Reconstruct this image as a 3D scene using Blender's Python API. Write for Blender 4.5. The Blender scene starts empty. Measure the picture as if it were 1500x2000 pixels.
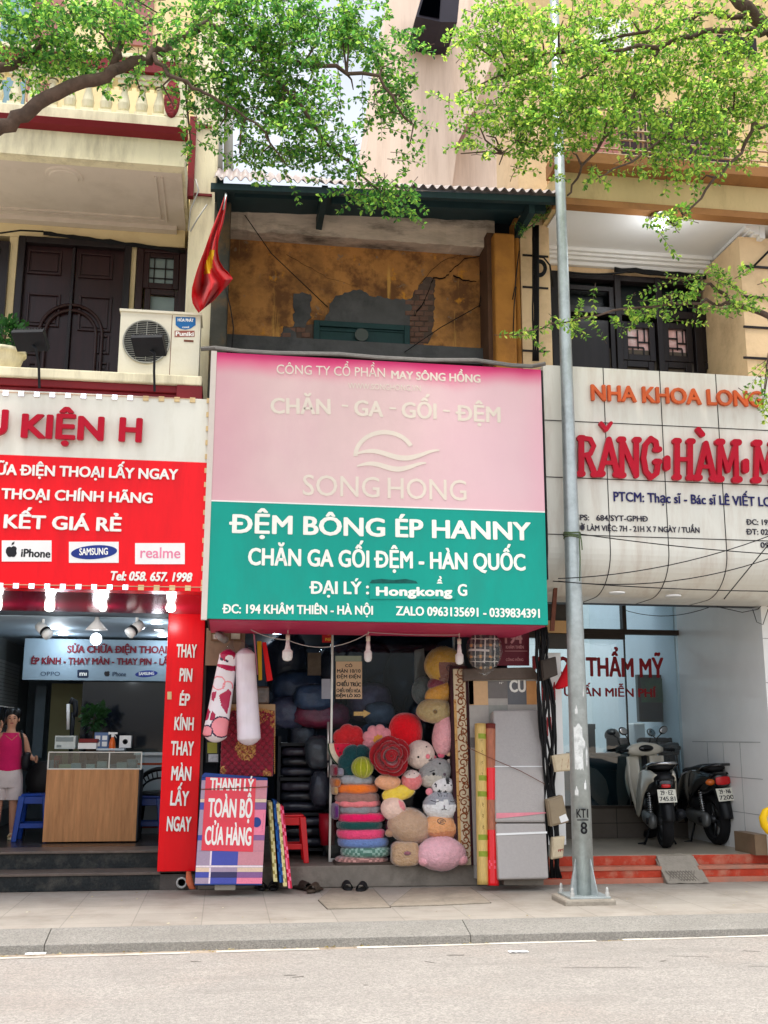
import bpy, math, random
import numpy as np
from mathutils import Vector, Matrix, noise as mnoise
R = math.radians
random.seed(7)
C = bpy.context.scene.collection
SC = bpy.context.scene

# ---------------------------------------------------------------- camera, world, sun, exposure
FPX, PITCH, YAW, ROLL = 2090.0, R(11.89), R(8.3), R(.2)
CAM = Vector((-1.44, -10.09, 1.39))
def _basis():
    cy, sy, cp, sp = math.cos(YAW), math.sin(YAW), math.cos(PITCH), math.sin(PITCH)
    f = Vector((sy*cp, cy*cp, sp)); r = Vector((cy, -sy, 0)); u = r.cross(f)
    c, s = math.cos(ROLL), math.sin(ROLL)
    return f, c*r + s*u, -s*r + c*u
CF, CR, CU = _basis()
cam = bpy.data.cameras.new('camera'); camo = bpy.data.objects.new('camera', cam); C.objects.link(camo)
cam.sensor_fit = 'VERTICAL'; cam.sensor_height = 24; cam.lens = 24*FPX/2000
cam.clip_start = .1; cam.clip_end = 2000
camo.matrix_world = Matrix(((CR.x, CU.x, -CF.x, CAM.x), (CR.y, CU.y, -CF.y, CAM.y), (CR.z, CU.z, -CF.z, CAM.z), (0, 0, 0, 1)))
SC.camera = camo
W = bpy.data.worlds.new('World'); SC.world = W; W.use_nodes = True
SUN_EL, SUN_AZ = R(76), R(200)      # azimuth clockwise from +Y: almost overhead, veiled by cloud
nt = W.node_tree; bg = nt.nodes['Background']
sky = nt.nodes.new('ShaderNodeTexSky'); sky.sky_type = 'NISHITA'; sky.sun_disc = False
sky.sun_elevation = SUN_EL; sky.sun_rotation = SUN_AZ; sky.air_density = 1.0; sky.dust_density = 3.0
hs = nt.nodes.new('ShaderNodeHueSaturation'); hs.inputs['Saturation'].default_value = .32
tc = nt.nodes.new('ShaderNodeTexCoord'); cn = nt.nodes.new('ShaderNodeTexNoise'); cn.inputs['Scale'].default_value = 2.6; cn.inputs['Detail'].default_value = 7
cr = nt.nodes.new('ShaderNodeValToRGB'); cr.color_ramp.elements[0].position = .38; cr.color_ramp.elements[0].color = (1.0, 1.06, 1.14, 1)
cr.color_ramp.elements[1].position = .66; cr.color_ramp.elements[1].color = (1.95, 1.92, 1.86, 1)
mx = nt.nodes.new('ShaderNodeMix'); mx.data_type = 'RGBA'; mx.blend_type = 'MULTIPLY'; mx.inputs[0].default_value = 1
nt.links.new(sky.outputs[0], hs.inputs['Color']); nt.links.new(tc.outputs['Generated'], cn.inputs['Vector']); nt.links.new(cn.outputs[0], cr.inputs[0])
nt.links.new(hs.outputs[0], mx.inputs[6]); nt.links.new(cr.outputs[0], mx.inputs[7]); nt.links.new(mx.outputs[2], bg.inputs['Color'])
bg.inputs['Strength'].default_value = .14
sun = bpy.data.lights.new('sun', 'SUN'); suno = bpy.data.objects.new('sun', sun); C.objects.link(suno)
sun.energy = 2.6; sun.angle = R(18); sun.color = (1, .95, .87)
suno.rotation_euler = Vector((-math.sin(SUN_AZ)*math.cos(SUN_EL), -math.cos(SUN_AZ)*math.cos(SUN_EL), -math.sin(SUN_EL))).to_track_quat('-Z', 'Y').to_euler()
suno.location = (0, -6, 14)
SC.view_settings.view_transform = 'Standard'; SC.view_settings.look = 'None'
SC.view_settings.exposure = .7; SC.view_settings.gamma = 1; SC.view_settings.use_curve_mapping = False
SC.cycles.max_bounces = 8; SC.cycles.transparent_max_bounces = 16; SC.cycles.caustics_reflective = False; SC.cycles.caustics_refractive = False
SC.cycles.use_denoising = True; SC.cycles.sample_clamp_indirect = 4

# ---------------------------------------------------------------- measuring: photograph pixel -> place in the world
def ray(px, py): return CF*FPX + CR*(px-750) - CU*(py-1000)
def at(px, py, Y):
    d = ray(px, py); return CAM + d*((Y-CAM.y)/d.y)
def gr(px, py, Z=0):
    d = ray(px, py); return CAM + d*((Z-CAM.z)/d.z)
def zat(px, py, Y): return at(px, py, Y).z
def xat(px, py, Y): return at(px, py, Y).x
class Pl:                                # a plane: origin o, normal n towards the viewer
    def __init__(s, o, n): s.o = Vector(o); s.n = Vector(n).normalized()
    def hit(s, px, py, d=0):
        r = ray(px, py); t = (s.o-CAM).dot(s.n)/r.dot(s.n); return CAM + r*t + s.n*d
def FY(Y): return Pl((0, Y, 0), (0, -1, 0))
def plane3(a, b, c):
    n = (b-a).cross(c-a).normalized()
    if n.y > 0: n = -n
    return Pl(a, n)

# ---------------------------------------------------------------- materials
def lin(c):
    if isinstance(c, str): c = [int(c[i:i+2], 16) for i in (0, 2, 4)]
    return tuple(((v/255)/12.92 if v/255 <= .04045 else ((v/255+.055)/1.055)**2.4) for v in c)
MATS = {}
def mat(name, col, rough=.6, var=.12, scale=5, bump=0, bscale=60, metal=0, coat=0, dirt=None, damt=.4, dscale=2.5, stretch=None, spec=.22, emit=0, trans=0, sheen=0):
    if name in MATS: return MATS[name]
    m = bpy.data.materials.new(name); m.use_nodes = True; t = m.node_tree; b = t.nodes['Principled BSDF']; L = t.links.new
    c = lin(col); b.inputs['Roughness'].default_value = rough; b.inputs['Metallic'].default_value = metal
    b.inputs['Specular IOR Level'].default_value = spec; b.inputs['Coat Weight'].default_value = coat; b.inputs['Coat Roughness'].default_value = .12
    if sheen: b.inputs['Sheen Weight'].default_value = sheen
    tcn = t.nodes.new('ShaderNodeTexCoord'); vec = tcn.outputs['Object']
    if stretch:
        mp = t.nodes.new('ShaderNodeMapping'); mp.inputs['Scale'].default_value = stretch; L(vec, mp.inputs[0]); vec = mp.outputs[0]
    n = t.nodes.new('ShaderNodeTexNoise'); n.inputs['Scale'].default_value = scale; n.inputs['Detail'].default_value = 7; n.inputs['Roughness'].default_value = .65; L(vec, n.inputs['Vector'])
    rp = t.nodes.new('ShaderNodeMapRange'); rp.inputs[1].default_value = .3; rp.inputs[2].default_value = .7; L(n.outputs[0], rp.inputs[0])
    mxn = t.nodes.new('ShaderNodeMix'); mxn.data_type = 'RGBA'; L(rp.outputs[0], mxn.inputs[0])
    mxn.inputs[6].default_value = tuple(v*(1-var) for v in c)+(1,); mxn.inputs[7].default_value = tuple(min(1, v*(1+var)) for v in c)+(1,)
    out = mxn.outputs[2]
    if dirt:
        n2 = t.nodes.new('ShaderNodeTexNoise'); n2.inputs['Scale'].default_value = dscale; n2.inputs['Detail'].default_value = 9; n2.inputs['Roughness'].default_value = .7; L(vec, n2.inputs['Vector'])
        r2 = t.nodes.new('ShaderNodeMapRange'); r2.inputs[1].default_value = .48; r2.inputs[2].default_value = .68; r2.inputs[4].default_value = damt; L(n2.outputs[0], r2.inputs[0])
        m2 = t.nodes.new('ShaderNodeMix'); m2.data_type = 'RGBA'; L(r2.outputs[0], m2.inputs[0]); L(out, m2.inputs[6]); m2.inputs[7].default_value = lin(dirt)+(1,); out = m2.outputs[2]
    L(out, b.inputs['Base Color'])
    if bump:
        n3 = t.nodes.new('ShaderNodeTexNoise'); n3.inputs['Scale'].default_value = bscale; n3.inputs['Detail'].default_value = 5; L(vec, n3.inputs['Vector'])
        bp = t.nodes.new('ShaderNodeBump'); bp.inputs['Strength'].default_value = bump; bp.inputs['Distance'].default_value = .02; L(n3.outputs[0], bp.inputs['Height']); L(bp.outputs[0], b.inputs['Normal'])
        if coat: L(bp.outputs[0], b.inputs['Coat Normal'])
    if emit:
        b.inputs['Emission Color'].default_value = c+(1,); b.inputs['Emission Strength'].default_value = emit
    if trans:
        tr = t.nodes.new('ShaderNodeBsdfTranslucent'); L(out, tr.inputs[0]); ms = t.nodes.new('ShaderNodeMixShader'); ms.inputs[0].default_value = trans
        o = t.nodes['Material Output']; L(b.outputs[0], ms.inputs[1]); L(tr.outputs[0], ms.inputs[2]); L(ms.outputs[0], o.inputs[0])
    m.diffuse_color = c+(1,)
    MATS[name] = m; return m
def glass(name, tint, refl=.08, rough=.0, wave=0):
    if name in MATS: return MATS[name]
    m = bpy.data.materials.new(name); m.use_nodes = True; t = m.node_tree; L = t.links.new; t.nodes.remove(t.nodes['Principled BSDF'])
    tr = t.nodes.new('ShaderNodeBsdfTransparent'); tr.inputs[0].default_value = lin(tint)+(1,)
    gl = t.nodes.new('ShaderNodeBsdfGlossy'); gl.inputs['Roughness'].default_value = rough; gl.inputs[0].default_value = (.95, .98, 1, 1)
    fr = t.nodes.new('ShaderNodeFresnel'); fr.inputs[0].default_value = 1.5
    ad = t.nodes.new('ShaderNodeMath'); ad.inputs[1].default_value = refl; ad.use_clamp = True; L(fr.outputs[0], ad.inputs[0])
    ge = t.nodes.new('ShaderNodeNewGeometry'); iv = t.nodes.new('ShaderNodeMath'); iv.operation = 'SUBTRACT'; iv.inputs[0].default_value = 1; L(ge.outputs['Backfacing'], iv.inputs[1])
    fm = t.nodes.new('ShaderNodeMath'); fm.operation = 'MULTIPLY'; L(ad.outputs[0], fm.inputs[0]); L(iv.outputs[0], fm.inputs[1]); ad = fm
    if wave:
        tcn = t.nodes.new('ShaderNodeTexCoord'); n3 = t.nodes.new('ShaderNodeTexNoise'); n3.inputs['Scale'].default_value = 26 if wave > .2 else 1.5; n3.inputs['Detail'].default_value = 4; L(tcn.outputs['Object'], n3.inputs['Vector'])
        bp = t.nodes.new('ShaderNodeBump'); bp.inputs['Strength'].default_value = wave; bp.inputs['Distance'].default_value = .05; L(n3.outputs[0], bp.inputs['Height']); L(bp.outputs[0], gl.inputs['Normal'])
    ms = t.nodes.new('ShaderNodeMixShader'); L(ad.outputs[0], ms.inputs[0]); L(tr.outputs[0], ms.inputs[1]); L(gl.outputs[0], ms.inputs[2]); L(ms.outputs[0], t.nodes['Material Output'].inputs[0])
    MATS[name] = m; return m
def emi(name, col, s): return mat(name, col, rough=.4, var=0, emit=s)

# ---------------------------------------------------------------- mesh collecting
class MB:
    def __init__(s): s.v = []; s.f = []; s.mi = []; s.m = 0
    def poly(s, pts):
        i = len(s.v); s.v += [tuple(p) for p in pts]; s.f.append(tuple(range(i, i+len(pts)))); s.mi.append(s.m); return s
    def raw(s, vs, fs):
        i = len(s.v); s.v += [tuple(p) for p in vs]; s.f += [tuple(k+i for k in f) for f in fs]; s.mi += [s.m]*len(fs); return s
    def box(s, x0, x1, y0, y1, z0, z1):
        x0, x1 = sorted((x0, x1)); y0, y1 = sorted((y0, y1)); z0, z1 = sorted((z0, z1))
        return s.raw([(x0,y0,z0),(x1,y0,z0),(x1,y1,z0),(x0,y1,z0),(x0,y0,z1),(x1,y0,z1),(x1,y1,z1),(x0,y1,z1)],
                     [(0,3,2,1),(4,5,6,7),(0,1,5,4),(1,2,6,5),(2,3,7,6),(3,0,4,7)])
    def prism(s, pts, off):              # closed polygon swept by a vector
        off = Vector(off); n = len(pts); a = [Vector(p) for p in pts]
        return s.raw(a+[p+off for p in a], [tuple(range(n)), tuple(range(2*n-1, n-1, -1))]+[(i, i+n, (i+1) % n+n, (i+1) % n) for i in range(n)])
    def px(s, pl, pts, d0=0, d1=-.02):   # polygon measured on a plane, with a real thickness
        return s.prism([pl.hit(x, y, d0) for x, y in pts], pl.n*(d1-d0))
    def pxr(s, pl, x0, y0, x1, y1, d0=0, d1=-.02): return s.px(pl, [(x0,y0),(x1,y0),(x1,y1),(x0,y1)], d0, d1)
    def tube(s, pts, r, n=8, cap=True):
        pts = [Vector(p) for p in pts]; N = len(pts); rs = r if isinstance(r, (list, tuple)) else [r]*N
        t0 = (pts[1]-pts[0]).normalized(); up = Vector((0, 0, 1)) if abs(t0.z) < .9 else Vector((1, 0, 0)); a = t0.cross(up).normalized(); vs = []
        for i in range(N):
            t = ((pts[min(i+1, N-1)]-pts[max(i-1, 0)])).normalized(); a = (a-t*a.dot(t)); a = a.normalized() if a.length > 1e-6 else t.orthogonal().normalized(); b = t.cross(a)
            vs += [pts[i]+(a*math.cos(2*math.pi*k/n)+b*math.sin(2*math.pi*k/n))*rs[i] for k in range(n)]
        fs = [(i*n+k, i*n+(k+1) % n, (i+1)*n+(k+1) % n, (i+1)*n+k) for i in range(N-1) for k in range(n)]
        if cap: fs += [tuple(range(n-1, -1, -1)), tuple((N-1)*n+k for k in range(n))]
        return s.raw(vs, fs)
    def cyl(s, a, b, r0, r1=None, n=16): return s.tube([a, b], [r0, r0 if r1 is None else r1], n)
    def lathe(s, c, prof, n=20, M=None): # profile (radius, height) round a vertical axis at c
        c = Vector(c); vs = []
        for r, h in prof:
            for k in range(n):
                p = Vector((r*math.cos(2*math.pi*k/n), r*math.sin(2*math.pi*k/n), h)); vs.append(c+(M @ p if M else p))
        P = len(prof); fs = [(i*n+k, i*n+(k+1) % n, (i+1)*n+(k+1) % n, (i+1)*n+k) for i in range(P-1) for k in range(n)]
        fs += [tuple(range(n-1, -1, -1)), tuple((P-1)*n+k for k in range(n))]
        return s.raw(vs, fs)
    def ell(s, c, rad, M=None, nu=20, nv=12, fn=None, e=1.0, e2=1.0):  # (super)ellipsoid; fn(u,v)->radius scale
        c = Vector(c); vs = []; sg = lambda x, p: math.copysign(abs(x)**p, x)
        for j in range(nv+1):
            v = -math.pi/2+math.pi*j/nv
            for i in range(nu):
                u = 2*math.pi*i/nu; k = fn(u, v) if fn else 1
                p = Vector((rad[0]*sg(math.cos(v), e)*sg(math.cos(u), e2), rad[1]*sg(math.cos(v), e)*sg(math.sin(u), e2), rad[2]*sg(math.sin(v), e)))*k
                vs.append(c+(M @ p if M else p))
        return s.raw(vs, [(j*nu+i, j*nu+(i+1) % nu, (j+1)*nu+(i+1) % nu, (j+1)*nu+i) for j in range(nv) for i in range(nu)])
    def loft(s, secs, n=16, e=.7, cap=True):  # sections (centre, half width vector, half height vector)
        vs = []; sg = lambda x: math.copysign(abs(x)**e, x)
        for c, a, b in secs:
            c, a, b = Vector(c), Vector(a), Vector(b); vs += [c+a*sg(math.cos(2*math.pi*k/n))+b*sg(math.sin(2*math.pi*k/n)) for k in range(n)]
        N = len(secs); fs = [(i*n+k, i*n+(k+1) % n, (i+1)*n+(k+1) % n, (i+1)*n+k) for i in range(N-1) for k in range(n)]
        if cap: fs += [tuple(range(n-1, -1, -1)), tuple((N-1)*n+k for k in range(n))]
        return s.raw(vs, fs)
    def grid(s, nu, nv, fn, close=False):
        vs = [fn(i/(nu-1), j/(nv-1)) for j in range(nv) for i in range(nu)]
        return s.raw(vs, [(j*nu+i, j*nu+i+1, (j+1)*nu+i+1, (j+1)*nu+i) for j in range(nv-1) for i in range(nu-1)])
    def build(s, name, ms, parent=None, smooth=False, bev=0, base=None, sub=0, solid=0):
        me = bpy.data.meshes.new(name); o = bpy.data.objects.new(name, me); C.objects.link(o)
        org = Vector((0, 0, 0))
        if parent is not None: org = wloc(parent)
        elif base is not None: org = Vector(base); o.location = org
        me.from_pydata([(p[0]-org.x, p[1]-org.y, p[2]-org.z) for p in s.v], [], s.f)
        for m in (ms if isinstance(ms, (list, tuple)) else [ms]): me.materials.append(m)
        me.polygons.foreach_set('material_index', s.mi)
        if smooth: me.polygons.foreach_set('use_smooth', [True]*len(s.f))
        me.update()
        if parent is not None: o.parent = parent
        if solid: q = o.modifiers.new('solid', 'SOLIDIFY'); q.thickness = solid; q.offset = 0
        if bev: q = o.modifiers.new('bevel', 'BEVEL'); q.width = bev; q.segments = 2; q.limit_method = 'ANGLE'; q.angle_limit = R(40)
        if sub: q = o.modifiers.new('sub', 'SUBSURF'); q.levels = sub; q.render_levels = sub
        if smooth and (bev or solid) and not sub: fix_normals(o)
        return o
def fix_normals(o):
    q = o.modifiers.new('normals', 'WEIGHTED_NORMAL'); q.keep_sharp = True
def wloc(o):
    p = Vector((0, 0, 0))
    while o is not None: p += o.location; o = o.parent
    return p
def tag(o, label, cat, group=None):
    o['label'] = label; o['category'] = cat
    if group: o['group'] = group
    return o
def thing(name, label, cat, loc=(0, 0, 0), group=None):
    o = bpy.data.objects.new(name, None); C.objects.link(o); o.location = loc; o.empty_display_size = .1
    return tag(o, label, cat, group)
def struct(o, kind='structure'): o['kind'] = kind; return o
def rot(ax, deg): return Matrix.Rotation(R(deg), 3, ax)
def dup(root, loc, rotz=None, label=None):
    r = root.copy(); C.objects.link(r); r.location = loc
    if rotz is not None: r.rotation_euler[2] = rotz
    if label: r['label'] = label
    for ch in list(root.children):
        c = ch.copy(); C.objects.link(c); c.parent = r
        for g in list(ch.children): d = g.copy(); C.objects.link(d); d.parent = c
    return r

# ---------------------------------------------------------------- lettering
_cap = {}
def text_mesh(body, res=3, shear=0, space=1):
    if 'Đ' in body:                      # the barred D: a plain D and its bar
        plain = body.replace('Đ', 'D'); v, f = text_mesh(plain, res, shear, space); d, _ = text_mesh('D', res, shear); wd = d[:, 0].max()-d[:, 0].min(); V, Fc = [v], list(f); n = len(v)
        for i, ch in enumerate(body):
            if ch != 'Đ': continue
            q, _ = text_mesh(plain[:i+1], res, shear, space); xl_ = q[:, 0].max()-wd; a, b, c, e = xl_-.1, xl_+.3, .31, .39
            V.append(np.array([(a,c,-.5),(b,c,-.5),(b,e,-.5),(a,e,-.5),(a,c,.503),(b,c,.503),(b,e,.503),(a,e,.503)])); Fc += [tuple(k+n for k in t) for t in ((4,5,6,7),(0,1,5,4),(1,2,6,5),(2,3,7,6),(3,0,4,7))]; n += 8
        return np.vstack(V), Fc
    c = bpy.data.curves.new('letters', 'FONT'); c.body = body; c.resolution_u = res; c.shear = shear; c.space_character = space; c.extrude = .5
    o = bpy.data.objects.new('letters', c); C.objects.link(o); dg = bpy.context.evaluated_depsgraph_get(); me = bpy.data.meshes.new_from_object(o.evaluated_get(dg))
    v = np.zeros(len(me.vertices)*3); me.vertices.foreach_get('co', v); v = v.reshape(-1, 3); f = [tuple(p.vertices) for p in me.polygons]
    bpy.data.objects.remove(o); bpy.data.curves.remove(c); bpy.data.meshes.remove(me); return v, f
def letters(mb, body, pl, p0, p1, cap, d0=0, depth=.004, bold=0, shear=0, space=1, res=3, fat=1):
    """words on a plane: baseline from photograph point p0 to p1, capitals `cap` pixels tall; bold = stroke growth as a share of the cap height"""
    if 'H' not in _cap: v, f = text_mesh('H'); _cap['H'] = v[:, 1].max()
    a, b, c = pl.hit(*p0), pl.hit(*p1), pl.hit(p0[0], p0[1]-cap)
    u = (b-a).normalized(); w = pl.n.cross(u); h = abs((c-a).dot(w)); v, f = text_mesh(body, res, shear, space)
    x0, x1 = v[:, 0].min(), v[:, 0].max(); sx = ((b-a).length-1.2*bold*h)/(x1-x0); sy = h*(1-2*bold*.6)/_cap['H']; fat = fat*min(1, max(.35, sx/sy))
    offs = [(0, 0)] if not bold else [(0, 0)]+[(math.cos(t)*bold*h*fat, math.sin(t)*bold*h*.6) for t in [k*math.pi/4+.3 for k in range(8)]]
    for i, (ox, oy) in enumerate(offs):
        q = []
        for x, y, z in v: q.append(a+u*((x-x0)*sx+bold*h*fat+ox)+w*(y*sy+oy+bold*h*.6)+pl.n*(d0+(depth+(z-.5)*.02 if z > 0 else 0)-i*.00012))
        mb.raw(q, f)
    return mb
def lettering(parent, m, pl, lines, d0=.002, depth=.004, name='lettering'):
    mb = MB()
    for ln in lines: letters(mb, ln[0], pl, ln[1], ln[2], ln[3], d0, depth, **(ln[4] if len(ln) > 4 else {}))
    return mb.build(name, m, parent)
def bp(mb, Y, x0, y0, x1, y1, front=.02, back=.02):     # upright box: sides from pixel columns, top and bottom from pixel rows
    xm, ym = (x0+x1)/2, (y0+y1)/2
    return mb.box(xat(x0, ym, Y), xat(x1, ym, Y), Y-front, Y+back, zat(xm, y1, Y), zat(xm, y0, Y))
def frame(mb, Y, x0, y0, x1, y1, w, front=.02, back=0):  # four bars of a frame, w metres wide
    xm, ym = (x0+x1)/2, (y0+y1)/2; a, b, c, d = xat(x0, ym, Y), xat(x1, ym, Y), zat(xm, y1, Y), zat(xm, y0, Y)
    mb.box(a, a+w, Y-front, Y+back, c, d); mb.box(b-w, b, Y-front, Y+back, c, d)
    mb.box(a+w, b-w, Y-front, Y+back, c, c+w); return mb.box(a+w, b-w, Y-front, Y+back, d-w, d)

# ---------------------------------------------------------------- materials of the setting
cream = mat('cream_paint', (230, 221, 190), .75, .06, 3, .1, 30, dirt=(146, 134, 108), damt=.5, dscale=2.2, stretch=(2.2, 2.2, .45))
yellowp = mat('yellow_paint', (224, 206, 162), .75, .06, 3, .1, 30, dirt=(150, 125, 80), damt=.25)
peach = mat('peach_paint', (222, 192, 152), .75, .07, 3, .1, 30, dirt=(140, 105, 70), damt=.4, dscale=2)
ochre2 = mat('tan_paint', (206, 182, 134), .75, .08, 3, .15, 30, dirt=(110, 80, 50), damt=.5, dscale=1.6, stretch=(1, 1, .35))
brownband = mat('brown_cornice', (150, 105, 62), .7, .1, 4, .1, 30, dirt=(90, 66, 45), damt=.5)
redtrim = mat('red_trim', (118, 28, 34), .5, .1, 4, .08, 30)
soffit = mat('soffit_paint', (212, 200, 188), .8, .04, 2, .05, 30, dirt=(170, 155, 140), damt=.3)
whitep = mat('white_paint', (225, 224, 222), .7, .03, 2)
darkwood = mat('dark_wood', (40, 18, 19), .35, .3, 3, .05, 80, stretch=(8, 8, .6), coat=.15)
blackwood = mat('black_wood', (28, 22, 24), .35, .3, 3, .05, 80, stretch=(8, 8, .6), coat=.1)
winedoor = mat('faded_red_wood', (150, 100, 96), .6, .15, 4, .05, 60)
greenpaint = mat('green_metal', (26, 58, 58), .5, .2, 4, .08, 40, dirt=(14, 30, 32), damt=.5)
darkmetal = mat('dark_metal', (34, 36, 40), .45, .15, 6, metal=.3)
steel = mat('galvanised', (176, 184, 184), .42, .12, 14, .05, 60, metal=.55, dirt=(140, 146, 146), damt=.5, dscale=9)
alu = mat('aluminium', (196, 194, 188), .38, .06, 8, metal=.7)
rust = mat('rusty_steel', (112, 66, 50), .75, .25, 12, .2, 60)
rubber = mat('black_cable', (16, 16, 18), .55, .2, 8)
pvc = mat('grey_pvc', (176, 176, 172), .5, .08, 6)
stone = mat('grey_stone', (128, 120, 110), .85, .2, 5, .35, 18, dirt=(80, 74, 66), damt=.6, dscale=3)
granite = mat('black_granite', (34, 38, 40), .32, .55, 60, dirt=(96, 92, 84), damt=.5, dscale=7)
granedge = mat('granite_tread', (104, 92, 84), .4, .2, 12, dirt=(60, 56, 52), damt=.5)
redtile = mat('red_tile', (182, 62, 40), .4, .15, 9, .08, 40, dirt=(190, 150, 125), damt=.55, dscale=6)
cement = mat('cement', (150, 142, 130), .9, .12, 8, .4, 40, dirt=(116, 108, 98), damt=.5)
tilewhite = mat('white_wall_tile', (236, 236, 234), .22, .03, 3)
tilegrey = mat('grey_wall_tile', (96, 88, 80), .3, .1, 5)
floorlight = mat('pale_floor', (168, 158, 142), .3, .1, 5, dirt=(120, 112, 100), damt=.4)
floordark = mat('dark_floor', (60, 56, 54), .25, .15, 4)
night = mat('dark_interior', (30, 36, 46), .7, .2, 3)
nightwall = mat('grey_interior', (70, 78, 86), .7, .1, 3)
clearglass = glass('clear_glass', (232, 240, 242), .02)
skyglass = glass('reflecting_glass', (236, 246, 250), .07, wave=.015)
darkglass = glass('dark_glass', (60, 72, 84), .05)
film = glass('plastic_film', (240, 245, 250), .0, rough=.05, wave=1.0)
toyfilm = glass('thin_film', (253, 254, 255), .01, rough=.1, wave=1.0)

def paving_mat(name, col, bw, bh, mortar, joint):
    m = mat(name, col, .85, .08, 3, .25, 70, dirt=(124, 112, 100), damt=.55, dscale=1.3); t = m.node_tree; b = t.nodes['Principled BSDF']
    src = b.inputs['Base Color'].links[0].from_socket
    br = t.nodes.new('ShaderNodeTexBrick'); br.offset = 0; br.inputs['Scale'].default_value = 1; br.inputs['Mortar Size'].default_value = mortar; br.inputs['Mortar Smooth'].default_value = .3
    br.inputs['Brick Width'].default_value = bw; br.inputs['Row Height'].default_value = bh; br.inputs['Color1'].default_value = (1, 1, 1, 1); br.inputs['Color2'].default_value = (.9, .9, .9, 1); br.inputs['Mortar'].default_value = (joint,)*3+(1,)
    tcn = t.nodes.new('ShaderNodeTexCoord'); t.links.new(tcn.outputs['Object'], br.inputs['Vector'])
    mm = t.nodes.new('ShaderNodeMix'); mm.data_type = 'RGBA'; mm.blend_type = 'MULTIPLY'; mm.inputs[0].default_value = 1
    t.links.new(src, mm.inputs[6]); t.links.new(br.outputs[0], mm.inputs[7]); t.links.new(mm.outputs[2], b.inputs['Base Color']); return m
def speckle_mat(name, col, col2, scale, patch, pamt):
    m = mat(name, col, .9, .1, 2.2, .6, 130, dirt=patch, damt=pamt, dscale=.5); t = m.node_tree; b = t.nodes['Principled BSDF']
    src = b.inputs['Base Color'].links[0].from_socket; tcn = t.nodes.new('ShaderNodeTexCoord')
    v = t.nodes.new('ShaderNodeTexVoronoi'); v.inputs['Scale'].default_value = scale; t.links.new(tcn.outputs['Object'], v.inputs['Vector'])
    mr = t.nodes.new('ShaderNodeMapRange'); mr.inputs[1].default_value = 0; mr.inputs[2].default_value = 1; mr.inputs[3].default_value = .0; mr.inputs[4].default_value = .75
    sp = t.nodes.new('ShaderNodeSeparateColor'); t.links.new(v.outputs['Color'], sp.inputs[0]); t.links.new(sp.outputs[0], mr.inputs[0])
    mm = t.nodes.new('ShaderNodeMix'); mm.data_type = 'RGBA'; t.links.new(mr.outputs[0], mm.inputs[0]); t.links.new(src, mm.inputs[6]); mm.inputs[7].default_value = lin(col2)+(1,)
    mp = t.nodes.new('ShaderNodeMapping'); mp.inputs['Scale'].default_value = (.35, 2.4, 1); t.links.new(tcn.outputs['Object'], mp.inputs[0]); n4 = t.nodes.new('ShaderNodeTexNoise'); n4.inputs['Scale'].default_value = 2.2; n4.inputs['Detail'].default_value = 9; n4.inputs['Roughness'].default_value = .72; t.links.new(mp.outputs[0], n4.inputs[0])
    r4 = t.nodes.new('ShaderNodeMapRange'); r4.inputs[1].default_value = .52; r4.inputs[2].default_value = .72; r4.inputs[4].default_value = .6; t.links.new(n4.outputs[0], r4.inputs[0])
    m4 = t.nodes.new('ShaderNodeMix'); m4.data_type = 'RGBA'; t.links.new(r4.outputs[0], m4.inputs[0]); t.links.new(mm.outputs[2], m4.inputs[6]); m4.inputs[7].default_value = tuple(v*.62 for v in lin(col))+(1,)
    t.links.new(m4.outputs[2], b.inputs['Base Color']); return m
pavem = paving_mat('paving', (160, 153, 143), .52, .42, .005, .72)
roadm = speckle_mat('asphalt', (166, 160, 153), (124, 120, 115), 90, (168, 151, 139), .45)
kerbm = speckle_mat('kerb_granite', (150, 146, 139), (114, 112, 107), 110, (136, 130, 122), .4)
gutterm = mat('gutter', (160, 146, 130), .9, .12, 4, .4, 60, dirt=(96, 86, 74), damt=.6, dscale=3)
linem = mat('road_paint', (196, 190, 180), .8, .08, 10, .2, 60, dirt=(150, 143, 134), damt=.95, dscale=2.5)

# ---------------------------------------------------------------- the setting
struct(MB().poly([(-200, -200, -.125), (200, -200, -.125), (200, 200, -.125), (-200, 200, -.125)]).build('ground', gutterm))
ya, yb = gr(0, 1873, -.11), gr(1500, 1829, -.11); sl = (yb.y-ya.y)/(yb.x-ya.x); ye = lambda x: ya.y+(x-ya.x)*sl
struct(MB().poly([(-60, -16, -.11), (60, -16, -.11), (60, ye(60), -.11), (-60, ye(-60), -.11)]).build('road', roadm))
random.seed(31); lm_ = MB(); x = -12.0
while x < 12:                            # worn edge line with broken, uneven paint
    w = random.uniform(.12, .3); a, b_ = random.uniform(-.022, -.008), random.uniform(.03, .055)
    if random.random() > .12: lm_.poly([(x, ye(x)+a, -.106), (x+w, ye(x+w)+a+random.uniform(-.004, .004), -.106), (x+w, ye(x+w)+b_, -.106), (x, ye(x)+b_+random.uniform(-.004, .004), -.106)])
    x += w+.001
struct(lm_.build('road_marking', linem))
cm = MB()
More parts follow.
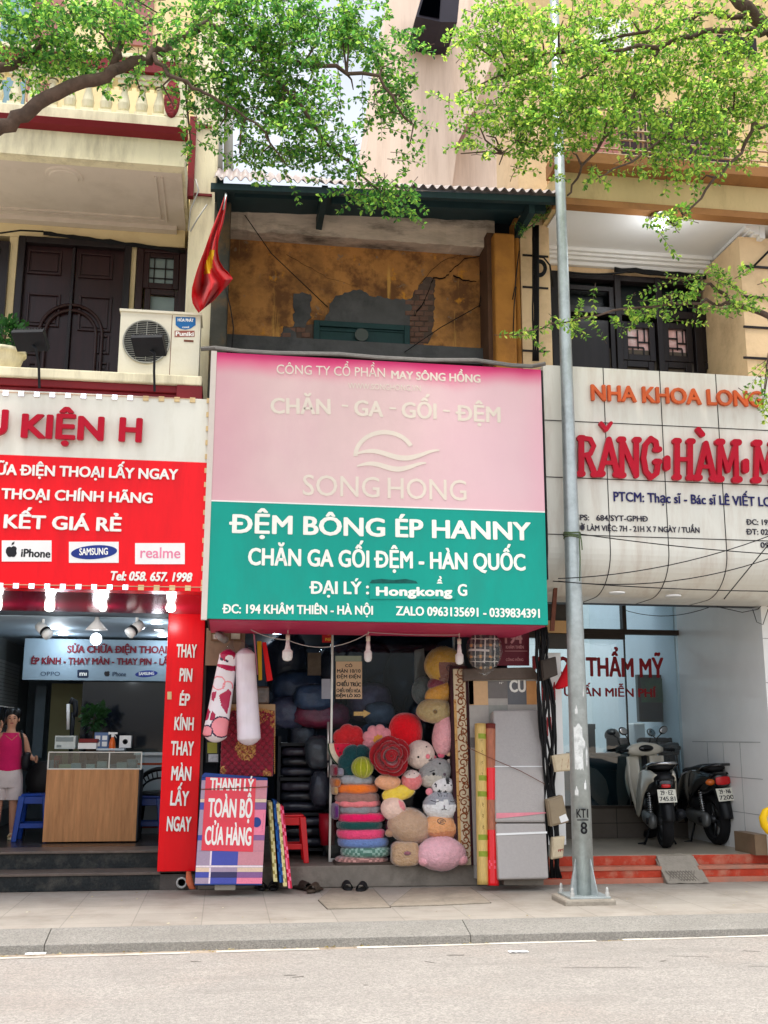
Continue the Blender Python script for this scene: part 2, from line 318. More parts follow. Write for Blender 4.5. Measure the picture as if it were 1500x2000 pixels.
for i in range(24):                      # hairline cracks and dark specks in the asphalt
    x, y, a = random.uniform(-4, 4.5), random.uniform(-5.2, -2.1), random.gauss(0, .35); L_ = random.choice((.03, .05, .08, .12, .3, .55))
    for k in range(6):
        p0 = (x+L_*k/6*math.cos(a)+.01*mnoise.noise((k, i, 0)), y+L_*k/6*math.sin(a)+.03*L_*mnoise.noise((k*2, i, 1))*3); p1 = (x+L_*(k+1)/6*math.cos(a)+.01*mnoise.noise((k+1, i, 0)), y+L_*(k+1)/6*math.sin(a)+.03*L_*mnoise.noise((k*2+2, i, 1))*3); w = .004 if L_ > .2 else .007
        cm.poly([(p0[0], p0[1]-w, -.107), (p1[0], p1[1]-w, -.107), (p1[0], p1[1]+w, -.107), (p0[0], p0[1]+w, -.107)])
struct(cm.build('road_crack', mat('crack_grey', (116, 110, 104), .95, .2, 20)))
kb = MB()
for i in range(20):                      # granite kerb stones with a sloping face
    x0, x1 = -30+i*3.1-.55, -30+(i+1)*3.1-.555
    kb.prism([(x0, -1.43, -.2), (x0, -1.43, .0), (x0, -1.46, .0), (x0, -1.745, -.062), (x0, -1.755, -.2)], (x1-x0, 0, 0))
struct(kb.build('kerb', kerbm, bev=.004))
struct(MB().box(-30, 30, -1.43, 12, -.2, -.002).build('pavement', pavem))
# worn access slabs let into the pavement
for pts in ([(622,1758),(648,1736),(730,1738),(762,1772),(640,1775)], [(762,1770),(806,1735),(918,1733),(958,1763),(850,1768)]):
    q = [gr(x, y, .002) for x, y in pts]; cc = sum(q, Vector())/len(q); struct(MB().prism([cc+(p-cc)*1.018+Vector((0, 0, .0012)) for p in q], (0, 0, -.012)).build('pavement_joint', mat('joint_earth', (66, 58, 50), .95, .2, 9)))
    q = [gr(x, y, .004) for x, y in pts]; o = MB().prism([p+Vector((0, 0, .006)) for p in q], (0, 0, -.012)).build('pavement_slab', mat('worn_slab', (148, 138, 124), .9, .12, 6, .4, 40, dirt=(110, 102, 92), damt=.5), bev=.004); struct(o)

# ---------------------------------------------------------------- cream house over the phone shop
LB = thing('town_house', 'cream town house with balustrade balcony and dark panelled double doors above the phone repair shop', 'building', (-3.2, .5, 0))
Yw, Yb = .5, -.8
zs = zat(180, 313, Yb); xr = xat(360, 328, Yb)
m = MB()                                 # upper wall with openings
bp(m, Yw, -60, 425, 362, 470, 0, .25)
zdt, zdb = zat(140, 473, Yw), zat(140, 735, Yw)
for a, b in ((-140, -60), (10, 27), (251, 262)): m.box(xat(a, 580, Yw), xat(b, 580, Yw), Yw, Yw+.25, zdb-.3, zat(140, 470, Yw))
m.box(xat(-140, 580, Yw), xr, Yw, Yw+.25, zs, 10.8); m.box(xat(-140, 580, Yw), xr, Yw+.26, Yw+.4, 3.5, zs+.1)
m.build('wall', yellowp, LB)
# corner pier and the strip of cream wall beside it
m = MB(); m.box(xat(366, 500, -.05), xat(415, 560, -.05), -.05, .9, 3.9, 9.6); m.build('corner_pier', cream, LB, bev=.01)
m = MB(); m.box(xat(367, 330, -.1), xat(380, 330, -.1), -.13, -.051, zat(373, 385, -.1), zat(373, 230, -.1))
for y in (247, 381, 563): m.box(xat(379, y, -.06), xat(414, y, -.06), -.075, -.051, zat(397, y+2, -.06), zat(397, y-2, -.06))
m.build('red_trim', redtrim, LB)
m = MB(); m.tube([at(424, 210, .3), at(424, 330, .3)], .06); m.tube([at(446, 180, .5), at(446, 340, .5)], .05); m.build('downpipe', pvc, LB, True)
# balcony
bal = MB(); bal.box(-6, xr, Yb, Yw, zs+.02, zat(180, 262, Yb)); bal.box(-6, xr, Yb-.01, Yb+.12, zs, zs+.02)
bal = bal.build('balcony', cream, LB)
m = MB(); m.box(-6, xr-.03, Yb+.12, Yw, zs-.0, zs+.018); m.build('ceiling', soffit, bal)
m = MB()
for d in (.18, .24): m.box(-6, xr-.03-d, Yw-d-.02, Yw-d, zs-.016, zs-.0005); m.box(xr-.05-d, xr-.03-d, Yb+.2, Yw-d-.021, zs-.016, zs-.0005)
m.box(-6, xr-.12, Yw-.1, Yw-.001, zs-.05, zs-.0005); cc = gr(125, 343, zs)
m.lathe((cc.x, cc.y, zs-.03), [(.05, 0), (.13, .0), (.14, .012), (.17, .012), (.18, .0295)], 32); m.build('ceiling_moulding', soffit, bal)
z1, z2 = zat(180, 262, Yb), zat(180, 241, Yb)
m = MB(); m.prism([(-6, Yb, z1), (-6, Yb-.07, z1+.03), (-6, Yb-.09, z2-.02), (-6, Yb-.06, z2), (-6, Yb+.15, z2), (-6, Yb+.15, z1)], (xr+6+.02, 0, 0)); m.build('red_cornice', redtrim, bal)
z3, z4, z5 = zat(180, 212, Yb), zat(180, 132, Yb), zat(180, 108, Yb)
m = MB(); m.box(-6, xr+.0, Yb+.02, Yb+.2, z2, z3); m.box(-6, xr, Yb+.03, Yb+.19, z4-.06, z4); xo = xat(322, 170, Yb)
m.box(xo, xr, Yb+.02, Yb+.2, z3, z4-.06); m.box(-6, xr+.03, Yb-.02, Yb+.22, z5+.0, z5+.05); m.build('parapet', cream, bal, bev=.01)
m = MB(); m.box(-6, xr-.1, Yb-.01, Yb+.21, z4, z5); m.build('handrail', redtrim, bal)
m = MB(); zc = (z3+z4)/2; m.ell((xat(337, 170, Yb), Yb+.02, zc-.03), (.075, .025, .2), nu=24, nv=14, e2=.8); m.build('oval_panel', mat('red_carved', (130, 40, 46), .7, .5, 30, .8, 40), bal, True)
xb = xo-.05
k = 0
while xb > -5.2:                          # turned balusters
    m = MB(); h = z4-.06-z3
    m.box(xb-.06, xb+.06, Yb+.05, Yb+.17, z3, z3+.04); m.box(xb-.06, xb+.06, Yb+.05, Yb+.17, z3+h-.04, z3+h)
    m.lathe((xb, Yb+.11, z3+.04), [(.03, 0), (.05, .03), (.06, h*.25), (.045, h*.45), (.03, h*.6), (.028, h*.66), (.045, h*.72), (.035, h*.8), (.05, h-.08)], 12)
    m.build('baluster', cream, bal); xb -= .165; k += 1
# things on the upper wall behind the balustrade
m = MB(); bp(m, Yw, 60, 0, 118, 205, .03, 0); bp(m, Yw, 215, -40, 300, 90, .03, 0); m.build('upper_door', winedoor, LB)
m = MB(); bp(m, Yw, 0, -60, 58, 205, .02, 0); m.build('upper_window', mat('pale_blue_glass', (120, 150, 165), .1, .1, 2), LB)
# the panelled double door
DL = MB(); frame(DL, Yw, 27, 470, 251, 760, .07, .05, .12); DL.m = 1; bp(DL, Yw, 40, 478, 136, 760, -.03, .08); bp(DL, Yw, 140, 478, 240, 760, -.03, .08)
DL.m = 0; DL.box(xat(135, 600, Yw), xat(141, 600, Yw), Yw-.02, Yw+.04, zdb-.3, zat(138, 484, Yw))
DL = DL.build('double_door', [blackwood, darkwood], LB, bev=.006)
m = MB()
for a in ((54,490,121,537),(154,496,221,545),(52,574,117,638),(153,579,218,648),(54,655,76,694),(190,655,214,692),(54,708,76,728),(188,708,213,728)):
    frame(m, Yw+.03, *a, .022, .022); bp(m, Yw+.03, a[0]+7, a[1]+7, a[2]-7, a[3]-7, .012, -.001)
for rr in (.31, .25):
    xc, zc = xat(138, 655, Yw), zat(138, 652, Yw); arc = [(xc+rr*math.cos(t), Yw-.005, zc+rr*math.sin(t)) for t in [math.pi*i/20 for i in range(21)]]
    m.tube([(xc+rr, Yw-.005, zdb-.2)]+arc+[(xc-rr, Yw-.005, zdb-.2)], .018, 6)
m.build('door_panel', darkwood, DL, bev=.004)
m = MB(); frame(m, Yw, -130, 470, 10, 760, .08, .05, .12); bp(m, Yw, -120, 480, 4, 760, -.03, .08); m.build('side_door', blackwood, LB)
WN = MB(); frame(WN, Yw, 262, 484, 360, 760, .07, .04, .12); frame(WN, Yw, 280, 494, 350, 565, .06, .02, .02); frame(WN, Yw, 280, 566, 350, 700, .06, .02, .02); WN = WN.build('window', darkwood, LB, bev=.006)
m = MB(); bp(m, Yw+.03, 285, 500, 346, 560, 0, .005); bp(m, Yw+.03, 285, 580, 346, 690, 0, .005); m.build('pane', mat('pale_pane', (126, 142, 142), .12, .15, 3), WN)
m = MB()
for y in (524, 543): bp(m, Yw+.02, 287, y, 344, y+2.5, .004, 0)
for x in (300, 322): bp(m, Yw+.02, x, 503, x+2.5, 557, .004, 0)
m.build('lattice', blackwood, WN)
# canopy ledge under the doors with its red bands
zl = zat(150, 722, -.74)
m = MB(); m.box(-6, xat(395, 735, -.74), -.74, Yw+.3, zl-.09, zl); m.build('ledge', cream, LB, bev=.012)
m = MB(); z0 = zl-.09; m.box(-6, xat(388, 750, -.7), -.70, Yw, z0-.07, z0); m.box(-6, xat(385, 750, -.68), -.67, Yw, z0-.14, z0-.0705); m.box(xat(345, 750, -.74), xat(396, 750, -.74), -.735, -.2, z0-.22, z0-.002); m.build('red_band', redtrim, LB, bev=.008)
m = MB(); m.box(-6, xat(396, 780, -.6), -.6, .5, z0-.45, z0-.14); m.build('lower_wall', yellowp, LB)
m = MB()
for i in range(16):
    x = xat(386-38*i, 765, -.72); m.prism([(x-.05, -.71, z0-.2), (x+.05, -.71, z0-.2), (x, -.71, z0-.13)], (0, .1, 0))
m.build('roof_tile', mat('tile_brown', (104, 60, 46), .6), LB)
# ground floor: pier, shop room, steps
FL = .30
m = MB(); m.box(-1.98, -1.63, .5, .9, 0, 4.0); m.build('pier', mat('grey_pier', (86, 80, 76), .8, .2, 6, .2), LB)
m = MB(); m.box(-6, -1.98, .45, 1.1, 2.56, 3.9); m.build('lintel', nightwall, LB)
room = MB(); room.box(-4.5, -4.12, .8, 6.2, FL, 2.75); room.m = 1; room.box(-4.12, -1.98, 5.8, 6, FL, 2.75); room.box(-1.98, -1.9, .9, 6.2, FL, 2.75); room.m = 2; room.box(-4.5, -1.9, .9, 6.2, 2.55, 2.75)
room.build('shop_room', [mat('white_slat_wall', (150, 160, 164), .5, .05, 3), nightwall, mat('shop_ceiling', (150, 166, 178), .6, .05)], LB)
m = MB(); m.box(-7, -1.64, .86, 6.2, .0, FL); m.m = 1; m.box(-7, -1.66, .52, .86, 0, .135); m.m = 2; m.box(-7, -1.65, .5, .858, .135, .16); m.box(-7, -1.65, .82, 1.25, FL, FL+.022)
m.build('steps', [granite, granite, granedge], LB, bev=.005)
m = MB(); m.box(-4.1, -1.98, 1.25, 5.8, FL, FL+.012); m.build('shop_floor', floordark, LB)
m = MB(); c = at(355, 1723, .5); m.lathe((c.x, .5, c.z), [(.05, 0), (.05, -.05), (.035, -.05), (.035, .02)], 16, rot('X', -90)); m.build('drain_pipe', pvc, LB, True)

# ---------------------------------------------------------------- old ochre house of the bedding shop
MBD = thing('old_shop_house', 'narrow old ochre house with cracked peeling plaster and corrugated roof over the bedding shop', 'building', (-.1, .4, 0))
Ym = .35
pl = mat('peeling_plaster', (182, 128, 72), .88, .16, 2.2, .35, 14, dirt=(78, 58, 44), damt=.85, dscale=1.0)
t = pl.node_tree; b = t.nodes['Principled BSDF']; src = b.inputs['Base Color'].links[0].from_socket; geo = t.nodes.new('ShaderNodeNewGeometry')
def wnoise(scale, lo, hi, amt, st=(1, 1, 1)):
    mp = t.nodes.new('ShaderNodeMapping'); mp.inputs['Scale'].default_value = st; t.links.new(geo.outputs['Position'], mp.inputs[0])
    n = t.nodes.new('ShaderNodeTexNoise'); n.inputs['Scale'].default_value = scale; n.inputs['Detail'].default_value = 8; n.inputs['Roughness'].default_value = .68; t.links.new(mp.outputs[0], n.inputs[0])
    r = t.nodes.new('ShaderNodeMapRange'); r.inputs[1].default_value = lo; r.inputs[2].default_value = hi; r.inputs[4].default_value = amt; t.links.new(n.outputs[0], r.inputs[0]); return r.outputs[0]
def over(src, fac, col):
    x = t.nodes.new('ShaderNodeMix'); x.data_type = 'RGBA'; t.links.new(fac, x.inputs[0]); t.links.new(src, x.inputs[6]); x.inputs[7].default_value = lin(col)+(1,); return x.outputs[2]
src = over(src, wnoise(2.6, .47, .6, .85), (96, 64, 42)); src = over(src, wnoise(5, .6, .66, .9), (202, 138, 52)); src = over(src, wnoise(9, .62, .66, .7), (128, 112, 94))
src = over(src, wnoise(2.2, .6, .7, .8, (7, 7, .35)), (206, 158, 84)); t.links.new(src, b.inputs['Base Color'])
greyplaster = mat('bare_plaster', (200, 184, 168), .92, .22, 5, .5, 16, dirt=(50, 46, 44), damt=.85, dscale=2.6, stretch=(.5, 1, 1.6))
darkplaster = mat('dark_plaster', (84, 84, 84), .92, .2, 4, .35, 14, dirt=(34, 38, 40), damt=.6)
brick = mat('bare_brick', (112, 84, 72), .9, .3, 10, .6, 20, dirt=(74, 62, 56), damt=.6)
zt = zat(700, 440, Ym)+.3
m = MB(); m.box(xat(440, 560, Ym), xat(1030, 560, Ym), Ym, Ym+.25, 3.9, zt); m.build('upper_wall', pl, MBD)
# worn concrete beam under the eaves and a black box painting the shade above it
zb = zat(700, 466, .14)
m = MB(); n = 60; xa, xb_ = xat(446, 440, .14), xat(966, 450, .14); bh = zat(700, 404, .14)-zb
prof = lambda u: .025*mnoise.noise((u*14, 0, 0))+.012*mnoise.noise((u*50, 3, 0))
m.grid(n, 2, lambda u, v: (xa+(xb_-xa)*u, .14+prof(u+5), zb+prof(u) if not v else zb+bh+2.2*prof(u+9)))
m.grid(n, 2, lambda u, v: (xa+(xb_-xa)*u, (.14+prof(u+5)) if v else Ym, zb+prof(u) if v else zb))
m.build('beam', greyplaster, MBD)
m = MB(); m.box(xa, xat(1010, 430, .2), .2, Ym+.3, zb+.04, zb+.46); m.build('gap_shade_box', mat('shade_black', (22, 26, 32), .95, .2, 4, .3, 15), MBD)
m = MB(); m.box(xat(413, 560, -.12), xat(446, 560, -.12), -.12, Ym+.2, 3.9, zat(430, 392, -.12)); m.build('side_pier', mat('sooty_pier', (72, 72, 66), .92, .3, 2.4, .5, 10, dirt=(122, 92, 54), damt=.8, dscale=2.2), MBD, bev=.02)
m = MB(); m.box(xat(967, 580, -.12), xat(1008, 580, -.12), -.12, Ym+.2, 3.9, zat(990, 455, -.12)); m.box(xat(1008, 600, -.0), xat(1018, 600, 0), .0, Ym, 3.9, zb+.3); m.build('ochre_pier', mat('ochre_pier', (168, 114, 52), .9, .15, 3, .5, 12, dirt=(112, 74, 44), damt=.6, dscale=2), MBD, bev=.02)
m = MB(); m.box(xat(953, 580, .0), xat(967, 580, .0), .0, Ym, 3.9, zb+.1); m.build('brown_reveal', mat('brown_reveal', (92, 66, 50), .9, .2, 4, .3), MBD)
# bare mortar and brick where the plaster has gone
P = FY(Ym)
def rough(pts, a=2.2):
    q = []
    for i in range(len(pts)):
        p0, p1 = pts[i], pts[(i+1) % len(pts)]; n = max(1, int(math.dist(p0, p1)/5))
        q += [(p0[0]+(p1[0]-p0[0])*k/n+random.uniform(-a, a), p0[1]+(p1[1]-p0[1])*k/n+random.uniform(-a, a)) for k in range(n)]
    return q
m = MB(); m.px(P, rough([(640,612),(647,590),(656,578),(680,572),(700,566),(716,570),(722,578),(762,584),(803,586),(801,640),(630,640)]), .012, 0); m.build('mortar_patch', darkplaster, MBD); m = MB(); m.px(P, rough([(574,575),(590,572),(608,575),(606,620),(596,640),(574,640)]), .01, 0); m.build('mortar_patch', darkplaster, MBD); m = MB(); m.px(P, rough([(545,660),(560,640),(575,645),(585,690),(545,690)]), .008, 0); m.build('mortar_patch', darkplaster, MBD)
m = MB()
for j in range(13):
    for i in range(6):
        x = 800+i*19-(j % 2)*9; y = 556+j*10.4+i*.4; lim = 846 if j < 9 else 838
        if (j < 1 and i != 2) or (j < 3 and i not in (1, 2)) or x+17 > lim: continue
        m.pxr(P, x, y, x+17, y+8.6, random.uniform(.006, .018), -.01)
m.build('brick_patch', brick, MBD, bev=.004); m = MB()
for j in range(5):
    for i in range(4):
        x = 560+i*19-(j % 2)*9; y = 640+j*10.4
        if x+17 < 612 and random.random() < .9: m.pxr(P, x, y, x+17, y+8.6, random.uniform(.004, .014), -.01)
m.build('brick_patch', brick, MBD, bev=.004)
m = MB(); m.px(P, rough([(803,586),(815,560),(838,540),(850,548),(848,600),(846,640),(838,672),(800,676)], 3), .004, -.01); m.build('old_mortar', mat('old_mortar', (88, 74, 66), .95, .3, 8, .5, 20), MBD); m = MB(); m.px(P, rough([(552,638),(612,632),(612,690),(548,690)], 3), .003, -.01); m.build('old_mortar', mat('old_mortar', (88, 74, 66), .95, .3, 8, .5, 20), MBD)
m = MB()
def crack(pts, w):
    q = []
    for i in range(len(pts)-1):
        for k in range(4):
            a = k/4; q.append((pts[i][0]*(1-a)+pts[i+1][0]*a+random.uniform(-1.6, 1.6), pts[i][1]*(1-a)+pts[i+1][1]*a+random.uniform(-1.6, 1.6)))
    q.append(pts[-1]); n = len(q)
    for i in range(n-1):
        wa, wb = w*(1-.7*i/n), w*(1-.7*(i+1)/n); m.poly([P.hit(q[i][0], q[i][1]-wa, .014), P.hit(q[i+1][0], q[i+1][1]-wb, .014), P.hit(q[i+1][0], q[i+1][1]+wb, .014), P.hit(q[i][0], q[i][1]+wa, .014)])
crack([(806,622),(822,598),(840,560),(846,545),(868,543),(882,530),(905,508),(945,498)], 2.2); crack([(884,540),(910,549),(930,551)], 1.8); crack([(820,556),(842,528),(868,508),(900,498)], .8); crack([(560,498),(600,520),(640,545),(700,560)], .5)
m.build('crack', mat('crack_black', (20, 16, 14), 1, .1), MBD)
# green shutters
P2 = FY(Ym-.02); SH = MB(); bp(SH, Ym, 612, 632, 800, 700, .03, 0); frame(SH, Ym-.03, 612, 632, 800, 705, .06, .03); bp(SH, Ym-.03, 697, 640, 710, 700, .02, 0); bp(SH, Ym-.03, 618, 672, 694, 677, .012, 0); bp(SH, Ym-.03, 712, 672, 796, 677, .012, 0); bp(SH, Ym-.03, 618, 644, 694, 648, .012, 0); bp(SH, Ym-.03, 712, 645, 796, 649, .012, 0)
SH = SH.build('shutter', greenpaint, MBD, bev=.005)
m = MB(); c = at(706, 655, Ym-.05); m.lathe((c.x, c.y, c.z), [(.07, 0), (.07, .02), (.0, .021)], 20, rot('X', 90)); m.build('disc', mat('grey_disc', (78, 84, 80), .6), SH)
m = MB(); bp(m, Ym-.1, 440, 668, 1012, 700, 0, .1); m.build('sill', greenpaint if False else darkplaster, MBD)
# roof: corrugated sheet, dark eave beams
ra, rb = at(418, 357, -.62), at(1100, 384, -.62)
rl, rr_ = zat(425, 333, .5)-ra.z, zat(1100, 384, .5)-rb.z-.12
def roofp(u, v):
    x = ra.x+(rb.x-ra.x)*u; z = ra.z+(rb.z-ra.z)*u; return (x, -.66+v*1.16, z+.03+v*(rl*(1-u)+rr_*u)+.022*math.sin(u*2*math.pi*38))
MB().grid(38*8+1, 2, roofp).build('roof', mat('corrugated_sheet', (172, 162, 158), .6, .1, 3, .1, 30, dirt=(140, 110, 100), damt=.5), MBD, True, solid=.006)
m = MB(); dz = ra.z; sx = (rb.z-ra.z)/(rb.x-ra.x)
def slopebox(x0, x1, y0, y1, zo0, zo1): m.prism([(x0, y0, ra.z+(x0-ra.x)*sx+zo0), (x1, y0, ra.z+(x1-ra.x)*sx+zo0), (x1, y0, ra.z+(x1-ra.x)*sx+zo1), (x0, y0, ra.z+(x0-ra.x)*sx+zo1)], (0, y1-y0, 0))
slopebox(ra.x-.03, rb.x, -.62, -.56, -.065, -.0); slopebox(ra.x+.2, xat(640, 380, -.4), -.36, -.3, .0, .1); slopebox(xat(648, 380, -.4), rb.x-.1, -.36, -.3, -.03, .08)
slopebox(ra.x, rb.x-.2, -.28, .4, .1, .13)
for px in (430, 632, 1030): x = xat(px, 380, -.4); m.prism([(x-.03, -.55, ra.z-.03), (x+.03, -.55, ra.z-.03), (x+.03, -.55, ra.z+.1), (x-.03, -.55, ra.z+.1)], (0, 1, 0))
m.build('eave_beam', mat('dark_teal_eave', (34, 54, 58), .5, .15, 4, .05, 40), MBD)
# ground floor
FM = .20
m = MB(); m.box(-1.63, 1.42, .46, 6, 0, FM); m.build('shop_step', stone, MBD, bev=.012)
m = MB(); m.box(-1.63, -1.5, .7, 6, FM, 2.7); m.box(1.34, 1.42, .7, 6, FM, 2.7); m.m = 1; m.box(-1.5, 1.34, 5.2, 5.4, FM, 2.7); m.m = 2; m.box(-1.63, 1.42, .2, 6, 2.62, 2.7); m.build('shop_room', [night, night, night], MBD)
m = MB(); m.box(-1.63, 1.42, -.05, .3, 2.7, 3.9); m.build('front_lintel', darkplaster, MBD)
m = MB(); bp(m, .42, 402, 1228, 478, 1300, .03, .05); m.build('meter_board', mat('worn_wood', (136, 112, 92), .7, .2, 6, .1), MBD)
m = MB()
for a in ((412,1236,436,1252),(448,1234,472,1252)): frame(m, .39, *a, .015, .03)
m.build('meter_frame', mat('old_brown', (110, 84, 62), .6), MBD)
m = MB(); bp(m, .37, 415, 1238, 433, 1250, 0, .01); bp(m, .37, 451, 1237, 469, 1250, 0, .01); m.build('meter_dial', mat('dial_cream', (214, 206, 190), .4), MBD)

# ---------------------------------------------------------------- tan house of the dental clinic
RB = thing('clinic_house', 'tan town house with white balcony ceiling and dark lattice windows above the dental clinic', 'building', (3, .5, 0))
Yr, Yrb = .6, -.5
zr = zat(1300, 412, Yrb); xl = xat(1088, 420, Yrb)
m = MB(); m.box(xat(1018, 560, 0), xat(1075, 560, 0), .0, .9, 3.9, 8.6); m.build('corner_pier', peach, RB)
m = MB()
for y in (500, 562, 686): m = MB(); m.box(xat(1021, y, -.01), xat(1071, y, -.01), -.01, .005, zat(1046, y+2, 0), zat(1046, y-1.5, 0)); m.build('pier_joint', blackwood, RB)
m = MB(); m.box(xat(1075, 480, Yr), 7, Yr, Yr+.25, zat(1270, 545, Yr), zr+1.2); m.build('wall', peach, RB)
m = MB(); m.box(xat(1452, 600, -.3), 7, -.3, Yr+.2, 3.9, zr-.12); m.build('column', peach, RB)
m = MB()
for y in (522, 581, 640, 700): m.box(xat(1452, y, -.3)-.002, 7, -.315, -.299, zat(1476, y+2, -.3), zat(1476, y-2, -.3))
m.build('column_joint', blackwood, RB)
bal = MB(); z1 = zat(1300, 352, Yrb); z2 = zat(1300, 325, Yrb); bal.box(xl, 7, Yrb, 1.2, zr, z1); bal = bal.build('balcony', ochre2, RB)
m = MB(); m.prism([(xl-.04, Yrb-.02, z1), (xl-.04, Yrb-.14, z1+.05), (xl-.04, Yrb-.14, z2), (xl-.04, Yrb+.2, z2), (xl-.04, Yrb+.2, z1)], (7-xl, 0, 0)); m.box(xl-.02, 7, Yrb-.03, Yrb+.1, zr-.022, zr+.05); m.build('cornice', brownband, bal)
m = MB(); m.box(xl+.05, 7, Yrb+.1, Yr, zr-.02, zr-.001); m.build('ceiling', whitep, bal)
m = MB(); cx1 = xat(1440, 460, .1)
for i, (d, h) in enumerate(((.0, .14), (.06, .1), (.11, .07), (.16, .045))): m.box(xl+.05, cx1-d, Yr-d-.06, Yr-d, zr-.02-h, zr-.021); m.box(cx1-d-.0, cx1-d+.06, Yrb+.12, Yr-d-.06, zr-.02-h, zr-.021)
m.build('ceiling_moulding', whitep, bal, bev=.006)
# balcony rods and doors behind
m = MB()
for z, dd in ((zat(1300, 310, Yrb), 0), (zat(1300, 300, Yrb), .0), (zat(1300, 280, Yrb), .0), (zat(1300, 262, Yrb), 0), (zat(1300, 225, Yrb), 0)): m.tube([(xl, Yrb, z), (7, Yrb, z)], .011, 6)
for i in range(26): x = xl+.05+i*.19; m.tube([(x, Yrb, z2), (x, Yrb, zat(1300, 225, Yrb))], .006, 5)
for px in (1247, 1256, 1388, 1396): m.tube([at(px, 225, Yrb+.02), at(px, 305, Yrb+.02)], .012, 6)
m.build('railing', mat('rail_tan', (176, 150, 124), .5, .1), bal, True)
m = MB(); m.box(xl, 7, 1.15, 1.35, z2, 12); m.build('upper_wall', ochre2, RB)
for a, mm in (((1130,228,1205,330), winedoor), ((1212,215,1280,330), darkwood), ((1290,225,1420,330), darkwood), ((1150,40,1235,110), whitep), ((1400,75,1475,110), blackwood)):
    m = MB(); bp(m, 1.15, *a, .04, 0); m.build('upper_door' if a[1] > 150 else 'upper_window', mm, RB)
# the wide dark window and door
zb_, zt_ = zat(1270, 740, Yr), zat(1270, 545, Yr)
m = MB(); bp(m, Yr+.1, 1075, 545, 1470, 760, 0, .02); m.build('window_recess', mat('window_black', (16, 22, 24), .25, .2, 3), RB)
WD = MB()
for a, b in ((1075, 1090), (1200, 1212), (1280, 1292), (1352, 1366), (1435, 1455)): WD.box(xat(a, 640, Yr), xat(b, 640, Yr), Yr-.06, Yr+.08, zb_, zt_)
for a, b in ((545, 556), (608, 622)): WD.box(xat(1090, 600, Yr), xat(1440, 600, Yr), Yr-.05, Yr+.07, zat(1270, b, Yr), zat(1270, a, Yr))
WD = WD.build('window', blackwood, RB, bev=.006)
for (x0, x1) in ((1214, 1279), (1294, 1352), (1368, 1428)):
    fr = MB(); y0, y1 = 630+(x0-1214)*.03, 697+(x0-1214)*.03
    frame(fr, Yr, x0, y0, x1, y1+8, .07, .02, .03); frame(fr, Yr, x0, y1+9, x1, 790, .07, .02, .03); fr = fr.build('sash', blackwood, WD, bev=.005)
    m = MB(); m.m = 0; bp(m, Yr+.03, x0+9, y0+9, x1-9, y1, 0, .004); bp(m, Yr+.03, x0+9, y1+17, x1-9, 780, 0, .004); m.build('pane', mat('rose_pane', (214, 172, 170), .1, .3, 9, dirt=(238, 236, 238), damt=.9, dscale=5), WD)
    m = MB(); w_ = x1-x0-18
    for fx, fy, gx, gy in ((.0,.33,.5,.38),(.45,.1,.5,.75),(.5,.5,1,.55),(.72,.0,.77,.55),(0,.66,.72,.71),(.25,.7,.3,1),(.7,.72,.76,1)): bp(m, Yr+.02, x0+9+w_*fx, y0+9+(y1-y0-9)*fy, x0+9+w_*gx, y0+9+(y1-y0-9)*gy, .012, 0)
    m.build('lattice', blackwood, WD)
m = MB(); frame(m, Yr, 1092, 560, 1200, 760, .05, .03); bp(m, Yr+.02, 1105, 625, 1190, 760, .01, 0); m.build('door_leaf', blackwood, WD)
# porch of the clinic
FR = .24; Yg = 2.42; xw = 4.03; xlp = 1.6
zc = zat(1330, 1190, 1.0)
m = MB(); m.box(xlp-.1, xw+.25, .62, 6, 0, FR-.002); m.build('porch_base', cement, RB)
m = MB(); m.box(xlp, xw, .62, 6, FR-.002, FR+.004); m.build('porch_floor', floorlight, RB)
m = MB(); ca, cb = xat(1290, 1690, .5), xat(1362, 1690, .5)
for x0, x1 in ((1.42, ca), (cb, 5)):
    m.box(x0, x1, .48, .64, .045, .115); m.box(x0, x1, .60, .8, .15, FR)
m.m = 1
for x0, x1 in ((1.42, ca), (cb, 5)): m.box(x0, x1, .47, .68, .115, .15); m.box(x0, x1, .44, .66, -.01, .046)
m.build('porch_step', [redtile, mat('tread_tile', (186, 118, 96), .5, .12, 8, dirt=(150, 130, 116), damt=.5)], RB, bev=.004)
m = MB(); m.prism([(ca, .7, FR-.005), (ca, .58, FR-.005), (ca-.0, .36, .0), (ca, .7, .0)], (cb-ca, 0, 0)); m.grid(24, 10, lambda u, v: (ca-.02+(cb-ca+.04)*u+.02*v, .66-.33*v, max(.002, FR-FR*v**1.1+.006+.012*mnoise.noise((u*5, v*5, 2))))); m.build('ramp', cement, RB)
m = MB()
for i in range(9): x = ca+.03+i*.03; m.tube([(x, .36, .026), (x+.06, .45, .11)], .004, 4); m.tube([(x+.06, .36, .026), (x, .45, .11)], .004, 4)
m.build('ramp_groove', stone, RB)
m = MB(); m.box(xw, xw+.2, .5, 6, FR, 3.0); m.build('tiled_wall', tilewhite, RB)
m = MB(); zj = zat(1414, 1413, 1.3)
for z in (1.35, .98, .62): m.box(xw-.003, xw+.001, .5, 2.15, z, z+.006)
for y in (.95, 1.35, 1.75): m.box(xw-.003, xw+.001, y, y+.005, .26, 1.345)
m.build('tile_joint', mat('joint_grey', (150, 152, 152), .8), RB)
m = MB(); m.box(xw+.0, 5.2, .3, .5, FR, 3.0); m.build('pillar', tilewhite, RB)
m = MB()
for z in (.75, 1.12, 1.5, 1.95, 2.4): m.box(xw+.0, 5.2, .296, .301, z, z+.005)
m.build('pillar_joint', mat('joint_grey2', (150, 150, 146), .8), RB)
m = MB(); m.box(xw-.13, xw-.0, .5, .95, FR, .44); m.build('skirting_block', mat('brown_tile', (128, 106, 84), .4, .12, 6), RB)
zpl = zat(1240, 1578, Yg-.03)
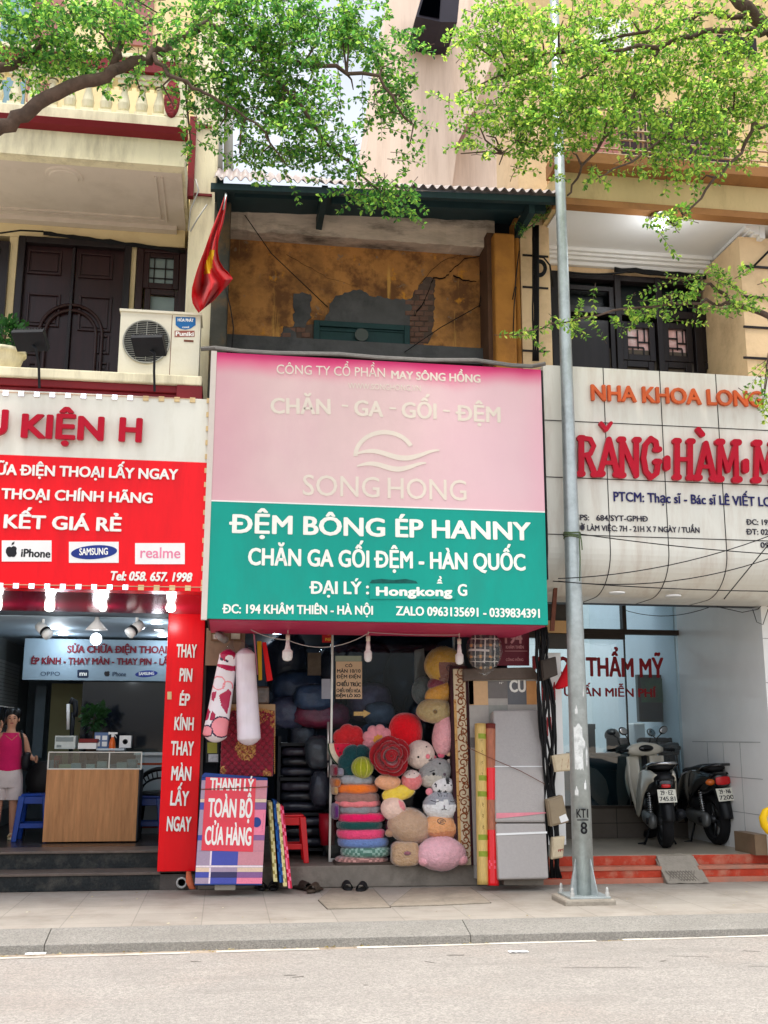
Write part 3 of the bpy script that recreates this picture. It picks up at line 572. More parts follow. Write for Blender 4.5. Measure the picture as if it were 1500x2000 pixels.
m = MB(); m.box(xlp, xw, Yg-.02, Yg+.3, FR, zpl); m.m = 1
for x in (2.35, 2.75, 3.15, 3.55): m.box(x, x+.006, Yg-.023, Yg-.019, FR, zpl-.001)
m.box(xlp, xw, Yg-.023, Yg-.018, (FR+zpl)/2, (FR+zpl)/2+.006); m.build('plinth', [tilegrey, mat('joint_dark', (40, 38, 36), .8)], RB)
m = MB(); m.box(xlp, xw+.3, .1, .55, zc, zc+.45); m.build('front_beam', mat('beam_brown', (112, 94, 78), .7, .15, 4, .1), RB)
m = MB(); m.box(xlp, xw+.2, .55, Yg+.1, zc+.25, zc+.35); m.build('porch_ceiling', mat('porch_ceiling', (196, 200, 202), .6), RB)
GF = MB(); x0, x1 = xat(1120, 1400, Yg), xat(1343, 1400, Yg); za, zbm = zat(1230, 1243, Yg), zat(1230, 1230, Yg)
GF.box(x1, x1+.06, Yg-.05, Yg+.05, zpl, zc+.3); GF.box(xlp, x1, Yg-.05, Yg+.05, zbm-.06, zbm); xm_ = xat(1217, 1210, Yg); GF.box(xm_-.025, xm_+.025, Yg-.05, Yg+.05, zbm, zc+.3)
GF.box(xlp, x1, Yg-.04, Yg+.04, zpl, zpl+.03); GF.box(xlp, xm_, Yg-.045, Yg+.045, zbm-.12, zbm-.06); GF.box(xm_-.006, xm_+.006, Yg-.02, Yg+.02, zpl+.03, zbm-.06); GF.box(xlp, xlp+.1, Yg-.05, Yg+.05, zpl, zc+.3)
GF = GF.build('shop_front', mat('bronze_frame', (58, 50, 44), .45, .1), RB, bev=.003)
m = MB(); m.box(xlp+.1, x1, Yg-.004, Yg+.004, zpl+.03, zc+.3); m.build('pane', skyglass, GF)
PG = FY(Yg-.006); redv = mat('red_vinyl', (150, 28, 36), .4, .05)
lettering(GF, redv, PG, [("KHOA THẨM MỸ", (1040, 1319), (1297, 1324), 38, dict(bold=.06)), ("TƯ VẤN MIỄN PHÍ", (1085, 1359), (1281, 1362), 17, dict(bold=.05))], .0, .002)
# consulting room behind the glass
m = MB(); m.box(xlp-.2, xw, 5.6, 5.8, zpl-.3, 3.4); m.box(xlp-.2, xlp, 2.4, 5.8, 0, 3.4); m.box(xw-.01, xw+.2, 2.5, 5.8, 0, 3.4); m.m = 1; m.box(xlp-.2, xw, Yg+.3, 5.8, 0, .3); m.m = 0; m.box(xlp-.2, xw, Yg+.06, Yg+.6, 3.2, 3.4)  # ceiling left open behind the front strip, an invented opening to brighten the room
m.build('clinic_room', [mat('pale_blue_wall', (222, 232, 236), .7, .03), floordark], RB)

# ---------------------------------------------------------------- tall clad block behind
TB = thing('tall_clad_building', 'tall pale beige clad building with a dark projecting window behind the old roof', 'building', (3.2, 7, 0))
clad = mat('beige_cladding', (224, 202, 184), .75, .05, 2, .1, 20, dirt=(176, 150, 130), damt=.45, dscale=1.6, stretch=(3, 3, .25))
Pt = FY(6.5); m = MB(); m.px(Pt, [(690,460),(724,240),(766,-40),(1010,-40),(960,120),(925,215),(893,290),(870,460)], 0, -2.5); m.build('gable_wall', clad, TB)
m = MB(); Pt2 = FY(7.1); m.px(Pt2, [(800,460),(800,-60),(1130,-60),(1130,460)], 0, -2); m.build('side_wall', clad, TB)
m = MB(); m.px(Pt, [(921,222),(930,222),(896,292),(888,292)], .05, 0); m.build('joint_strip', mat('brown_joint', (120, 84, 74), .7), TB)
wb = MB(); wb.px(FY(5.6), [(812,32),(830,-30),(900,-30),(893,43),(862,43)], 0, -.95); wb = wb.build('window_box', mat('window_box_dark', (40, 36, 48), .4, .2, 4), TB)
m = MB(); m.px(FY(5.59), [(818,28),(834,-28),(862,-28),(858,36)], .01, 0); m.build('pane', darkglass, wb)
m = MB(); m.box(1.5, 7, .62, .9, zc+.3, 5.6); m.build('front_wall', mat('backing_wall', (92, 84, 76), .8, .2, 4), RB)
# ---------------------------------------------------------------- signs
white_l = mat('white_lettering', (236, 234, 228), .45, .03, 6, dirt=(214, 206, 192), damt=.3, dscale=8)
signwhite = mat('sign_white', (222, 220, 208), .4, .03, 2, .02, 20, dirt=(196, 190, 172), damt=.35, dscale=3, stretch=(2, 2, .5))
signred = mat('sign_red', (232, 6, 22), .24, .08, 2, .05, 3, dirt=(200, 10, 26), damt=.5, dscale=1.6, stretch=(3, 1, .5))
letterred = mat('letter_red', (176, 10, 38), .3, .1, 3, spec=.15)
# red and white sign of the phone shop
Yl = -.82; PLs = FY(Yl)
PS = thing('shop_sign', 'red and white phone repair sign with raised white letters and a rim of small lamps', 'sign', (-3.2, Yl, 2.6))
zt1, zm1, zb1 = zat(200, 770, Yl), zat(200, 896, Yl), zat(200, 1152, Yl); xr1 = xat(411, 950, Yl)
m = MB(); m.box(-6, xr1, Yl, Yl+.22, zm1, zt1); m.build('white_panel', signwhite, PS, bev=.004)
m = MB(); m.box(-6, xr1, Yl-.006, Yl+.22, zb1, zm1); m.build('red_panel', signred, PS, bev=.004)
m = MB(); m.prism([(-6, Yl+.2, zb1-.0), (-6, .42, zat(200, 1196, .42)), (-6, .42, zb1+.1), (-6, Yl+.2, zb1+.02)], (xr1+6, 0, 0)); m.build('underside', mat('maroon_gloss', (124, 14, 40), .15, .1, 3, coat=.5), PS)
m = MB(); m.box(xr1+.002, xr1+.05, Yl-.01, Yl+.25, zb1-.02, zt1); m.build('edge_trim', alu, PS)
for w_ in (("PHỤ", (-130, 850), (14, 854), 48, dict(bold=.065)), ("KIỆN", (42, 858), (201, 864), 47, dict(bold=.065)), ("H", (232, 865), (275, 867), 47, dict(bold=.065))): lettering(PS, letterred, PLs, [w_], .03, .03, 'raised_lettering')
lettering(PS, white_l, PLs, [("SỬA CHỮA ĐIỆN THOẠI LẤY NGAY", (-112, 925), (347, 938), 21, dict(bold=.05)), ("PHỤ KIỆN ĐIỆN THOẠI CHÍNH HÃNG", (-230, 968), (297, 984), 21, dict(bold=.05)),
    ("CAM KẾT GIÁ RẺ", (-104, 1029), (236, 1039), 27, dict(bold=.055)), ("Tel: 058. 657. 1998", (216, 1134), (375, 1137), 18, dict(bold=.06, shear=.2))], .008, .014, 'white_lettering')
for cx, nm in ((53, 'phone_card'), (184, 'phone_card'), (313, 'phone_card')):
    m = MB(); y = 1077+(cx-53)*.02; m.pxr(PLs, cx-49, y-21, cx+48, y+20, .012, .0061); o = m.build('logo_card', mat('card_white', (232, 230, 228), .35, .03), PS)
    if cx == 53:
        lettering(o, mat('ink_black', (30, 30, 34), .4), PLs, [("iPhone", (41, 1088), (98, 1090), 16, dict(bold=.05))], .013, .001)
        m = MB(); q = [(0,4),(3,2),(7,3),(9,6),(8,10),(9,14),(6,19),(3,20),(0,19.3),(-3,20),(-6,19),(-9.5,13),(-9.5,8),(-7,4),(-3.5,3)]; m.px(PLs, [(23+x*1.15, 1064.5+yy*1.2) for x, yy in q], .014, .0121); m.px(PLs, [(23,1066),(24,1061),(29,1058),(28,1063)], .014, .0121); m.build('fruit_emblem', mat('ink_black', (30, 30, 34), .4), o)
    elif cx == 184:
        m = MB(); m.px(PLs, [(184+45*math.cos(t), 1079-13.5*math.sin(t)-math.cos(t)*3) for t in [k*math.pi/18 for k in range(36)]], .014, .0121); o2 = m.build('oval_emblem', mat('ink_blue', (34, 52, 128), .4), o)
        lettering(o, white_l, PLs, [("SAMSUNG", (155, 1085), (211, 1084), 13.5, dict(bold=.05))], .0145, .001)
    else: lettering(o, mat('ink_pink', (226, 130, 160), .4), PLs, [("realme", (274, 1090), (352, 1091), 21, dict(bold=.02))], .013, .001)
# rim of little lamp modules: a string of its own
LS = thing('lamp_string', 'string of small square lamp modules running round the edge of the red phone sign', 'string lights', (-3, Yl, 3))
ledon = emi('lamp_lit', (228, 232, 255), 2.2); ledoff = mat('lamp_unlit', (214, 188, 140), .5, .1, 9); ledh = mat('lamp_case', (226, 226, 232), .4)
pos = [(11+i*30.4-30, 767.5+i*1.1, i < 10) for i in range(14)]+[(409-i*.82, 783+i*27.3, False) for i in range(14)]+[(1+i*30.5, 1144+i*.42, i < 9) for i in range(14)]
for x, y, on in pos:
    m = MB(); c = PLs.hit(x, y, .012); m.box(c.x-.024, c.x+.024, c.y, c.y+.01, c.z-.022, c.z+.022)
    if on:
        m.m = 1
        for dx in (-.011, .011):
            for dz in (-.01, .01): m.box(c.x+dx-.008, c.x+dx+.008, c.y-.003, c.y-.0005, c.z+dz-.008, c.z+dz+.008)
    m.build('lamp_module', [ledh if on else ledoff, ledon], LS)
m = MB(); m.tube([PLs.hit(x, y-2, .01) for x, y, _ in pos[:14]], .004, 5); m.tube([PLs.hit(x, y, .01) for x, y, _ in pos[14:28]], .004, 5); m.tube([PLs.hit(x, y-2, .01) for x, y, _ in pos[28:]], .004, 5); m.build('wire', mat('wire_pale', (190, 150, 120), .5), LS)
# vertical red board
PV = FY(.44); VS = thing('vertical_sign', 'tall narrow red board with a column of white words hung on the pier', 'sign', tuple(at(350, 1702, .44)))
m = MB(); m.pxr(PV, 320, 1188, 393, 1190, 0, -.05); x0, x1 = xat(318, 1450, .44), xat(392, 1450, .44); z0, z1 = zat(350, 1702, .44), zat(350, 1190, .44)
m = MB(); m.box(x0, x1, .44, .495, z0, z1); m.build('board', signred, VS, bev=.006)
lettering(VS, white_l, PV, [("THAY", (344, 1284), (384, 1285), 26, dict(bold=.05)), ("PIN", (350, 1331), (375, 1332), 26, dict(bold=.05)), ("ÉP", (350, 1378), (370, 1379), 24, dict(bold=.05)), ("KÍNH", (340, 1426), (378, 1427), 26, dict(bold=.05)),
    ("THAY", (333, 1475), (378, 1476), 28, dict(bold=.05)), ("MÀN", (334, 1524), (373, 1525), 28, dict(bold=.05)), ("LẤY", (332, 1573), (368, 1574), 29, dict(bold=.05)), ("NGAY", (325, 1623), (373, 1624), 29, dict(bold=.05))], .008, .014)
m = MB(); m.pxr(PV, 327, 1351, 335, 1366, .012, .0); m.build('switch_box', ledoff, VS)
# the big pink and green banner
Yb2 = -.87; PB = FY(Yb2)
BS = thing('banner_sign', 'large faded pink and green bedding shop banner stretched on a box frame', 'sign', (0, Yb2, 2.37))
ba, bb = PB.hit(408, 1213), PB.hit(1062, 718); bx0, bx1 = -1.615, 1.385; bz0, bz1 = 2.375, 4.765; bzm = zat(740, 989, Yb2)
pink = mat('banner_pink', (216, 186, 184), .5, .05, 2.0, .3, 2.4, dirt=(206, 160, 172), damt=.35, dscale=1.1, stretch=(1, 1, .7)); t = pink.node_tree; b = t.nodes['Principled BSDF']; src = b.inputs['Base Color'].links[0].from_socket
geo = t.nodes.new('ShaderNodeNewGeometry'); sp = t.nodes.new('ShaderNodeSeparateXYZ'); t.links.new(geo.outputs['Position'], sp.inputs[0])
nz = t.nodes.new('ShaderNodeTexNoise'); nz.inputs['Scale'].default_value = 1.6; t.links.new(geo.outputs['Position'], nz.inputs[0])
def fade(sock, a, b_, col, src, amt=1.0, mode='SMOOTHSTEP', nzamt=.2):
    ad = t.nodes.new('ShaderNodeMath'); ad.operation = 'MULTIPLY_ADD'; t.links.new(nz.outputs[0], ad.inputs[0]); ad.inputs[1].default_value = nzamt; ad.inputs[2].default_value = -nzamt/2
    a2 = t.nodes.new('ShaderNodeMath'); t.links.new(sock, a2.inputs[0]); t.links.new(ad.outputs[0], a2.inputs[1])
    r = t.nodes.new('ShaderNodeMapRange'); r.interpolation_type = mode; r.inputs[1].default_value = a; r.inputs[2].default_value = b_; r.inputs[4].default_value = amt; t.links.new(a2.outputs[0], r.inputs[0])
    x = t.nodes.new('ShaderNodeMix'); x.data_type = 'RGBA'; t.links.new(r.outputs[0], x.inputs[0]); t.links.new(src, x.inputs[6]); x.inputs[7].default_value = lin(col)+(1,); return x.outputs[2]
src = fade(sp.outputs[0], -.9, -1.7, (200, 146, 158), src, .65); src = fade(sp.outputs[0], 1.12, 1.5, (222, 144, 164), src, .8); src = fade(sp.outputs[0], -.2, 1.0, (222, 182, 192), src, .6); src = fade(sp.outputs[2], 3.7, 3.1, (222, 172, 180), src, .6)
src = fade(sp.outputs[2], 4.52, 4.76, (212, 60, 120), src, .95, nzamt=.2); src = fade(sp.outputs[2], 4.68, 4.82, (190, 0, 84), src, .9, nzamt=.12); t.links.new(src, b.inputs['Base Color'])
green = mat('banner_green', (6, 150, 134), .42, .06, 1.6, .28, 2.2, dirt=(28, 136, 122), damt=.6, dscale=1.4, stretch=(1.6, 1, .6))
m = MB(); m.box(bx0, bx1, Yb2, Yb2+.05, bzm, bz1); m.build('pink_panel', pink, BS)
m = MB(); m.box(bx0, bx1, Yb2-.001, Yb2+.05, bz0, bzm-.001); m.m = 1; m.box(bx0, bx1, Yb2-.003, Yb2, bzm-.006, bzm+.006); m.build('green_panel', [green, white_l], BS)
m = MB(); m.box(bx0-.05, bx0, Yb2-.006, Yb2+.06, bz0-.01, bz1+.01); m.build('edge_strip', mat('strip_pale', (206, 196, 186), .5, .05, 6), BS)
m = MB(); m.box(bx0+.002, bx1-.002, Yb2+.051, .2, bz0+.0, bz1-.1); m.build('box_frame', darkmetal, BS)
m = MB(); m.box(bx0+.02, bx1-.01, Yb2+.052, .3, bz0-.012, bz0-.001); m.build('underside', mat('crimson_vinyl', (190, 56, 92), .5, .08, 2, .25, 3, dirt=(150, 40, 70), damt=.5, dscale=2), BS)
m = MB(); pts = [(392,680),(420,678),(470,684),(540,688),(660,690),(740,697),(840,702),(930,702),(1000,712),(1040,714),(1066,709)]; m.tube([PB.hit(x, y, -.02) for x, y in pts], [.02]*11, 6); m.tube([PB.hit(x, y+3, -.0) for x, y in pts[1:10]], [.012]*9, 6); m.build('top_hem', mat('grey_hem', (104, 100, 96), .6, .2, 8), BS)
ivory = mat('faded_letter', (220, 208, 194), .5, .04, 5)
lettering(BS, ivory, PB, [("CÔNG TY CỔ PHẦN", (540, 730), (752, 737), 18, dict(bold=.01)), ("MAY SÔNG HỒNG", (764, 740), (938, 748), 16, dict(bold=.05)), ("WWW.SONGHONG.VN", (680, 759), (822, 764), 11, dict(bold=.0)),
    ("CHĂN", (528, 808), (645, 810), 31, dict(bold=.05)), ("-", (667, 800), (679, 801), 24, dict(bold=.02)), ("GA", (691, 812), (748, 815), 31, dict(bold=.05)), ("-", (760, 805), (773, 806), 24, dict(bold=.02)), ("GỐI", (784, 816), (852, 819), 31, dict(bold=.05)), ("-", (865, 810), (878, 811), 24, dict(bold=.02)), ("ĐỆM", (890, 822), (977, 826), 31, dict(bold=.05)),
    ("SONG", (591, 967), (741, 972), 40, dict(bold=.012)), ("HONG", (757, 973), (911, 978), 40, dict(bold=.012))], .0015, .0015, 'faded_lettering')
m = MB()                                  # sun over two waves, and the thin foot-strokes of the name
def stroke(pts, w):
    n = len(pts); up = []; dn = []
    for i, (x, y) in enumerate(pts):
        k = w[i] if isinstance(w, list) else w; up.append((x, y-k)); dn.append((x, y+k))
    for i in range(n-1): m.px(PB, [up[i], up[i+1], dn[i+1], dn[i]], .0038, .001)
ar = [(751+62*math.cos(t), 894-50*math.sin(t)) for t in [math.pi*(1-.0)-k*math.pi*.86/22 for k in range(23)]]
for i in range(22):
    t0 = [math.pi-k*math.pi*.86/22 for k in (i, i+1)]; ro = [(751+61*math.cos(a), 891-51*math.sin(a)) for a in t0]; w0 = 8.5; ri = [(751+(61-w0)*math.cos(a), 891-(51-w0)*math.sin(a)) for a in t0]; m.px(PB, ro+ri[::-1], .003, .001)
wave = lambda y0, x0, x1, a: stroke([(x0+(x1-x0)*i/26, y0+a*math.sin(-.2+i/26*2*math.pi*1.25+3.4)*(1 if i < 22 else 1.2)) for i in range(27)], [.6+4.6*max(0, math.sin(math.pi*(i+.4)/26.8))**.6 for i in range(27)])
wave(888, 692, 858, 7); wave(911, 697, 832, 5.5)
m.build('wave_emblem', ivory, BS)
whiteg = mat('white_vinyl', (238, 236, 226), .45, .03, 6)
lettering(BS, whiteg, PB, [("ĐỆM BÔNG ÉP HANNY", (447, 1041), (1036, 1056), 37, dict(bold=.05)), ("CHĂN GA GỐI ĐỆM - HÀN QUỐC", (484, 1104), (1026, 1115), 34, dict(bold=.05)), ("ĐẠI LÝ :", (604, 1160), (720, 1161), 25, dict(bold=.05)), ("G", (894, 1164), (912, 1164), 23, dict(bold=.05)),
    ("ĐC: 194 KHÂM THIÊN - HÀ NỘI", (434, 1198), (728, 1201), 18, dict(bold=.05)), ("ZALO 0963135691 - 0339834391", (773, 1202), (1054, 1207), 18, dict(bold=.05)), ("Ồ", (851, 1160), (867, 1160), 22, dict(bold=.05))], .003, .002, 'white_lettering')
m = MB(); m.pxr(PB, 722, 1140, 889, 1170, .009, .006); pt = m.build('name_patch', green, BS)
m = MB(); m.px(PB, [(722,1139),(726,1133),(745,1131),(770,1133),(792,1131),(812,1135),(816,1140)], .0075, .0065); m.build('smudge', mat('soot_smudge', (14, 84, 78), .7, .3, 20), BS)
lettering(pt, whiteg, PB, [("Hongkong", (734, 1164), (882, 1165), 18, dict(bold=.09, space=1.05))], .0095, .002)
# curved white sign of the clinic
Yc = -.55
CS = thing('clinic_sign', 'curved white panel sign of the dental clinic with red and orange raised letters', 'sign', (2.8, Yc, 2.6))
zt2, zc2, zb2 = zat(1290, 725, Yc), zat(1290, 1075, Yc), zat(1290, 1172, .0)
prof = [(Yc+.12, zt2), (Yc, zt2), (Yc, zc2)]; rr = zc2-zb2
for k in range(1, 13): a = k/12*math.pi/2; prof.append((Yc+rr*1.25*(1-math.cos(a)), zc2-rr*math.sin(a)))
prof.append((.34, zb2+.0)); cxa, cxb = xat(1066, 900, Yc), 5.6
panel = mat('clinic_panel', (216, 214, 204), .3, .03, 2, dirt=(176, 156, 138), damt=.4, dscale=2.2, stretch=(3, 1, .5))
m = MB(); n = len(prof); m.raw([(x, y, z) for x in (cxa, cxb) for y, z in prof], [(i, i+1, n+i+1, n+i) for i in range(n-1)]); full = [(cxa, y, z) for y, z in prof]+[(cxa, .34, zt2)]; m.poly(full[::-1]); m.box(cxa+.01, cxb, Yc+.12, .5, zc2, zt2-.02)
m.build('panel', panel, CS)
m = MB()
def seam(x):
    for i in range(1, n-1):
        (y0, z0), (y1, z1) = prof[i], prof[i+1]; d = Vector((0, y1-y0, z1-z0)).normalized(); nn = Vector((0, d.z, -d.y)); nn = nn if nn.y < 0 or (nn.y == 0 and nn.z < 0) else -nn
        if abs(nn.y) < 1e-6: nn = Vector((0, 0, -1))
        m.prism([Vector((x-.004, y0, z0))+nn*.003, Vector((x+.004, y0, z0))+nn*.003, Vector((x+.004, y1, z1))+nn*.003, Vector((x-.004, y1, z1))+nn*.003], -nn*.004)
for px in (1185, 1297, 1408): seam(xat(px, 900, Yc))
for x in (4.1, 4.7): seam(x)
for py in (831, 940, 1050): z = zat(1290, py, Yc); m.box(cxa, cxb, Yc-.003, Yc+.001, z-.004, z+.004)
z = zc2-rr*.93; m.build('seam', mat('seam_dark', (40, 38, 38), .8), CS)
m = MB(); m.box(cxa-.012, cxa-.001, Yc+.02, .4, zb2+.1, zt2-.05); m.box(cxa-.1, cxb, .341, .5, zb2, zb2+.3); m.build('side_trim', darkmetal, CS)
for px, py in ((1205, 1157), (1315, 1163)):
    c = gr(px, py, zb2); m = MB(); m.lathe((c.x, c.y, zb2-.012), [(.05, .0), (.075, .0), (.075, .012)], 24); m.build('downlight', tilewhite, CS, True)
PC = FY(Yc)
lettering(CS, mat('letter_orange', (204, 92, 44), .45, .12, 6, dirt=(150, 60, 40), damt=.4), PC, [("NHA KHOA LONG", (1153, 784), (1487, 797), 31, dict(bold=.045))], .012, .03, 'orange_lettering')
# fat bulb-footed red letters
bm_ = MB(); P0 = PC
def blob(pts, r):                        # one thick rounded stroke with swollen ends
    global _k; _k += 1; d1 = .05+_k*.00025
    pts = [Vector((x, y)) for x, y in pts]; q = []
    if len(pts) > 2:
        for i in range(len(pts)-1): blob([tuple(pts[i]), tuple(pts[i+1])], r if not isinstance(r, tuple) else r[0])
        return
    for i in range(len(pts)-1):
        for s in range(6): q.append((pts[i].lerp(pts[i+1], s/6)))
    q.append(pts[-1]); N = len(q); L_, R_ = [], []
    for i, p in enumerate(q):
        tg = (q[min(i+1, N-1)]-q[max(i-1, 0)]).normalized(); nn = Vector((-tg.y, tg.x)); u = i/(N-1); k = r if not isinstance(r, tuple) else r[0]*(1-u)+r[1]*u
        L_.append(p+nn*k); R_.append(p-nn*k)
    def capp(c, tg, k): a0 = math.atan2(tg.y, tg.x); return [c+Vector((math.cos(a0+a), math.sin(a0+a)))*k for a in [math.pi/2-j*math.pi/8 for j in range(1, 8)]]
    k1 = r if not isinstance(r, tuple) else r[1]; k0 = r if not isinstance(r, tuple) else r[0]
    end = capp(q[-1], (q[-1]-q[-2]), k1); st = capp(q[0], (q[0]-q[1]), k0)
    poly = L_+end+R_[::-1]+st
    bm_.px(P0, [(p.x, p.y) for p in poly], d1, .02)
_k = 0
def letter(ch, x, y, w, h):              # x,y baseline corner
    X = lambda u: x+u*w; Yy = lambda v, u=0: y-v*h+u*w*.028
    S = lambda *p: [(X(a), Yy(b, a)) for a, b in p]; s = w*.172
    def foot(u, v): blob(S((u-.07, v), (u+.09, v)), s*.82)
    if ch == 'R': blob(S((.2, .06), (.2, .95)), s*.8); foot(.17, .06); foot(.2, .95); blob(S((.3, .95), (.62, .93), (.78, .76), (.62, .56), (.3, .52)), s*.62); blob(S((.5, .5), (.82, .08)), s*.72); foot(.84, .06)
    if ch == 'A': blob(S((.14, .08), (.5, .92)), s*.66); blob(S((.86, .08), (.5, .92)), s*.7); blob(S((.3, .34), (.7, .34)), s*.5); foot(.13, .06); foot(.87, .06)
    if ch == 'N': blob(S((.17, .06), (.17, .95)), s*.7); blob(S((.2, .9), (.82, .1)), s*.72); blob(S((.84, .06), (.84, .95)), s*.7); foot(.15, .06); foot(.14, .95); foot(.86, .95)
    if ch == 'G': blob(S((.8, .72), (.74, .9), (.5, .98), (.26, .82), (.17, .5), (.28, .18), (.52, .03), (.78, .14), (.84, .4)), s*.72); foot(.8, .42); foot(.8, .72)
    if ch == 'H': blob(S((.2, .06), (.2, .94)), s*.74); blob(S((.8, .06), (.8, .94)), s*.74); blob(S((.2, .5), (.8, .5)), s*.56); foot(.18, .05); foot(.18, .95); foot(.82, .05); foot(.82, .95)
    if ch == 'M': blob(S((.13, .06), (.17, .94)), s*.56); blob(S((.17, .92), (.5, .25)), s*.52); blob(S((.83, .92), (.5, .25)), s*.52); blob(S((.87, .06), (.83, .94)), s*.56); foot(.12, .05); foot(.88, .05); foot(.15, .95); foot(.85, .95)
for ch, x, y, w, h in (('R', 1124, 932, 42, 78), ('A', 1163, 932, 46, 78), ('N', 1204, 935, 42, 78), ('G', 1246, 937, 42, 80), ('H', 1310, 938, 42, 78), ('A', 1352, 940, 44, 78), ('M', 1394, 942, 46, 80), ('M', 1466, 944, 46, 80)): letter(ch, x, y, w, h)
blob([(1170, 830), (1180, 843), (1189, 830)], 3.6); blob([(1359, 842), (1367, 852)], 5); blob([(1298, 899), (1298, 916)], 6.5); blob([(1451, 905), (1451, 921)], 6.5)
bm_.build('red_lettering', letterred, CS)
navy = mat('letter_navy', (34, 34, 92), .5, .08, 5); inkd = mat('letter_ink', (48, 46, 60), .5, .1, 5)
lettering(CS, navy, PC, [("PTCM: Thạc sĩ - Bác sĩ LÊ VIẾT LONG", (1198, 979), (1538, 991), 18.5, dict(bold=.03))], .006, .006, 'blue_lettering')
lettering(CS, inkd, PC, [("GPS:   684/SYT-GPHĐ", (1121, 1016), (1265, 1019), 11, dict(bold=.03)), ("GIỜ LÀM VIỆC: 7H - 21H X 7 NGÀY / TUẦN", (1120, 1036), (1366, 1041), 11, dict(bold=.03)), ("ĐC: 192", (1457, 1025), (1506, 1026), 11, dict(bold=.03)), ("ĐT: 024", (1457, 1044), (1508, 1045), 11, dict(bold=.03)), ("097", (1485, 1070), (1512, 1071), 11, dict(bold=.03))], .004, .004, 'small_lettering')
# white board with red words beside the porch
BD = thing('white_notice_board', 'white vertical board with red words half hidden by hanging cables', 'sign', tuple(at(1083, 1640, .5)))
P4 = FY(.5); m = MB(); m.box(xat(1062, 1450, .5), xat(1100, 1450, .5), .5, .54, zat(1082, 1650, .5), zat(1082, 1275, .5)); m.build('board', tilewhite, BD)
lettering(BD, redv, P4, [("HÀM", (1058, 1368), (1086, 1368), 36, dict(bold=.05)), ("RĂNG", (1052, 1438), (1088, 1438), 38, dict(bold=.05))], .001, .003)
# house number plate, shop notice
NP = thing('house_number_plate', 'maroon house number plate reading 194 beside the tartan pillow', 'sign', tuple(at(1010, 1285, .3)))
P5 = FY(.36); m = MB(); m.pxr(P5, 968, 1222, 1034, 1300, 0, -.02); m.build('plate', mat('plate_maroon', (92, 20, 36), .4, .08), NP, bev=.004)
dl = mat('plate_letter', (176, 120, 122), .5); lettering(NP, dl, P5, [("194", (986, 1257), (1020, 1257), 24, dict(bold=.05)), ("KHÂM THIÊN", (988, 1267), (1023, 1267), 6, dict(bold=.05)), ("CÔNG HỒNG", (988, 1291), (1022, 1291), 5, dict(bold=.04))], .001, .002)
m = MB(); m.pxr(P5, 986, 1271, 1030, 1272.2, .002, .0005); m.build('rule', dl, NP)

# ---------------------------------------------------------------- lamps
def bulb(px, py, Y, lit, label, grp, h=.17, big=1.0):
    c = at(px, py, Y); t = thing('light_bulb', label, 'bulb', tuple(c), grp); r = .046*big
    m = MB(); m.lathe((c.x, c.y, c.z), [(.016, .0), (.02, -.05), (.022, -.055), (r*.6, -.085), (r*.95, -.10)], 16); m.m = 1; m.lathe((c.x, c.y, c.z), [(r*.95, -.1), (r, -.11), (r, -.16), (r*.8, -.185), (r*.3, -.195)], 16)
    m.build('globe', [tilewhite, emi('bulb_lit', (255, 252, 240), 3.5) if lit else mat('bulb_unlit', (224, 222, 220), .35, .03)], t, True)
    m = MB(); m.cyl((c.x, c.y, c.z), (c.x, c.y, c.z+.05), .02, n=10); m.cyl((c.x, c.y, c.z+.05), (c.x, c.y, c.z+.2 if not lit else c.z+.1), .004, n=6); m.build('socket', mat('socket_cream', (206, 196, 180), .5), t, True)
    if lit:
        l = bpy.data.lights.new('bulb_light', 'POINT'); l.energy = 2.2; l.color = (.95, .98, 1); l.shadow_soft_size = .04; lo = bpy.data.objects.new('bulb_light', l); C.objects.link(lo); lo.parent = t; lo.location = (0, 0, -.26)
    return t
g1 = 'lit bulbs under the red phone sign'
bulb(-4, 1152, .05, 1, 'glowing white bulb under the red sign, above the woman with the phone', g1); bulb(99, 1153, .05, 1, 'second glowing white bulb along the underside of the red sign', g1)
bulb(203, 1153, .05, 1, 'smaller glowing bulb at the middle of the phone shop opening', g1, big=.78); bulb(335, 1155, .05, 1, 'glowing bulb above the vertical red board', g1)
g2 = 'unlit bulbs hung across the bedding shop'
bulb(562, 1250, -.1, 0, 'unlit white bulb hanging above the dark plastic wrapped bundles', g2, big=1.05); bulb(719, 1252, -.1, 0, 'unlit bulb hanging above the paper notice on the glass', g2, big=.8); bulb(897, 1258, -.1, 0, 'unlit bulb hanging beside the tartan pillow', g2, big=.85)
wc = thing('hanging_wire', 'thin pale wire sagging between the unlit bulbs of the bedding shop', 'wire', tuple(at(620, 1250, -.1)))
m = MB(); sag = lambda a, b, s: [a.lerp(b, i/12)-Vector((0, 0, s*4*(i/12)*(1-i/12))) for i in range(13)]
m.tube(sag(at(490, 1230, -.1), at(562, 1250, -.1), .02), .004, 5); m.tube(sag(at(562, 1250, -.1), at(722, 1235, -.1), .1), .004, 5); m.tube(sag(at(722, 1235, -.1), at(897, 1240, -.1), .01), .003, 5); m.build('strand', pvc, wc)
def downlight(px, py, z, label, grp, pw=0, r=.055):
    c = gr(px, py, z); t = thing('ceiling_downlight', label, 'ceiling light', tuple(c), grp); m = MB(); m.lathe((c.x, c.y, z-.012), [(r, 0), (r+.015, .004), (r+.015, .011)], 20); m.m = 1; m.lathe((c.x, c.y, z-.014), [(r-.003, 0), (r-.003, .003)], 20); m.build('lens', [tilewhite, emi('downlight_lit', (236, 244, 255), 5)], t, True)
    if pw:
        l = bpy.data.lights.new('downlight_light', 'POINT'); l.energy = pw; l.color = (.82, .92, 1); l.shadow_soft_size = .06; lo = bpy.data.objects.new('downlight_light', l); C.objects.link(lo); lo.parent = t; lo.location = (0, 0, -.1)
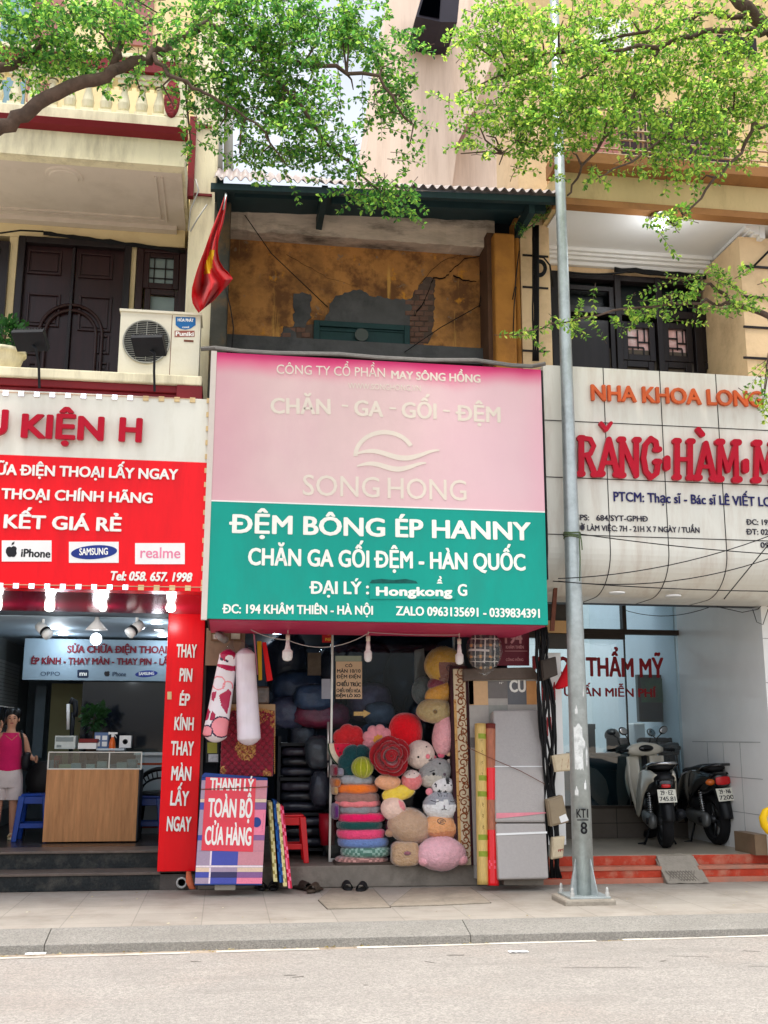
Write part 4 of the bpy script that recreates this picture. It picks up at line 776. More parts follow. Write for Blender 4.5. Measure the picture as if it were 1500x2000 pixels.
g3 = 'round downlights in the phone shop ceiling'
for i, (px, py, p) in enumerate(((110,1226,4),(123,1238,4),(306,1216,3),(311,1229,0),(317,1241,3))): downlight(px, py, 2.55, 'small lit round downlight in the dim phone shop ceiling', g3, p)
for px, py in ((541,1236),(541,1261)): downlight(px, py, 2.6, 'lit round downlight in the dark bedding shop ceiling', 'downlights in the bedding shop ceiling', 6)
cl = gr(1289, 420, zr-.02); t = thing('ceiling_lamp', 'round lit glass lamp under the white balcony ceiling of the clinic house', 'ceiling light', tuple(cl))
m = MB(); m.lathe((cl.x, cl.y, zr-.02), [(.09, -.0), (.1, -.02), (.1, -.06)], 24); m.build('rim', alu, t, True); m = MB(); m.lathe((cl.x, cl.y, zr-.02), [(.097, -.06), (.095, -.1), (.07, -.135), (.02, -.15)], 24); m.build('lens', emi('lamp_glass_lit', (240, 248, 255), 1.6), t, True)
l = bpy.data.lights.new('lamp_light', 'POINT'); l.energy = 4.5; l.shadow_soft_size = .08; l.color = (.92, .96, 1); lo = bpy.data.objects.new('lamp_light', l); C.objects.link(lo); lo.parent = t; lo.location = (0, 0, -.24)
# two spot heads and the pendant inside the phone shop
for px, py, sgn, lb in ((85, 1215, 1, 'white spotlight hanging near the slatted wall of the phone shop'), (268, 1212, -1, 'striped white spotlight hanging near the red board in the phone shop')):
    c = gr(px, py-6, 2.55); t = thing('spotlight', lb, 'spotlight', tuple(c)); m = MB(); m.cyl((c.x, c.y, 2.55), (c.x, c.y, 2.47), .015); m.build('stem', tilewhite, t); d = Vector((.6*sgn, -.5, -.6)).normalized(); a = Vector((c.x, c.y, 2.45))-d*.06
    m = MB(); m.cyl(a, a+d*.1, .055); m.m = 1; m.cyl(a+d*.1, a+d*.13, .057); m.m = 0; m.cyl(a+d*.13, a+d*.17, .055); m.build('head', [tilewhite, darkmetal], t, True)
c = gr(190, 1205, 2.55); t = thing('pendant_lamp', 'glowing ball lamp under a small cone shade in the phone shop', 'lamp', tuple(c)); m = MB(); m.lathe((c.x, c.y, 2.42), [(.11, 0), (.03, .09), (.02, .13)], 20); m.build('lamp_shade', tilewhite, t, True)
m = MB(); m.ell((c.x, c.y, 2.33), (.055, .055, .06)); m.build('globe', emi('pendant_lit', (240, 248, 255), 8), t, True)
l = bpy.data.lights.new('pendant_light', 'POINT'); l.energy = 1.4; l.shadow_soft_size = .05; l.color = (.85, .94, 1); lo = bpy.data.objects.new('pendant_light', l); C.objects.link(lo); lo.parent = t; lo.location = (0, 0, -.36)

# ---------------------------------------------------------------- on the ledge: air conditioner, floodlights, pot
acw = mat('ac_cream', (222, 216, 196), .5, .04, 4, .05, 40, dirt=(186, 172, 140), damt=.35, dscale=4)
Ya = -.5; AC = thing('air_conditioner', 'cream outdoor air conditioner unit with round fan grille on the canopy ledge', 'air conditioner', (xat(310, 700, Ya), Ya, zl))
Pa = FY(Ya); x0, x1 = xat(233, 665, Ya), xat(390, 670, Ya); z0, z1 = zl+.05, zat(310, 610, Ya)
m = MB(); m.box(x0, x1, Ya, Ya+.3, z0, z1); m.m = 1; xs = xat(334, 670, Ya); m.box(xs-.003, xs+.003, Ya-.002, Ya+.001, z0+.01, z1-.02); bp(m, Ya, 359, 664, 378, 668, .004, 0); m.m = 0; m.box(x0-.012, x1+.012, Ya-.015, Ya+.31, z1-.012, z1+.012); m.build('casing', [acw, rust], AC, bev=.01)
fc = at(286, 668, Ya); fr_ = .205
m = MB(); m.lathe((fc.x, Ya-.001, fc.z), [(fr_, 0), (fr_, .004), (0, .0041)], 40, rot('X', 90)); m.build('fan_opening', mat('fan_black', (22, 26, 30), .6, .2), AC)
m = MB()
for k in range(3):
    a = k*2.094; m.px(Pa, [(286, 668), (286+36*math.cos(a), 668+36*math.sin(a)), (286+38*math.cos(a+.8), 668+38*math.sin(a+.8))], .008, .006)
m.build('fan_blade', darkmetal, AC)
m = MB()
for i in range(23):
    z = fc.z-fr_+(i+.5)*2*fr_/23; h = math.sqrt(max(.0004, fr_**2-(z-fc.z)**2)); m.tube([(fc.x-h, Ya-.014, z), (fc.x+h, Ya-.014, z)], .0022, 5)
for i in (-1, 0, 1): m.tube([(fc.x+i*.09, Ya-.017, fc.z-.19), (fc.x+i*.09, Ya-.017, fc.z+.19)], .0025, 5)
m.tube([(fc.x+(fr_+.003)*math.cos(k*.1571), Ya-.01, fc.z+(fr_+.003)*math.sin(k*.1571)) for k in range(41)], .008, 6); m.build('fan_grille', mat('grille_grey', (150, 150, 142), .5, .1), AC, True)
m = MB(); m.px(Pa, [(343,619),(382,620),(382,635),(372,642),(362,644),(352,642),(343,635)], .003, .0005); st = m.build('sticker', mat('sticker_blue', (28, 98, 158), .4), AC)
lettering(st, white_l, Pa, [("HÒA PHÁT", (347, 628), (378, 629), 6, dict(bold=.06)), ("cool", (356, 641), (369, 641), 4, dict(bold=.05))], .0035, .001)
m = MB(); m.pxr(Pa, 341, 646, 380, 658, .003, .0005); st = m.build('brand_label', mat('label_rust', (146, 84, 72), .5), AC); lettering(st, white_l, Pa, [("Puniki", (343, 656), (378, 657), 8.5, dict(bold=.06))], .0035, .001)
m = MB(); m.box(x0+.05, x0+.1, Ya, Ya+.3, zl, z0); m.box(x1-.1, x1-.05, Ya, Ya+.3, zl, z0); m.build('foot', darkmetal, AC)
for px, py, bx, by, lb, sc in ((58, 668, 77, 758, 'black floodlight on a bent arm beside the potted plant', 1), (290, 678, 302, 765, 'black floodlight on a bent arm in front of the air conditioner', .95)):
    Yf = -.95; hd = at(px, py, Yf); bs = at(bx, by, Yf+.12); t = thing('floodlight', lb, 'floodlight', tuple(bs), 'floodlights above the phone sign')
    m = MB(); kn = at(px+12, py+12, Yf); m.tube([bs, at(bx-1, by-40, Yf+.06), kn, hd+Vector((0, .05, 0))], .012, 6); m.build('arm', darkmetal, t)
    M = rot('Z', -12) @ rot('X', -35); m = MB(); q = [Vector(v) for v in ((-.14,-.1,0),(.14,-.1,0),(.14,.1,0),(-.14,.1,0))]; m.prism([hd+M @ v for v in q], M @ Vector((0, 0, .045)))
    for i in range(11): m.prism([hd+M @ Vector((-.13+i*.026, -.1, .045)), hd+M @ Vector((-.122+i*.026, -.1, .045)), hd+M @ Vector((-.122+i*.026, .1, .045)), hd+M @ Vector((-.13+i*.026, .1, .045))], M @ Vector((0, 0, .025)))
    m.build('head', darkmetal, t, bev=.003)
    m = MB(); m.tube([hd+M @ Vector((-.05+.05*math.cos(a)+.05, .0, .1+.04*math.sin(a))) for a in [math.pi*k/8 for k in range(9)]], .008, 6); m.build('bracket', pvc, t)
# potted shrub at the end of the ledge
c = at(5, 716, -.45); t = thing('potted_plant', 'cream flower pot with a small green shrub at the end of the canopy ledge', 'plant', (c.x, -.45, zl))
m = MB(); m.lathe((c.x, -.45, zl), [(.12, 0), (.165, .14), (.18, .2), (.2, .2), (.2, .235), (.17, .235), (.15, .2)], 24); m.build('pot', cream, t, True)

# ---------------------------------------------------------------- the flag
fl_ = [((438,384),(443,384)),((430,408),(441,408)),((420,432),(436,436)),((412,452),(430,455)),((406,470),(426,472)),((399,490),(425,492)),((391,510),(428,508)),((384,530),(437,524)),((379,548),(447,533)),((375,562),(455,544)),((374,578),(446,556)),((376,592),(431,572)),((381,601),(416,588)),((388,611),(402,599))]
FG = thing('flag', 'red flag with a yellow patch hanging limp from a pole under the old roof', 'flag', tuple(at(440, 384, -.75)))
m = MB(); nr = 60; nc = 26
def flagpt(u, v):
    s = v*(len(fl_)-1); i = min(int(s), len(fl_)-2); f = s-i; a = [fl_[i][k][0]*(1-f)+fl_[i+1][k][0]*f for k in (0, 1)]; b_ = [fl_[i][k][1]*(1-f)+fl_[i+1][k][1]*f for k in (0, 1)]
    wdt = a[1]-a[0]; dep = .0016*wdt*(math.sin(u*9+v*4)*1.0+.7*math.sin(u*17-v*9)+.5*math.sin(u*5+v*14)*v)
    return at(a[0]*(1-u)+a[1]*u, b_[0]*(1-u)+b_[1]*u, -.72-dep)
m.grid(nc, nr, flagpt)
for fi in range(len(m.f)):
    i, j = fi % (nc-1), fi//(nc-1); u, v = (i+.5)/(nc-1), (j+.5)/(nr-1); c = .5-(v-.5)*1.3
    if .38 < v < .575 and abs(u-(.5-(v-.46)*1.2)) < (.16 if v < .53 else .10): m.mi[fi] = 1
m.build('cloth', [mat('flag_red', (214, 16, 28), .6, .06, 6, .1, 60, trans=.35, sheen=.2), mat('flag_yellow', (206, 160, 10), .6, .06, 6)], FG, True, solid=.003)
m = MB(); m.tube([at(441, 376, -.5), at(441, 384, -.72), at(437, 410, -.73)], .012, 8); m.build('pole', steel, FG, True)

# ---------------------------------------------------------------- street lamp post
base = gr(1141, 1762, 0); LP = thing('street_lamp_post', 'tall tapering galvanised steel lamp post bolted to the pavement', 'street lamp', (base.x, base.y, 0))
bx_, by_ = base.x, base.y
m = MB(); m.box(bx_-.23, bx_+.22, by_-.2, by_+.22, -.03, .05); m.build('footing', cement, LP, bev=.02)
m = MB(); m.box(bx_-.18, bx_+.18, by_-.18, by_+.18, .05, .066); m.build('base_plate', steel, LP, bev=.003)
m = MB(); m.tube([(bx_, by_, .066), (bx_, by_, 2.5), (bx_, by_, 4.3), (bx_, by_, 6.2), (bx_, by_, 9.2)], [.092, .077, .061, .052, .044], 24); m.build('shaft', steel, LP, True)
for k in range(4):
    d = Vector((math.cos(k*math.pi/2+.5), math.sin(k*math.pi/2+.5), 0)); s = Vector((-d.y, d.x, 0))*.005; c = Vector((bx_, by_, .066)); m = MB()
    m.prism([c+d*.086-s, c+d*.16-s, c+d*.16-s+Vector((0, 0, .02)), c+d*.09-s+Vector((0, 0, .3))], s*2); m.build('gusset', steel, LP)
for sx in (-1, 1):
    for sy in (-1, 1):
        m = MB(); m.lathe((bx_+sx*.155, by_+sy*.155, .066), [(.02, 0), (.02, .03), (.013, .031), (.013, .06), (.008, .075)], 8); m.build('anchor_bolt', pvc, LP)
m = MB(); m.tube([(bx_, by_, 9.1), (bx_, by_-.3, 9.6), (bx_, by_-1.2, 9.9)], .04, 10); m.build('lamp_arm', steel, LP, True)
m = MB(); m.loft([((bx_, by_-1.15, 9.9), (.05, 0, 0), (0, 0, .03)), ((bx_, by_-1.4, 9.9), (.14, 0, 0), (0, 0, .05)), ((bx_, by_-1.8, 9.88), (.1, 0, 0), (0, 0, .03))]); m.build('lamp_head', steel, LP, True)
m = MB(); PP = FY(by_-.098)
lettering(LP, mat('stencil_black', (24, 24, 26), .7), FY(by_-.0895), [("KT1", (1126, 1597), (1149, 1597), 17, dict(bold=.03)), ("8", (1134, 1629), (1147, 1629), 23, dict(bold=.03))], .0, .003, 'stencil')
m.pxr(FY(by_-.09), 1127, 1600.5, 1149, 1602.5, .002, 0); m.build('stencil_rule', MATS['stencil_black'], LP)
m = MB()
zr_ = zat(1116, 1043, by_-.07)
for i, z in enumerate((zr_-.02, zr_, zr_+.02)): m.tube([(bx_+.075*math.cos(a), by_+.075*math.sin(a), z+.006*math.sin(a*2+i)) for a in [k*math.pi/10 for k in range(21)]], .007, 5)
m.tube([at(1133, 1042, by_-.08), at(1136, 1060, by_-.09), at(1137, 1074, by_-.09)], .006, 5); m.tube([at(1131, 1042, by_-.08), at(1133, 1090, by_-.09), at(1132, 1135, by_-.09)], .006, 5); m.build('tied_rope', mat('green_rope', (86, 100, 70), .8), LP)
for (a, b_, z0, z1) in ((-2.4, -1.5, 1.12, 1.5), (-1.9, -1.2, 1.3, 1.38), (-1.2, -.9, 1.15, 1.3), (-2.2, -1.9, 1.6, 1.66), (-1.5, -1.25, .95, 1.02), (-2.5, -2.1, .9, .96), (-1.3, -1.1, 1.75, 1.83)):
    m = MB()
    for k in range(6):
        t0, t1 = a+(b_-a)*k/6, a+(b_-a)*(k+1)/6; r0 = .0905-.0035*(z0+z1)/2; m.poly([(bx_+r0*math.cos(t0), by_+r0*math.sin(t0), z0+.02*math.sin(k*3)), (bx_+r0*math.cos(t1), by_+r0*math.sin(t1), z0+.02*math.sin(k*3+3)), (bx_+r0*math.cos(t1), by_+r0*math.sin(t1), z1-.02*math.cos(k*5)), (bx_+r0*math.cos(t0), by_+r0*math.sin(t0), z1-.02*math.cos(k*5-5))])
    m.build('torn_sticker', mat('torn_paper', (206, 208, 206), .8, .12, 20, dirt=(150, 152, 150), damt=.8, dscale=14), LP)

# ---------------------------------------------------------------- cables and meter boxes
def cable(label, lines, r=.006, name='overhead_cable', m_=None):
    t = thing(name, label, 'cable', tuple(lines[0][0])); mb = MB()
    for pts in lines: mb.tube(pts, r, 6)
    mb.build('strand', m_ or rubber, t, True); return t
cable('dark cables crossing the curved clinic sign from the rope on the lamp post', [sag(at(1133, 1043, -.88), at(1520, 1083, -.95), .02), sag(at(1090, 1130, -.9), at(1520, 1040, -1.0), .09), sag(at(1090, 1135, -.9), at(1520, 1085, -1.0), .12), sag(at(1080, 1135, -.6), at(1520, 1155, -.7), .02), sag(at(1414, 1170, -.5), at(1520, 1040, -1.0), 0)], .005)
cable('thin cable sagging across the top of the clinic glass', [sag(at(1215, 1190, 1.6), at(1400, 1180, .6), .1), [at(1400, 1185, .3), at(1450, 1196, .3), at(1480, 1190, .3), at(1500, 1170, .3)], [at(1470, 1190, .3), at(1478, 1215, .3), at(1490, 1220, .3), at(1500, 1190, .3)]], .004)
random.seed(3)
ln = []
for i in range(9):
    x0 = 1046+i*3; pts = []
    for k in range(17): v = k/16; y = 1225+v*490; pts.append(at(x0+v*26+10*mnoise.noise((v*4, i*.7, 1))+8*mnoise.noise((v*9, i, 5)), y, .18+.1*mnoise.noise((i, v*3, 9))))
    ln.append(pts)
cable('thick bundle of black cables running down beside the wrapped grey mattress', ln, .012, 'cable_bundle')
ln = []
for i in range(5):
    pts = [at(1041+i*2.6+2*mnoise.noise((k*.4, i, 2)), 440+k*26.5, -.06-.02*i) for k in range(11)]; ln.append(pts)
for rr in (16, 13.5, 11): ln.append([at(1054+rr*math.cos(a)*.8, 524+rr*math.sin(a), -.09) for a in [k*math.pi/12 for k in range(25)]])
ln.append([at(1040, 500, -.08), at(1062, 503, -.08), at(1074, 518, -.08), at(1080, 560, .1)])
cable('black cables and a coil hanging on the narrow peach pier', ln, .009, 'cable_bundle')
ln = [[at(1200+k*14, 523+1.2*k+4*mnoise.noise((k*.5, i, 0))+i*1.5, .5) for k in range(20)] for i in range(5)]+[sag(at(1090, 528, .5), at(1230, 530, .45), .04)]+[[at(1440, 553, .1), at(1462, 530, -.34), at(1500, 492, -.36), at(1540, 455, -.4)]]
cable('tangle of cables above the dark window of the clinic house', ln, .012, 'cable_bundle')
ln = [[at(85+k*14.5, 453+k*1.9+3*mnoise.noise((k*.6, i, 4))+i*1.4, .45) for k in range(20)] for i in range(4)]+[[at(-20, 458, .4), at(40, 450, .4), at(85, 452, .4)]]
cable('grey and black cables strung above the panelled double doors', ln, .009, 'cable_bundle')
cable('thin wires crossing the ochre wall of the old house', [[at(478, 420, .0), at(530, 495, .2), at(640, 600, .32)], [at(790, 688, .2), at(860, 640, .25), at(938, 596, .3), at(958, 594, .3)], [at(938, 530, .3), at(942, 560, .3), at(936, 600, .3)]], .005, 'wire')
cable('grey flex running down the cream corner pier', [[at(382, 350, -.1), at(388, 372, -.1), at(372, 410, -.1), at(368, 450, -.1)], [at(404, 400, -.1), at(385, 428, -.1), at(372, 452, -.1)]], .008, 'wire', pvc)
cable('rubber cable running along the top of the pink banner', [[at(440, 560, -.13), at(450, 600, -.13), at(456, 640, -.14), at(452, 690, -.16)], [at(1008, 560, -.13), at(1004, 600, -.14), at(1002, 660, -.15)], [at(1014, 490, -.14), at(1010, 520, -.14), at(1006, 560, -.14), at(1001, 585, -.14)]], .006, 'wire')
def ebox(px, Y, label, quad, m_, dep=.1, extra=None, grp=None):
    t = thing('meter_box', label, 'electrical box', tuple(at(*px, Y)), grp); Pq = FY(Y); mb = MB(); mb.px(Pq, quad, 0, -dep); mb.build('casing', m_, t, bev=.008)
    mb = MB(); cx, cy = sum(q[0] for q in quad)/4, sum(q[1] for q in quad)/4; mb.px(Pq, [(cx+(x-cx)*.86, cy+(y-cy)*.88) for x, y in quad], .012, 0); mb.build('lid', m_, t, bev=.006); return t, Pq
boxg = mat('box_cream', (206, 190, 160), .5, .06, 6, dirt=(150, 126, 96), damt=.4, dscale=8); boxt = mat('box_tan', (152, 136, 112), .6, .1, 6, dirt=(110, 96, 78), damt=.5, dscale=6); boxd = mat('box_sooty', (72, 64, 58), .7, .15, 6, dirt=(44, 40, 38), damt=.6)
t, q = ebox((1098, 1507), .1, 'cream electrical box with red writing tilted behind the lamp post', [(1078,1476),(1114,1471),(1118,1505),(1084,1508)], boxg); lettering(t, redv, q, [("HỒNG", (1096, 1504), (1098, 1482), 5, dict(bold=.03)), ("BỘ", (1108, 1500), (1110, 1482), 5, dict(bold=.03))], .013, .001)
t, q = ebox((1090, 1614), .05, 'tan electrical box with a white paper label, leaning on the cable bundle', [(1069,1562),(1099,1553),(1111,1606),(1076,1615)], boxt); m = MB(); m.px(q, [(1091,1595),(1104,1589),(1110,1602),(1095,1607)], .014, .0121); m.build('paper_label', tilewhite, t)
t, q = ebox((1089, 1678), .05, 'small cream electrical box with red print, lowest on the cables', [(1080,1636),(1104,1633),(1100,1675),(1077,1679)], boxg, .08); lettering(t, redv, q, [("FPT", (1090, 1664), (1101, 1662), 5, dict(bold=.05))], .013, .001)
ebox((1070, 1340), .15, 'sooty electrical box in the tangle of cables under the banner corner', [(1056,1290),(1086,1282),(1090,1318),(1060,1330)], boxd, .14)
ebox((1062, 1262), .2, 'dark junction box at the top of the cables near the number plate', [(1052,1243),(1072,1240),(1071,1264),(1053,1267)], boxt, .08)
m = MB(); br = thing('steel_bracket', 'rusty brown steel strut between banner and clinic sign', 'bracket', tuple(at(1083, 1230, -.3))); m.prism([at(1083, 1134, -.3), at(1090, 1134, -.3), at(1083, 1232, -.3), at(1075, 1232, -.3)], (0, .03, 0)); m.build('strut', rust, br)
m = MB(); bm2 = thing('wooden_beam', 'weathered cross beam behind the lamp post under the clinic sign', 'beam', tuple(at(1085, 1240, .3))); bp(m, .3, 1068, 1212, 1110, 1236, 0, .1); m.m = 1; bp(m, .32, 1066, 1238, 1112, 1266, 0, .1); bp(m, .34, 1066, 1180, 1110, 1211, 0, .1); m.build('timber', [mat('ochre_beam', (170, 134, 90), .8, .1, 4), mat('grey_beam', (58, 54, 50), .8, .2, 5)], bm2)
def prj(p):
    v = Vector(p)-CAM; z = v.dot(CF); return (750+FPX*v.dot(CR)/z, 1000-FPX*v.dot(CU)/z)
def mpp(px, py, Y): return (at(px+1, py, Y)-at(px, py, Y)).length
def inside(x, y, pg):
    r = False; j = len(pg)-1
    for i in range(len(pg)):
        if (pg[i][1] > y) != (pg[j][1] > y) and x < (pg[j][0]-pg[i][0])*(y-pg[i][1])/(pg[j][1]-pg[i][1])+pg[i][0]: r = not r
        j = i
    return r
def dye(mb, shapes):                     # printed pattern: faces that look at the street inside an outline take another dye
    for k, f in enumerate(mb.f):
        c = sum((Vector(mb.v[i]) for i in f), Vector())/len(f); x, y = prj(c)
        for mi, pg in shapes:
            if (pg(x, y) if callable(pg) else inside(x, y, pg)): mb.mi[k] = mi
def plushm(name, col, coat=0, var=.1): return mat(name, col, .95 if not coat else .75, max(var, .14), 26, .7, 55, coat=coat*.35, sheen=.5)
# ---------------------------------------------------------------- bedding shop: glass, notices, stock
GD = thing('glass_door', 'aluminium framed glass pane with notices in front of the wrapped bedding', 'glass door', tuple(at(700, 1690, .8)))
gx0, gx1 = xat(647, 1450, .8), xat(890, 1450, .8)
m = MB(); m.box(gx0-.012, gx0+.008, .785, .815, .2, 2.6); m.box(gx1-.02, gx1, .78, .82, .2, 2.6); m.box(gx0+.008, gx1-.02, .785, .815, .2, .23); m.box(gx0+.008, gx1-.02, .785, .815, 2.5, 2.6); m.build('frame', alu, GD)
m = MB(); m.box(gx0+.008, gx1-.02, .797, .803, .23, 2.5); m.build('pane', glass('shop_glass', (226, 234, 240), -.025), GD)
m = MB(); m.tube([at(641, 1410, .76), at(641, 1485, .76)], .012, 8); m.tube([at(641, 1490, .76), at(641, 1518, .76)], .008, 8); m.build('handle', alu, GD, True)
NT = thing('paper_notice', 'yellowed paper notice listing bedding goods taped to the shop glass', 'notice', tuple(at(682, 1365, .78)))
Pn = FY(.785); m = MB(); m.pxr(Pn, 656, 1292, 707, 1365, .002, 0); m.m = 1; m.pxr(Pn, 655, 1281, 706, 1291.8, .002, 0); m.build('sheet', [mat('old_paper', (206, 178, 146), .8, .06, 5), mat('tape_grey', (150, 158, 140), .5)], NT)
ink = mat('ink_black', (30, 30, 34), .4)
lettering(NT, ink, Pn, [("CÓ", (674, 1303), (688, 1303), 6, dict(bold=.05)), ("MÀN 10/10", (658, 1314), (704, 1314), 7, dict(bold=.05)), ("ĐỆM ĐIỆN", (657, 1325), (704, 1325), 7, dict(bold=.05)), ("CHIẾU TRÚC", (657, 1340), (705, 1341), 8, dict(bold=.08)), ("CHIẾU ĐIỀU HÒA", (657, 1352), (704, 1353), 7, dict(bold=.07)), ("ĐỆM LÒ XO", (656, 1362), (704, 1362), 6.5, dict(bold=.09))], .0022, .0008)
m = MB(); m.pxr(Pn, 628, 1326, 646, 1365, .002, 0); tag(m.build('paper_sheet', mat('grey_paper', (150, 154, 164), .8), base=tuple(at(637, 1365, .78))), 'blank pale grey sheet hanging beside the paper notice', 'paper')
rs = thing('small_red_sign', 'small red sign with yellow letters at the top of the shop glass edge', 'sign', tuple(at(638, 1255, .78))); m = MB(); m.pxr(Pn, 629, 1233, 647, 1255, .002, 0); m.build('board', mat('sign_red_dull', (170, 24, 30), .5), rs); lettering(rs, mat('letter_yellow', (220, 170, 60), .5), Pn, [("VÀ", (639, 1241), (646, 1241), 5, dict(bold=.05)), ("PHÁ", (635, 1252), (647, 1252), 6, dict(bold=.05))], .0022, .0008)
m = MB(); m.px(Pn, [(691,1390),(710,1390),(710,1386),(724,1393),(710,1402),(710,1398),(691,1398)], .002, .0005); tag(m.build('arrow_sticker', mat('tan_sticker', (190, 160, 100), .5, .3, 60), base=tuple(at(700, 1400, .78))), 'tan arrow sticker on the shop glass below the notice', 'sticker')
random.seed(11)
def bundle(px, py, rx, ry, Y, col, label, coat=1, seed=0, dep=.8, film_on=True, nm='wrapped_bundle', cat='wrapped bedding'):
    s = mpp(px, py, Y); c = at(px, py, Y); t = thing(nm, label, cat, (c.x, Y, c.z-ry*s)); mb = MB()
    mb.ell(c, (rx*s, ry*s*dep, ry*s), nu=36, nv=22, e=.75, e2=.8, fn=lambda u, v: 1+.09*mnoise.noise((math.cos(u)*1.6+seed, math.sin(u)*1.6, v*1.4))+.08*mnoise.noise((math.cos(u)*4, math.sin(u)*4+seed, v*4)))
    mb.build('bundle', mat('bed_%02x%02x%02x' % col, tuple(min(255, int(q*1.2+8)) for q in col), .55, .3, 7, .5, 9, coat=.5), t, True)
    if film_on:
        mb = MB(); mb.ell(c, (rx*s*1.05, ry*s*dep*1.06, ry*s*1.06), nu=44, nv=26, e=.8, e2=.8, fn=lambda u, v: 1+.10*mnoise.noise((math.cos(u)*2+seed, math.sin(u)*2, v*2))+.05*mnoise.noise((math.cos(u)*7, math.sin(u)*7+seed, v*6)))
        mb.build('wrapper', film, t, True)
    return t
for i, a in enumerate(((585,1345,52,34,1.7,(44,62,92),'dark blue bundle in clear plastic behind the grey paper sheet'), (628,1396,56,26,1.4,(112,36,58),'maroon rolled blanket in plastic behind the glass edge'), (722,1372,44,36,1.6,(104,84,104),'dusty mauve bundle behind the paper notice'),
    (742,1395,30,22,1.3,(92,100,110),'grey bundle above the pink flower cushion'), (800,1330,50,60,2.0,(22,40,52),'dark teal bundle in shiny film behind the glass'), (735,1440,38,26,1.1,(40,62,78),'slate bundle behind the pink flower cushion'), (592,1440,30,40,1.6,(30,34,44),'black bundle under the dark blue one'),
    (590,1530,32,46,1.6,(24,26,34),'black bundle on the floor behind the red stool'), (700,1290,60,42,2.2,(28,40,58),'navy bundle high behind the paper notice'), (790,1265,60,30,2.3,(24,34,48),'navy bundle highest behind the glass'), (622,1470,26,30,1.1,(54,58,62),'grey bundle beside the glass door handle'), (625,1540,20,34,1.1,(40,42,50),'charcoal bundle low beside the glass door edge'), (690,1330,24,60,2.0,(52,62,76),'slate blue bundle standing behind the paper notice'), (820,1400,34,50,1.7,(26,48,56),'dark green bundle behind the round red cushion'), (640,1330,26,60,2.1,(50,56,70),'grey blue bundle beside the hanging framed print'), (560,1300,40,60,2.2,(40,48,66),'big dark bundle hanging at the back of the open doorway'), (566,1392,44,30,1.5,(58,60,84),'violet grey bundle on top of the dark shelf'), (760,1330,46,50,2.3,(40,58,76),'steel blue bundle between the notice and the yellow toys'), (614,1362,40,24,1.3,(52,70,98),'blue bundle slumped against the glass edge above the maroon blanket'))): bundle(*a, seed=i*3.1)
m = MB(); m.pxr(FY(1.3), 601, 1275, 627, 1319, 0, -.05); tag(m.build('framed_print', mat('brown_print', (110, 96, 80), .35, .4, 7), base=tuple(at(614, 1319, 1.3))), 'brownish packet hanging in the dark shop above the blue bundle', 'packet')
m = MB(); m.px(FY(1.0), [(811,1270),(828,1266),(833,1330),(811,1339)], 0, -.06); tag(m.build('pillow_box', mat('pale_box', (176, 158, 140), .6, .1, 5), base=tuple(at(820, 1339, 1.0))), 'pale narrow carton beside the yellow hanging plush', 'carton')
# round mats behind, black shelving
sh = thing('black_shelf', 'dark shelf of folded black bedding inside the open doorway', 'shelf', (xat(575, 1640, 1.3), 1.3, .2)); m = MB()
for z in (.25, .6, .95, 1.3): m.box(xat(545, 1500, 1.3), xat(636, 1500, 1.3), 1.3, 1.9, z, z+.03)
for px in (545, 636): x = xat(px, 1500, 1.3); m.box(x-.015, x+.015, 1.3, 1.9, .2, 1.4)
m.build('rack', darkmetal, sh)
for i in range(9):
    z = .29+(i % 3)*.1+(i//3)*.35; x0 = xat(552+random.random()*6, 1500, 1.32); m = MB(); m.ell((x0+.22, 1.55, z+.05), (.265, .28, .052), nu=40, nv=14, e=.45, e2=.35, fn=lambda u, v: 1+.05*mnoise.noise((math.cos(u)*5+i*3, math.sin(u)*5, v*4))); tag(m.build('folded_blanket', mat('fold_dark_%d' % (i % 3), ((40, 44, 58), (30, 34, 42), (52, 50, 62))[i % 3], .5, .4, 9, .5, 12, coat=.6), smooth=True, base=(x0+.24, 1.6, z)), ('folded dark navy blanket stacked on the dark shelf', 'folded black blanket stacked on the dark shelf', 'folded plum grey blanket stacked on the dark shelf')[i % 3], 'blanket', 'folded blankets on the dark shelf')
m = MB(); s = mpp(560, 1640, .9)
st = None
def stool(px, pyb, Y, z, w, h, col, label, grp=None, rz=0):
    x = xat(px, pyb, Y); t = thing('plastic_stool', label, 'stool', (x, Y, z), grp); mt = mat('plastic_%02x%02x%02x' % col, col, .35, .06, 5, coat=.2)
    mb = MB(); mb.box(x-w*.4, x+w*.4, Y-w*.4, Y+w*.4, z+h-.025, z+h); mb.build('seat', mt, t, bev=.012)
    for sx in (-1, 1):
        for sy in (-1, 1):
            mb = MB(); a = Vector((x+sx*w*.36, Y+sy*w*.36, z+h-.02)); b_ = Vector((x+sx*w*.5, Y+sy*w*.5, z)); k = .032
            mb.raw([a+Vector((i*k, j*k, 0)) for i, j in ((-1,-1),(1,-1),(1,1),(-1,1))]+[b_+Vector((i*k*.8, j*k*.8, 0)) for i, j in ((-1,-1),(1,-1),(1,1),(-1,1))], [(0,1,2,3),(7,6,5,4),(0,4,5,1),(1,5,6,2),(2,6,7,3),(3,7,4,0)]); mb.build('leg', mt, t, bev=.008)
    mb = MB(); q = .43*w
    zz = z+h*.28
    for a in ((x-q, x+q, Y-q-.01, Y-q+.01), (x-q, x+q, Y+q-.01, Y+q+.01), (x-q-.01, x-q+.01, Y-q+.011, Y+q-.011), (x+q-.01, x+q+.01, Y-q+.011, Y+q-.011)): MB().box(*a, zz, zz+.05).build('stretcher', mt, t, bev=.004)
    for y_ in (Y-w*.4, Y+w*.4-.015): MB().box(x-w*.4, x+w*.4, y_, y_+.015, z+h-.1, z+h-.026).build('apron', mt, t, bev=.004)
    return t
